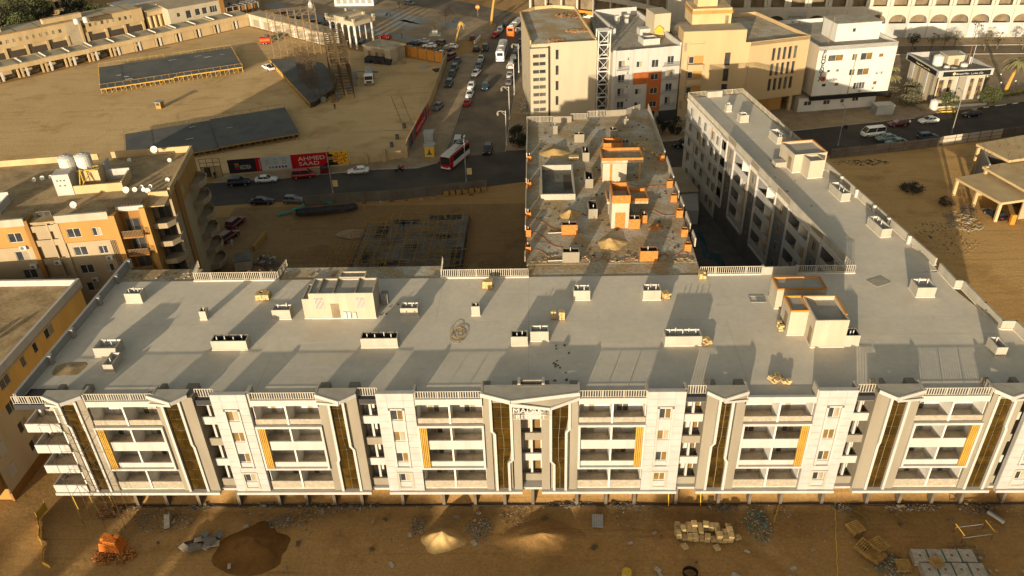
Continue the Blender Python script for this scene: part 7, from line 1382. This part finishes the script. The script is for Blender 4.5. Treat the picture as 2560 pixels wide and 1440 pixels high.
person(-51.5,132.8,0,20,'person in black walking across the open event sand','cloth_black','cloth_black','walk'); person(-43.5,198.5,.03,60,'person in dark clothes walking on the plaza lane','cloth_grey','cloth_black','walk'); person(-64.2,231.5,.03,-30,'person in a white shirt crossing the far plaza','cloth_white','cloth_grey','walk'); person(-55.4,62.3,0,40,'man in white walking past the dark red cars','cloth_white','cloth_white','walk')
person(-70.4,91.6,.0,10,'person in white standing at the tube gate opening','cloth_white','cloth_grey'); person(-68.6,91.9,.0,-20,'person in dark clothes standing beside the tube gate','cloth_black','cloth_black'); person(-29.5,93.9,.0,95,'rider in dark clothes sitting on the red-boxed motorbike','cloth_black','cloth_black','ride'); person(85.4,114.4,.03,-60,'person in a white top standing beside the dark red sedan','cloth_white','cloth_black'); person(-24.8,67.2,.56,30,'worker in dark clothes standing on the site slab','cloth_black','cloth_blue'); person(-90.0,234.0,.03,0,'person in black standing at the plaza lane cars','cloth_black','cloth_black'); person(108.9,170.9,.03,30,'person in dark clothes walking along the hotel road','cloth_black','cloth_blue','walk')
# ------------------------------------------------------------------ trees
def tree(x, y, h, rx, rz, m, label, z=0.0, n=1500, leaf=.32, trunk=None, name='tree', group=None, cone=False, gaps=.35, seed=0):
    t = thing(name, label, 'tree' if 'bush' not in name and 'shrub' not in name else 'shrub', (x,y,z), 0, group); r = random.Random(seed+int(x*7+y*13)); zc = h-rz; th = trunk if trunk is not None else max(.3, zc-rz*.4)
    b = MB(); b.tube((0,0,-.1),(.05,0,th),.06+h*.018,7,r2=.04+h*.01)
    for k in range(7):
        a = r.random()*6.3; b.tube((.03,0,th*r.uniform(.75,1)),(rx*.6*math.cos(a),rx*.6*math.sin(a),zc+rz*r.uniform(-.4,.6)),.03+h*.006,5,r2=.015)
    b.obj('trunk', 'trunk', t)
    c = MB(); cl = [(r.uniform(-1,1),r.uniform(-1,1),r.uniform(-1,1),r.uniform(.28,.5)) for _ in range(26)]; cl = [q for q in cl if q[0]**2+q[1]**2+q[2]**2 < 1.15]
    k = 0; tries = 0
    while k < n and tries < n*12:
        tries += 1
        if r.random() < .8: q = r.choice(cl); px, py, pz = (q[i]+r.gauss(0,q[3]*.42) for i in range(3))
        else:
            px, py, pz = (r.uniform(-1,1) for _ in range(3))
        rr = math.sqrt(px*px+py*py+pz*pz)
        if rr > 1.12: continue
        sc = 1.0
        if cone: sc = max(.12, .5-.5*pz)*1.35 if pz > -.6 else .95
        P = Vector((px*rx*sc, py*rx*sc, zc+pz*rz)); d = Vector((r.gauss(0,1),r.gauss(0,1),r.gauss(.3,1))).normalized(); u = d.orthogonal().normalized(); v = d.cross(u); s1 = leaf*r.uniform(.6,1.3); s2 = s1*r.uniform(.4,.8)
        c.poly([P-u*s1*.5, P+v*s2*.5, P+u*s1*.5, P-v*s2*.5]); k += 1
    c.obj('crown', m, t)
    return t
def palm(x, y, h, lean, label, crown=True, m='palmleaf', tm='palmtrunk', fr=18, fl=3.2, r=.28, bend=False, droop=1.0, z=0):
    t = thing('palm_tree', label, 'palm', (x,y,z)); pts = []
    for k in range(9):
        f = k/8; pts.append((lean[0]*f**1.4, lean[1]*f**1.4, h*f if not bend else h*(f if f < .8 else .8+.25*math.sin((f-.8)*9))))
    b = MB()
    for k, (a, c) in enumerate(zip(pts, pts[1:])): b.tube(a, c, r*(1.15-.05*k)*(1.06 if k % 2 else 1), 9, r2=r*(1.1-.05*k))
    b.obj('trunk', tm, t); top = Vector(pts[-1])
    if crown:
        for k in range(fr):
            a = 2*math.pi*k/fr+rnd.uniform(-.15,.15); up = rnd.uniform(.1,1.1); b = MB(); prev = top; P = []
            for j in range(7):
                f = (j+1)/7; P.append(top+Vector((math.cos(a)*fl*f, math.sin(a)*fl*f, up*fl*.7*f-droop*fl*.75*f*f)))
            side = Vector((-math.sin(a),math.cos(a),0))
            for j, p in enumerate(P):
                w_ = .42*math.sin(min(1,(j+1.2)/6.5)*math.pi)+.08; b.poly([prev-side*w_, prev+Vector((0,0,.12)), p+Vector((0,0,.12)), p-side*w_+Vector((0,0,-.1))]); b.poly([prev+side*w_, p+side*w_+Vector((0,0,-.1)), p+Vector((0,0,.12)), prev+Vector((0,0,.12))]); prev = p
            b.obj('frond', m, t)
    return t
tree(-4.2,106.0,5.2,2.2,2.5,'leafdark','dense dark conifer at the corner left of the unfinished block',z=.1,n=3200,leaf=.34,name='conifer_tree'); tree(28.0,112.3,4.2,1.6,2.0,'leafdark','round dark tree under the white flats, beside the orange bay',z=.1,n=2000,leaf=.3); tree(31.4,111.8,4.2,1.7,2.0,'leafdark','round dark tree under the white flats, next to the yellow office',z=.1,n=2000,leaf=.3)
tree(97.8,123.4,4.4,1.9,1.5,'leaf','round clipped tree in a yellow kerb before the bank',z=.1,n=1800,leaf=.3); tree(108.5,126.2,4.6,2.6,1.7,'leaf','broad clipped tree at the right corner of the bank',z=.1,n=2400,leaf=.3); tree(113,140,5.6,2.2,2.2,'leaf','round tree behind the right wall of the bank',n=1500,leaf=.34)
for i, (x, y, h, r_, lab) in enumerate(((92.5,131,3.0,2.6,'grey-green spreading shrub beside the white office'),(90.4,128.2,2.6,2.4,'grey-green shrub at the yellow kerb below the bank wall'),(94.2,135,3.4,2.4,'tall grey shrub between office and bank'),(88.8,134.5,2.8,2.0,'grey shrub behind the white office corner'))): tree(x,y,h,r_,h*.5,'leafgrey',lab,n=1500,leaf=.32,trunk=.5,name='shrub')
palm(90.8,141.5,3.0,(.3,.2),'short dusty palm with yellow skirt between office and bank',fr=20,fl=2.4,r=.5,m='palmleaf',droop=1.1); palm(93.2,147,3.4,(-.2,.1),'second dusty palm behind the bank shrubs',fr=18,fl=2.2,r=.4); palm(118.0,136.6,7.2,(2.4,1.6),'leaning date palm with orange trunk in the planted strip',fr=22,fl=3.8,r=.42,droop=1.15)
palm(-25.3,190.9,6.2,(2.0,.3),'dry palm bent over at the top on the plaza',crown=True,m='palmtrunk',fr=7,fl=1.6,r=.28,bend=True,droop=2.2); palm(-15.0,210,13,(2.2,2.4),'tall leaning bare palm trunk at the plaza corner',crown=True,m='palmtrunk',fr=8,fl=2.0,r=.42,droop=2.0); palm(4.5,228,2.5,(0,0),'low spiky palm behind the cream tower',fr=22,fl=3.2,r=.4,m='leafgrey',droop=.7)
for i, (x, y, h, lab) in enumerate(((108.7,172.5,5.4,'small dark tree at the hotel road near the office'),(114.8,173.7,4.6,'thin sapling on the hotel road verge, first of the row'),(118.7,174.4,4.4,'thin sapling in the middle of the hotel road row'),(122.2,175.6,4.6,'thin sapling before the third arcade shop'),(128.9,171.3,5.6,'bushy sapling beside the three-armed lamp'),(133,172.5,5.0,'bushy sapling at the end of the hotel road row'),(140,172,5,'loose sapling by the hotel end wall'))): tree(x,y,h,1.7,h*.3,'leafgrey' if i else 'leafdark',lab,n=420 if i else 900,leaf=.3)
tree(-30.2,214.6,5.5,2.6,1.4,'drybush','bare spreading tree over the plaza road',n=700,leaf=.22); tree(-28.4,216.6,5.2,2.4,1.4,'drybush','second bare tree beside the plaza road',n=600,leaf=.22); tree(-33,201.6,3.4,1.0,.9,'palmleaf','dry shrub growing from the plaza plinth',z=.2,n=300,leaf=.25,name='shrub')
for i, (x, y, h, r_, m_, lab) in enumerate(((-172,205,9,5.5,'leaf','broad green-gold tree behind the two-storey block'),(-166,202,7.5,4.4,'leafgrey','grey-green tree beside the white tanks'),(-180,216,10,5.6,'leafdark','dark tree at the far corner of the houses'),(-170,213,9,5.0,'leafdark','dark tree behind the green-gold one'),(-160,214,5.5,3.0,'leaf','round tree near the low shed'),(-184,208,9,5.4,'leafgrey','pale olive tree at the end of the two-storey block'),(-163,222,6.5,3.6,'leafdark','dark tree behind the low shed'),(-152,213,4.5,2.6,'leafdark','dark bush-like tree beside the grey flat roof'),(-190,229,11,6,'leaf','tall tree beside the tan house'),(-180,232,7,4.2,'leafdark','dark tree behind the tan house'),(-148,228,5,2.6,'leafgrey','olive tree beside the long grey shed'),(-203,226,11,6,'leafdark','dark tree farthest behind the tan house'),(-191,240,10,6,'leafgrey','olive tree beyond the tan house roof'),(-176,222,10,6,'leaf','largest green-gold tree beside the tan house'),(-207,246,10,6,'leaf','tall tree beyond all the tan houses'),(-168,236,8,5,'leafdark','dark tree between the grey shed and tan house'),(-186,238,10,6,'leafdark','dense dark tree hiding the tan house wall'),(-158,229,6,3.4,'leaf','small green tree beside the grey flat roof'))): tree(x,y,h,r_,h*.42,m_,lab,n=3000,leaf=.6)
for i in range(9): tree(110.5+i*1.5,130.2+i*.55,1.3,.8,.6,'leaf','low hedge plant in the planted strip beside the bank',n=260,leaf=.2,trunk=.2,name='hedge_shrub',group='hedge plants beside the bank')
tree(72.8,80.5,1.7,2.2,.9,'drybush','dark dry thicket on the lot beside the concrete shell',n=1900,leaf=.26,trunk=.2,name='dry_shrub'); tree(77.0,74.5,1.6,1.5,.9,'drybush','dry thicket under the edge of the shell slab',n=900,leaf=.24,trunk=.2,name='dry_shrub'); tree(79.6,71.6,1.3,1.3,.8,'drybush','smaller dry thicket beside the shell column',n=700,leaf=.24,trunk=.2,name='dry_shrub')
for k, (x, y, lab) in enumerate(((97.8,123.4,'yellow kerb ring round the clipped tree'),)): t = thing('tree_kerb', lab, 'kerb', (x,y,.13)); 
for q in ((-1.6,1.6,-.9,-.7),(-1.6,1.6,.7,.9),(-1.6,-1.4,-.7,.7),(1.4,1.6,-.7,.7)): MB().box(*q,0,.3).obj('kerb_side','yellowpaint',t)
t = thing('bank_kerb_wall', 'low white wall on the pavement before the bank', 'wall', (95.5,124.9,.1), R(9)); MB().box(0,13.5,-.15,.15,0,.55).obj('wall_body','tank',t); MB().box(-3.6,-.1,-.6,2.5,0,.5).obj('wall_block','pave',t)
# ------------------------------------------------------------------ front yard
heap('sand_pile', -31.5, -4.6, 4.3, 3.4, 1.5, -.15, 'darksand', 'large dark brown sand mound in the front yard', 'sand pile', 51, n=36, k=14)
heap('sand_pile', -10.9, -4.0, 2.4, 2.0, 1.75, -.15, 'sandpile', 'pale steep sand cone in the front yard', 'sand pile', 52, n=30, k=12); heap('sand_pile', -.2, -3.6, 4.6, 2.4, 1.0, -.12, 'sandground', 'long low pale sand ridge in the front yard', 'sand pile', 53, n=34, k=12)
def litter():
    b = MB(); mats = ('trash_w','trash_d','rubble','rubble','trash_b')
    for i in range(5200):
        x = rnd.uniform(-56,53); y = 1.4-abs(rnd.gauss(0,3.2))
        if y < -12 or mnoise.noise((x*.14, y*.3, 9)) + .35*mnoise.noise((x*.6, y*.8, 3)) < .04+rnd.random()*.25: continue
        s = rnd.uniform(.03,.11); b.obox((x,y,rnd.uniform(-.03,.08)), s*rnd.uniform(.8,2.4), s, s*rnd.uniform(.2,.7), rnd.random()*3.1, rnd.randrange(5), tilt=rnd.uniform(-.5,.5))
    b.obj('ground_litter', list(mats), label='fine rubble and paper litter strewn over the front yard sand', cat='litter', kind='stuff')
litter()
def scraps(name, x, y, rx, ry, n, label, cat='trash heap', z=0.0, mats=('trash_w','trash_d','rubble','rubble','trash_b'), s=(.04,.13), big=3, ht=.14):
    t = thing(name, label, cat, (x,y,z)); b = MB()
    for i in range(int(n*1.6)):
        a, r = rnd.random()*6.28, math.sqrt(rnd.random()); px, py = rx*r*math.cos(a), ry*r*math.sin(a); q = rnd.uniform(*s)
        b.obox((px,py,.05+ht*(1-r)*rnd.random()), q*rnd.uniform(.8,2.2), q, q*rnd.uniform(.15,.6), rnd.random()*3.1, rnd.randrange(len(mats)), tilt=rnd.uniform(-.6,.6))
    b.obj('scraps', list(mats), t, kind='stuff')
    for i in range(big): MB().obox((0,0,.1),rnd.uniform(.25,.55),rnd.uniform(.2,.4),rnd.uniform(.03,.1),rnd.random()*3,tilt=rnd.uniform(-.3,.3)).obj('larger_scrap', rnd.choice(mats), t, (rnd.uniform(-rx,rx)*.7,rnd.uniform(-ry,ry)*.7,ht*.5))
for i, (x, y, rx, ry, n, lab) in enumerate(((-7.0,-2.3,1.6,1.6,170,'ring of grey trash between the pale sand cone and ridge'),(-13.8,-1.8,.9,1.4,90,'pale trash patch left of the pale sand cone'),(-39.7,1.0,2.2,.7,120,'blue and white trash strip before the third column'),(-32.0,1.2,1.6,.6,90,'white trash strip before the column beside the dark mound'),(-26,.6,3.2,1.0,160,'thin trash band behind the dark mound'),(-21,1.0,3.0,.8,150,'dark trash band before the second white panel'),(-29,-1.4,2.6,.9,110,'pale crumbs at the back foot of the dark mound'),(3.0,1.2,3.0,.6,120,'dark trash strip behind the pale ridge'),(9.5,1.0,2.2,.6,110,'dark trash strip behind the grey sheet'),(20.5,.8,2.2,.9,150,'dark trash patch behind the block rows'),(23.9,-1.9,1.4,2.4,230,'tall pale trash pile with teal scraps beside the rope'),(33.8,.7,1.2,1.0,110,'blue trash tangle at the head of the long rope'),(41.8,.6,3.2,.6,160,'dark trash strip behind the trestles'),(48.6,.4,2.2,1.0,120,'grey trash strip at the far right columns'),(36.2,-7.2,1.8,1.6,190,'teal and white wrapping trash beside the brown pallets'),(-43.0,-1.2,3.4,1.8,230,'grey rubble spread before the orange brick stack'),(44.6,-5.6,2.0,1.4,110,'stone and paper scraps beside the wrapped slabs'))):
    scraps('trash_heap', x, y, rx, ry, n, lab, mats=('trash_w','trash_d','rubble','rubble','trash_b') if i not in (10,14) else ('trash_w','trash_d','teal','trash_b'))
for i in range(46):
    x, y = rnd.uniform(-45,50), rnd.uniform(-8.6,.6); m_ = rnd.choice(['trash_w','trash_w','trash_d','rubble']); s = rnd.uniform(.18,.5)
    MB().obox((0,0,.04),s*rnd.uniform(1,2),s,s*.25,rnd.random()*3,tilt=rnd.uniform(-.2,.2)).obj('loose_scrap', m_, None, (x,y,rnd.uniform(-.08,.05)), label='small '+dict(trash_w='pale',trash_d='dark',rubble='tan')[m_]+' scrap lying loose on the front yard sand', cat='scrap', group='loose '+dict(trash_w='pale',trash_d='dark',rubble='tan')[m_]+' scraps on the yard')
bs = thing('brick_stack', 'orange brick stack with fallen bricks round it in the front yard', 'brick stack', (-47.2,-4.9,0), R(-8))
bk_ = MB().box(-.3,.3,-.24,.24,0,.2).mesh('brick_course', ['brickred'])
for k in range(8):
    for i in range(4):
        for j in range(3):
            if k > 5 and (i+j) % 4 == 0: continue
            put('brick_course', bk_, bs, ((i-1.5)*.62*(1-.04*k)+rnd.uniform(-.02,.02),(j-1)*.5*(1-.05*k)+rnd.uniform(-.02,.02),k*.205), rnd.uniform(-.04,.04))
scraps('brick_rubble', -46.6, -6.0, 2.4, 1.2, 170, 'scatter of red broken bricks at the foot of the brick stack', 'brick rubble', mats=('brick','brick','rust'), s=(.1,.22), big=0); scraps('brick_rubble', -50.0, .2, 1.4, 1.1, 120, 'dark red brick rubble under the left end balconies', 'brick rubble', mats=('rust','brick','rubble'), s=(.1,.22), big=0)
yf = thing('plastic_fence', 'torn yellow plastic fence snaking along the left of the front yard', 'fence', (-57.5,.6,0)); pts = [(0,0),(-.2,-1.6),(.9,-3.2),(1.6,-4.6),(2.6,-5.8),(3.4,-7.6),(4.6,-8.2)]
for k, (a, c) in enumerate(zip(pts, pts[1:])):
    h = (1.3,1.2,1.0,.8,.6,.4)[k]; MB().poly([(*a,0),(*c,0),(c[0]+.1,c[1],h*.9),(a[0]+.12,a[1],h)]).obj('fence_sheet','ropeyellow',yf); MB().tube((*a,0),(a[0],a[1],h+.15),.04,5).obj('fence_stake','wood',yf)
br = thing('block_rows', 'rows of dusty tan cement blocks stacked on the front yard sand', 'block pile', (17.6,-3.1,0), R(-3)); bm_ = MB().box(-.28,.28,-.34,.34,0,.32).mesh('block',['brickpale'])
for k in range(3):
    for i in range(10):
        for j in range(3):
            if rnd.random() < (.12,.3,.62)[k]: continue
            put('block', bm_, br, ((i-4.5)*.62+rnd.uniform(-.06,.06),(j-1)*.75+rnd.uniform(-.08,.08),k*.33), rnd.uniform(-.12,.12))
for (x, y) in ((-2.2,-1.9),(1.2,-1.9),(3.6,-.4)): put('block', bm_, br, (x,y,0), rnd.random()*2)
gsb = thing('slab_pile', 'jumbled pile of grey concrete slabs and boards in the front yard', 'slab pile', (-37.6,-4.2,0))
for i in range(14): MB().obox((0,0,0),rnd.uniform(.8,1.6),rnd.uniform(.5,.9),.12,rnd.uniform(-.6,.6),tilt=rnd.uniform(-.15,.15)).obj('slab', rnd.choice(['siteconc','rawcon','trash_b','darkwood']), gsb, (rnd.uniform(-1.8,1.8),rnd.uniform(-1.0,1.0),.1+.13*(i//4)))
t = thing('steel_sheet', 'grey ribbed steel sheet lying in the middle of the front yard', 'sheet', (6.2,-1.4,.1), R(-4)); MB().obox((0,0,.1),1.25,1.7,.06,0,tilt=.1).obj('sheet_plate','steelgrey',t)
for k in range(5): MB().obox((-.5+k*.25,0,.15),.06,1.7,.05,0,tilt=.1).obj('sheet_rib','tinlight',t)
t = thing('leaning_board', 'pale board propped on sticks beside the slab pile', 'board', (-42.4,-1.6,0), R(15)); MB().obox((0,0,.5),.6,1.6,.06,0,tilt=.5).obj('board_plate','trash_w',t); MB().tube((-.6,.3,0),(.1,.6,.9),.05,5).obj('board_prop','wood',t)
def wood_pallet(x, y, rz, label, n=1, tilt=0.0, s=1.5, z=0.0):
    t = thing('timber_pallet', label, 'pallet', (x,y,z), rz); t.rotation_euler = (tilt,0,rz)
    for q in range(n):
        for k in range(7): put('pallet_board', WC.setdefault(('pb',s), MB().box(-s/2,s/2,-.06,.06,.1,.125).mesh('pallet_board',['wood'])), t, (0,-s/2+.08+k*(s-.16)/6,q*.16))
        for k in range(3): put('pallet_bearer', WC.setdefault(('pr',s), MB().box(-.05,.05,-s/2,s/2,0,.099).mesh('pallet_bearer',['wood'])), t, (-s/2+.06+k*(s-.12)/2,0,q*.16))
wood_pallet(34.1,-2.6,.4,'small stack of timber pallets beside the long rope',4); wood_pallet(34.2,-5.2,.75,'timber pallet leaning on the brown pallet pile',3,.2,1.7,.1); wood_pallet(35.7,-5.0,.5,'timber pallet lying flat on the brown pallet pile',5,0,1.6); wood_pallet(35.0,-6.3,.6,'lower timber pallet sliding off the brown pallet pile',3,-.15,1.6,.15); wood_pallet(37.4,-7.4,0,'upright ribbed timber pallet beside the wrapped slabs',2,.25,1.4,.1); wood_pallet(35.5,-.4,.8,'square wooden grid lying before the right columns',1,.05,1.6); wood_pallet(40.5,-7.6,.4,'narrow timber pallet thrown on the wrapped slabs',1,.1,1.3,.95)
for i in range(4):
    for j in range(2):
        if i == 0 and j == 1: pass
        x, y = 39.3+i*1.62+j*.25, -6.6-j*1.75; t = thing('wrapped_slab_stack', 'pallet of pale slabs wrapped with teal corners in the front yard', 'slab stack', (x,y,0), R(-3), 'wrapped slab stacks')
        MB().box(-.72,.72,-.78,.78,.1,.85).obj('slab_block','trash_w',t); MB().box(-.7,.7,-.75,.75,0,.099).obj('stack_pallet','wood',t); MB().box(.725,.77,-.8,.8,.1,.87).obj('teal_corner','teal',t); MB().box(-.12,.1,-.16,.1,.852,.87).obj('label_mark','trash_d',t)
tf = thing('trestle_frame', 'rusty trestle frame with sunlight coloured yellow on its top bars, standing in the front yard', 'trestle', (46.3,-3.4,0), R(8))
for sx in (-1.7,1.7):
    for sy in (-.75,.75): MB().tube((sx,sy,0),(sx,sy*.8,1.25),.05,6).obj('trestle_leg','rust',tf)
    MB().tube((sx,-.8,1.28),(sx,.8,1.28),.06,6).obj('trestle_top','yellowpaint',tf)  # yellow stands in for low sun on the steel bars
for sy in (-.7,.7): MB().tube((-1.7,sy,.8),(1.7,sy,.85),.04,5).obj('trestle_bar','steelgrey',tf)
MB().tube((-1.7,-.7,.3),(1.7,.7,.9),.035,5).obj('trestle_brace','rust',tf)
t = thing('gutter_piece', 'white half-round gutter piece lying on the sand', 'gutter', (49.9,-1.0,.1), R(-55)); MB().tube((-.9,0,.12),(.9,0,.12),.22,10,cap=True).obj('gutter_shell','frame',t); MB().box(-.85,.85,-.12,.12,.32,.35).obj('gutter_lip','tinlight',t)
cdm = thing('cable_drum', 'black cable coil at the front edge of the yard', 'cable coil', (15.3,-8.4,0)); b = MB()
for k in range(60): a, c = k*.42, (k+1)*.42; b.tube((.75*math.cos(a),.75*math.sin(a)*.9,.1+k*.008),(.75*math.cos(c),.75*math.sin(c)*.9,.1+(k+1)*.008),.07,5)
b.obj('coil_windings','cloth_black',cdm)
t = thing('water_barrel', 'rusty yellow barrel at the front edge of the yard', 'barrel', (8.7,-8.7,0)); MB().lathe(0,0,[(.5,0),(.52,.3),(.5,.32),(.52,.6),(.5,.62),(.5,.95),(.44,.96)],16).obj('barrel_body','yellowpaint',t); MB().lathe(.2,0,[(.06,.96),(.06,1.0)],8).obj('barrel_cap','rust',t)
for k, x in enumerate((14.4,18.0)): 
    t = thing('yellow_prop', 'thin yellow steel prop standing before the columns, '+('beside the red cloth' if k == 0 else 'beside the dark trash patch'), 'prop', (x,.9,0)); MB().tube((0,0,0),(-.2,.1,2.9),.05,6).obj('prop_tube','ropeyellow',t); MB().box(-.15,.15,-.15,.15,0,.04).obj('prop_foot','rust',t)
fs = scaffold('facade_scaffold', 'thin steel scaffold standing in front of the left glass strip', (-51.6,-2.2), R(0), 4.6, 1.5, 16.2, 2.3, 2.6, 'scafdark', .022, 0.0, .3)
b = MB()
for k in range(6): b.tube((4.2+.1*k,-.1,2.4*k),(.6-.05*k,1.3,2.4*k+3.0),.025,4)
b.obj('long_braces','scafdark',fs,kind='stuff')
for k, (x, y) in enumerate(((-53.8,.6),(-52.6,1.6),(-49.8,1.0))): MB().tube((x+54,y,0),(x+53.7,y+.3,3.4),.05,5).obj('yellow_prop','ropeyellow',None,(-54,0,0),label='leaning yellow prop under the left end balconies',cat='prop',group='props under the end balconies')
# lot debris on the right
scraps('stone_scatter', 71.5, 62.0, 5, 6, 110, 'scatter of pale stones on the lit lot below the concrete shell', 'stones', mats=('rubble','rubble','trash_d'), s=(.08,.22), big=5); scraps('stone_scatter', 77.0, 68.0, 3, 4, 160, 'boards and stones beside the dry thickets', 'stones', mats=('wood','rubble','trash_w'), s=(.1,.4), big=6); scraps('stone_scatter', 68, 94.5, 6, 1.6, 70, 'dry brush and stones along the lot fence', 'stones', mats=('drybush','rubble','trash_d'), s=(.1,.3), big=4)
scraps('rubble_spread', -2.2, 133, 2.4, 7, 260, 'pale building rubble on the pavement beside the cream tower', 'rubble', mats=('trash_w','rubble','rawcon'), s=(.2,.6), big=12, ht=1.2); scraps('rubble_spread', 36, 112.5, 2.5, 2.0, 160, 'pale rubble under the yellow office corner', 'rubble', mats=('trash_w','rubble'), s=(.2,.5), big=6, ht=.8)
scraps('brick_litter', 4.5, 121.5, 2, 2, 120, 'orange brick litter at the front of the cream tower roof', 'brick rubble', z=19.15, mats=('brick','rubble'), s=(.15,.4), big=4); scraps('brick_litter', 10, 130, 3, 1.2, 160, 'orange brick litter in the middle of the cream tower roof', 'brick rubble', z=19.15, mats=('brick','rubble'), s=(.15,.4), big=4); scraps('brick_litter', 9, 145, 4, 2.4, 200, 'orange brick litter at the back of the cream tower roof', 'brick rubble', z=19.15, mats=('brick','rubble','darkwood'), s=(.15,.4), big=6)
# ------------------------------------------------------------------ apartment rows on the sunward side (they shade the front yard)
def row_block(x0, x1, h, label, y=-112, d=6):
    t = thing('opposite_block', label, 'building', (x0,y,0)); L = x1-x0; MB().box(0,L,-d,0,0,h-.9).obj('block_walls','aptcream',t); MB().box(-.1,L+.1,-d-.1,.1,h-.9,h-.6).obj('roof_deck','sandroof',t)
    for q in ((0,L,-.2,.05),(0,L,-d,-d+.2),(0,.2,-d+.2,-.2),(L-.2,L,-d+.2,-.2)): MB().box(*q,h-.6,h).obj('roof_parapet','white',t)
    for k in range(int(L/4)):
        for f in range(int((h-1)/3)): window(t, (2.6+k*4,.05,1.2+3*f), R(180), 1.6, 1.4, 2)
    MB().box(L*.3,L*.3+3,-d*.7,-d*.7+2.5,h-.6,h+.9).obj('roof_house','aptcream',t)
for x0, x1, h, lab in ((-175,-95.0,15.3,'longest apartment row opposite the yellow block'),(-90.4,-87.6,16.6,'short apartment block opposite the end balconies'),(-83.2,-77.4,16.5,'apartment block opposite the first balcony bay'),(-74.2,-51,16.6,'apartment block opposite the dark sand mound'),(-51,-33.2,15.35,'lower apartment block opposite the entrance canopy'),(-33.1,-7,16.0,'apartment block opposite the block rows'),(-6.9,52,16.1,'long apartment row opposite the wrapped slabs')): row_block(x0, x1, h, lab+', across the road')
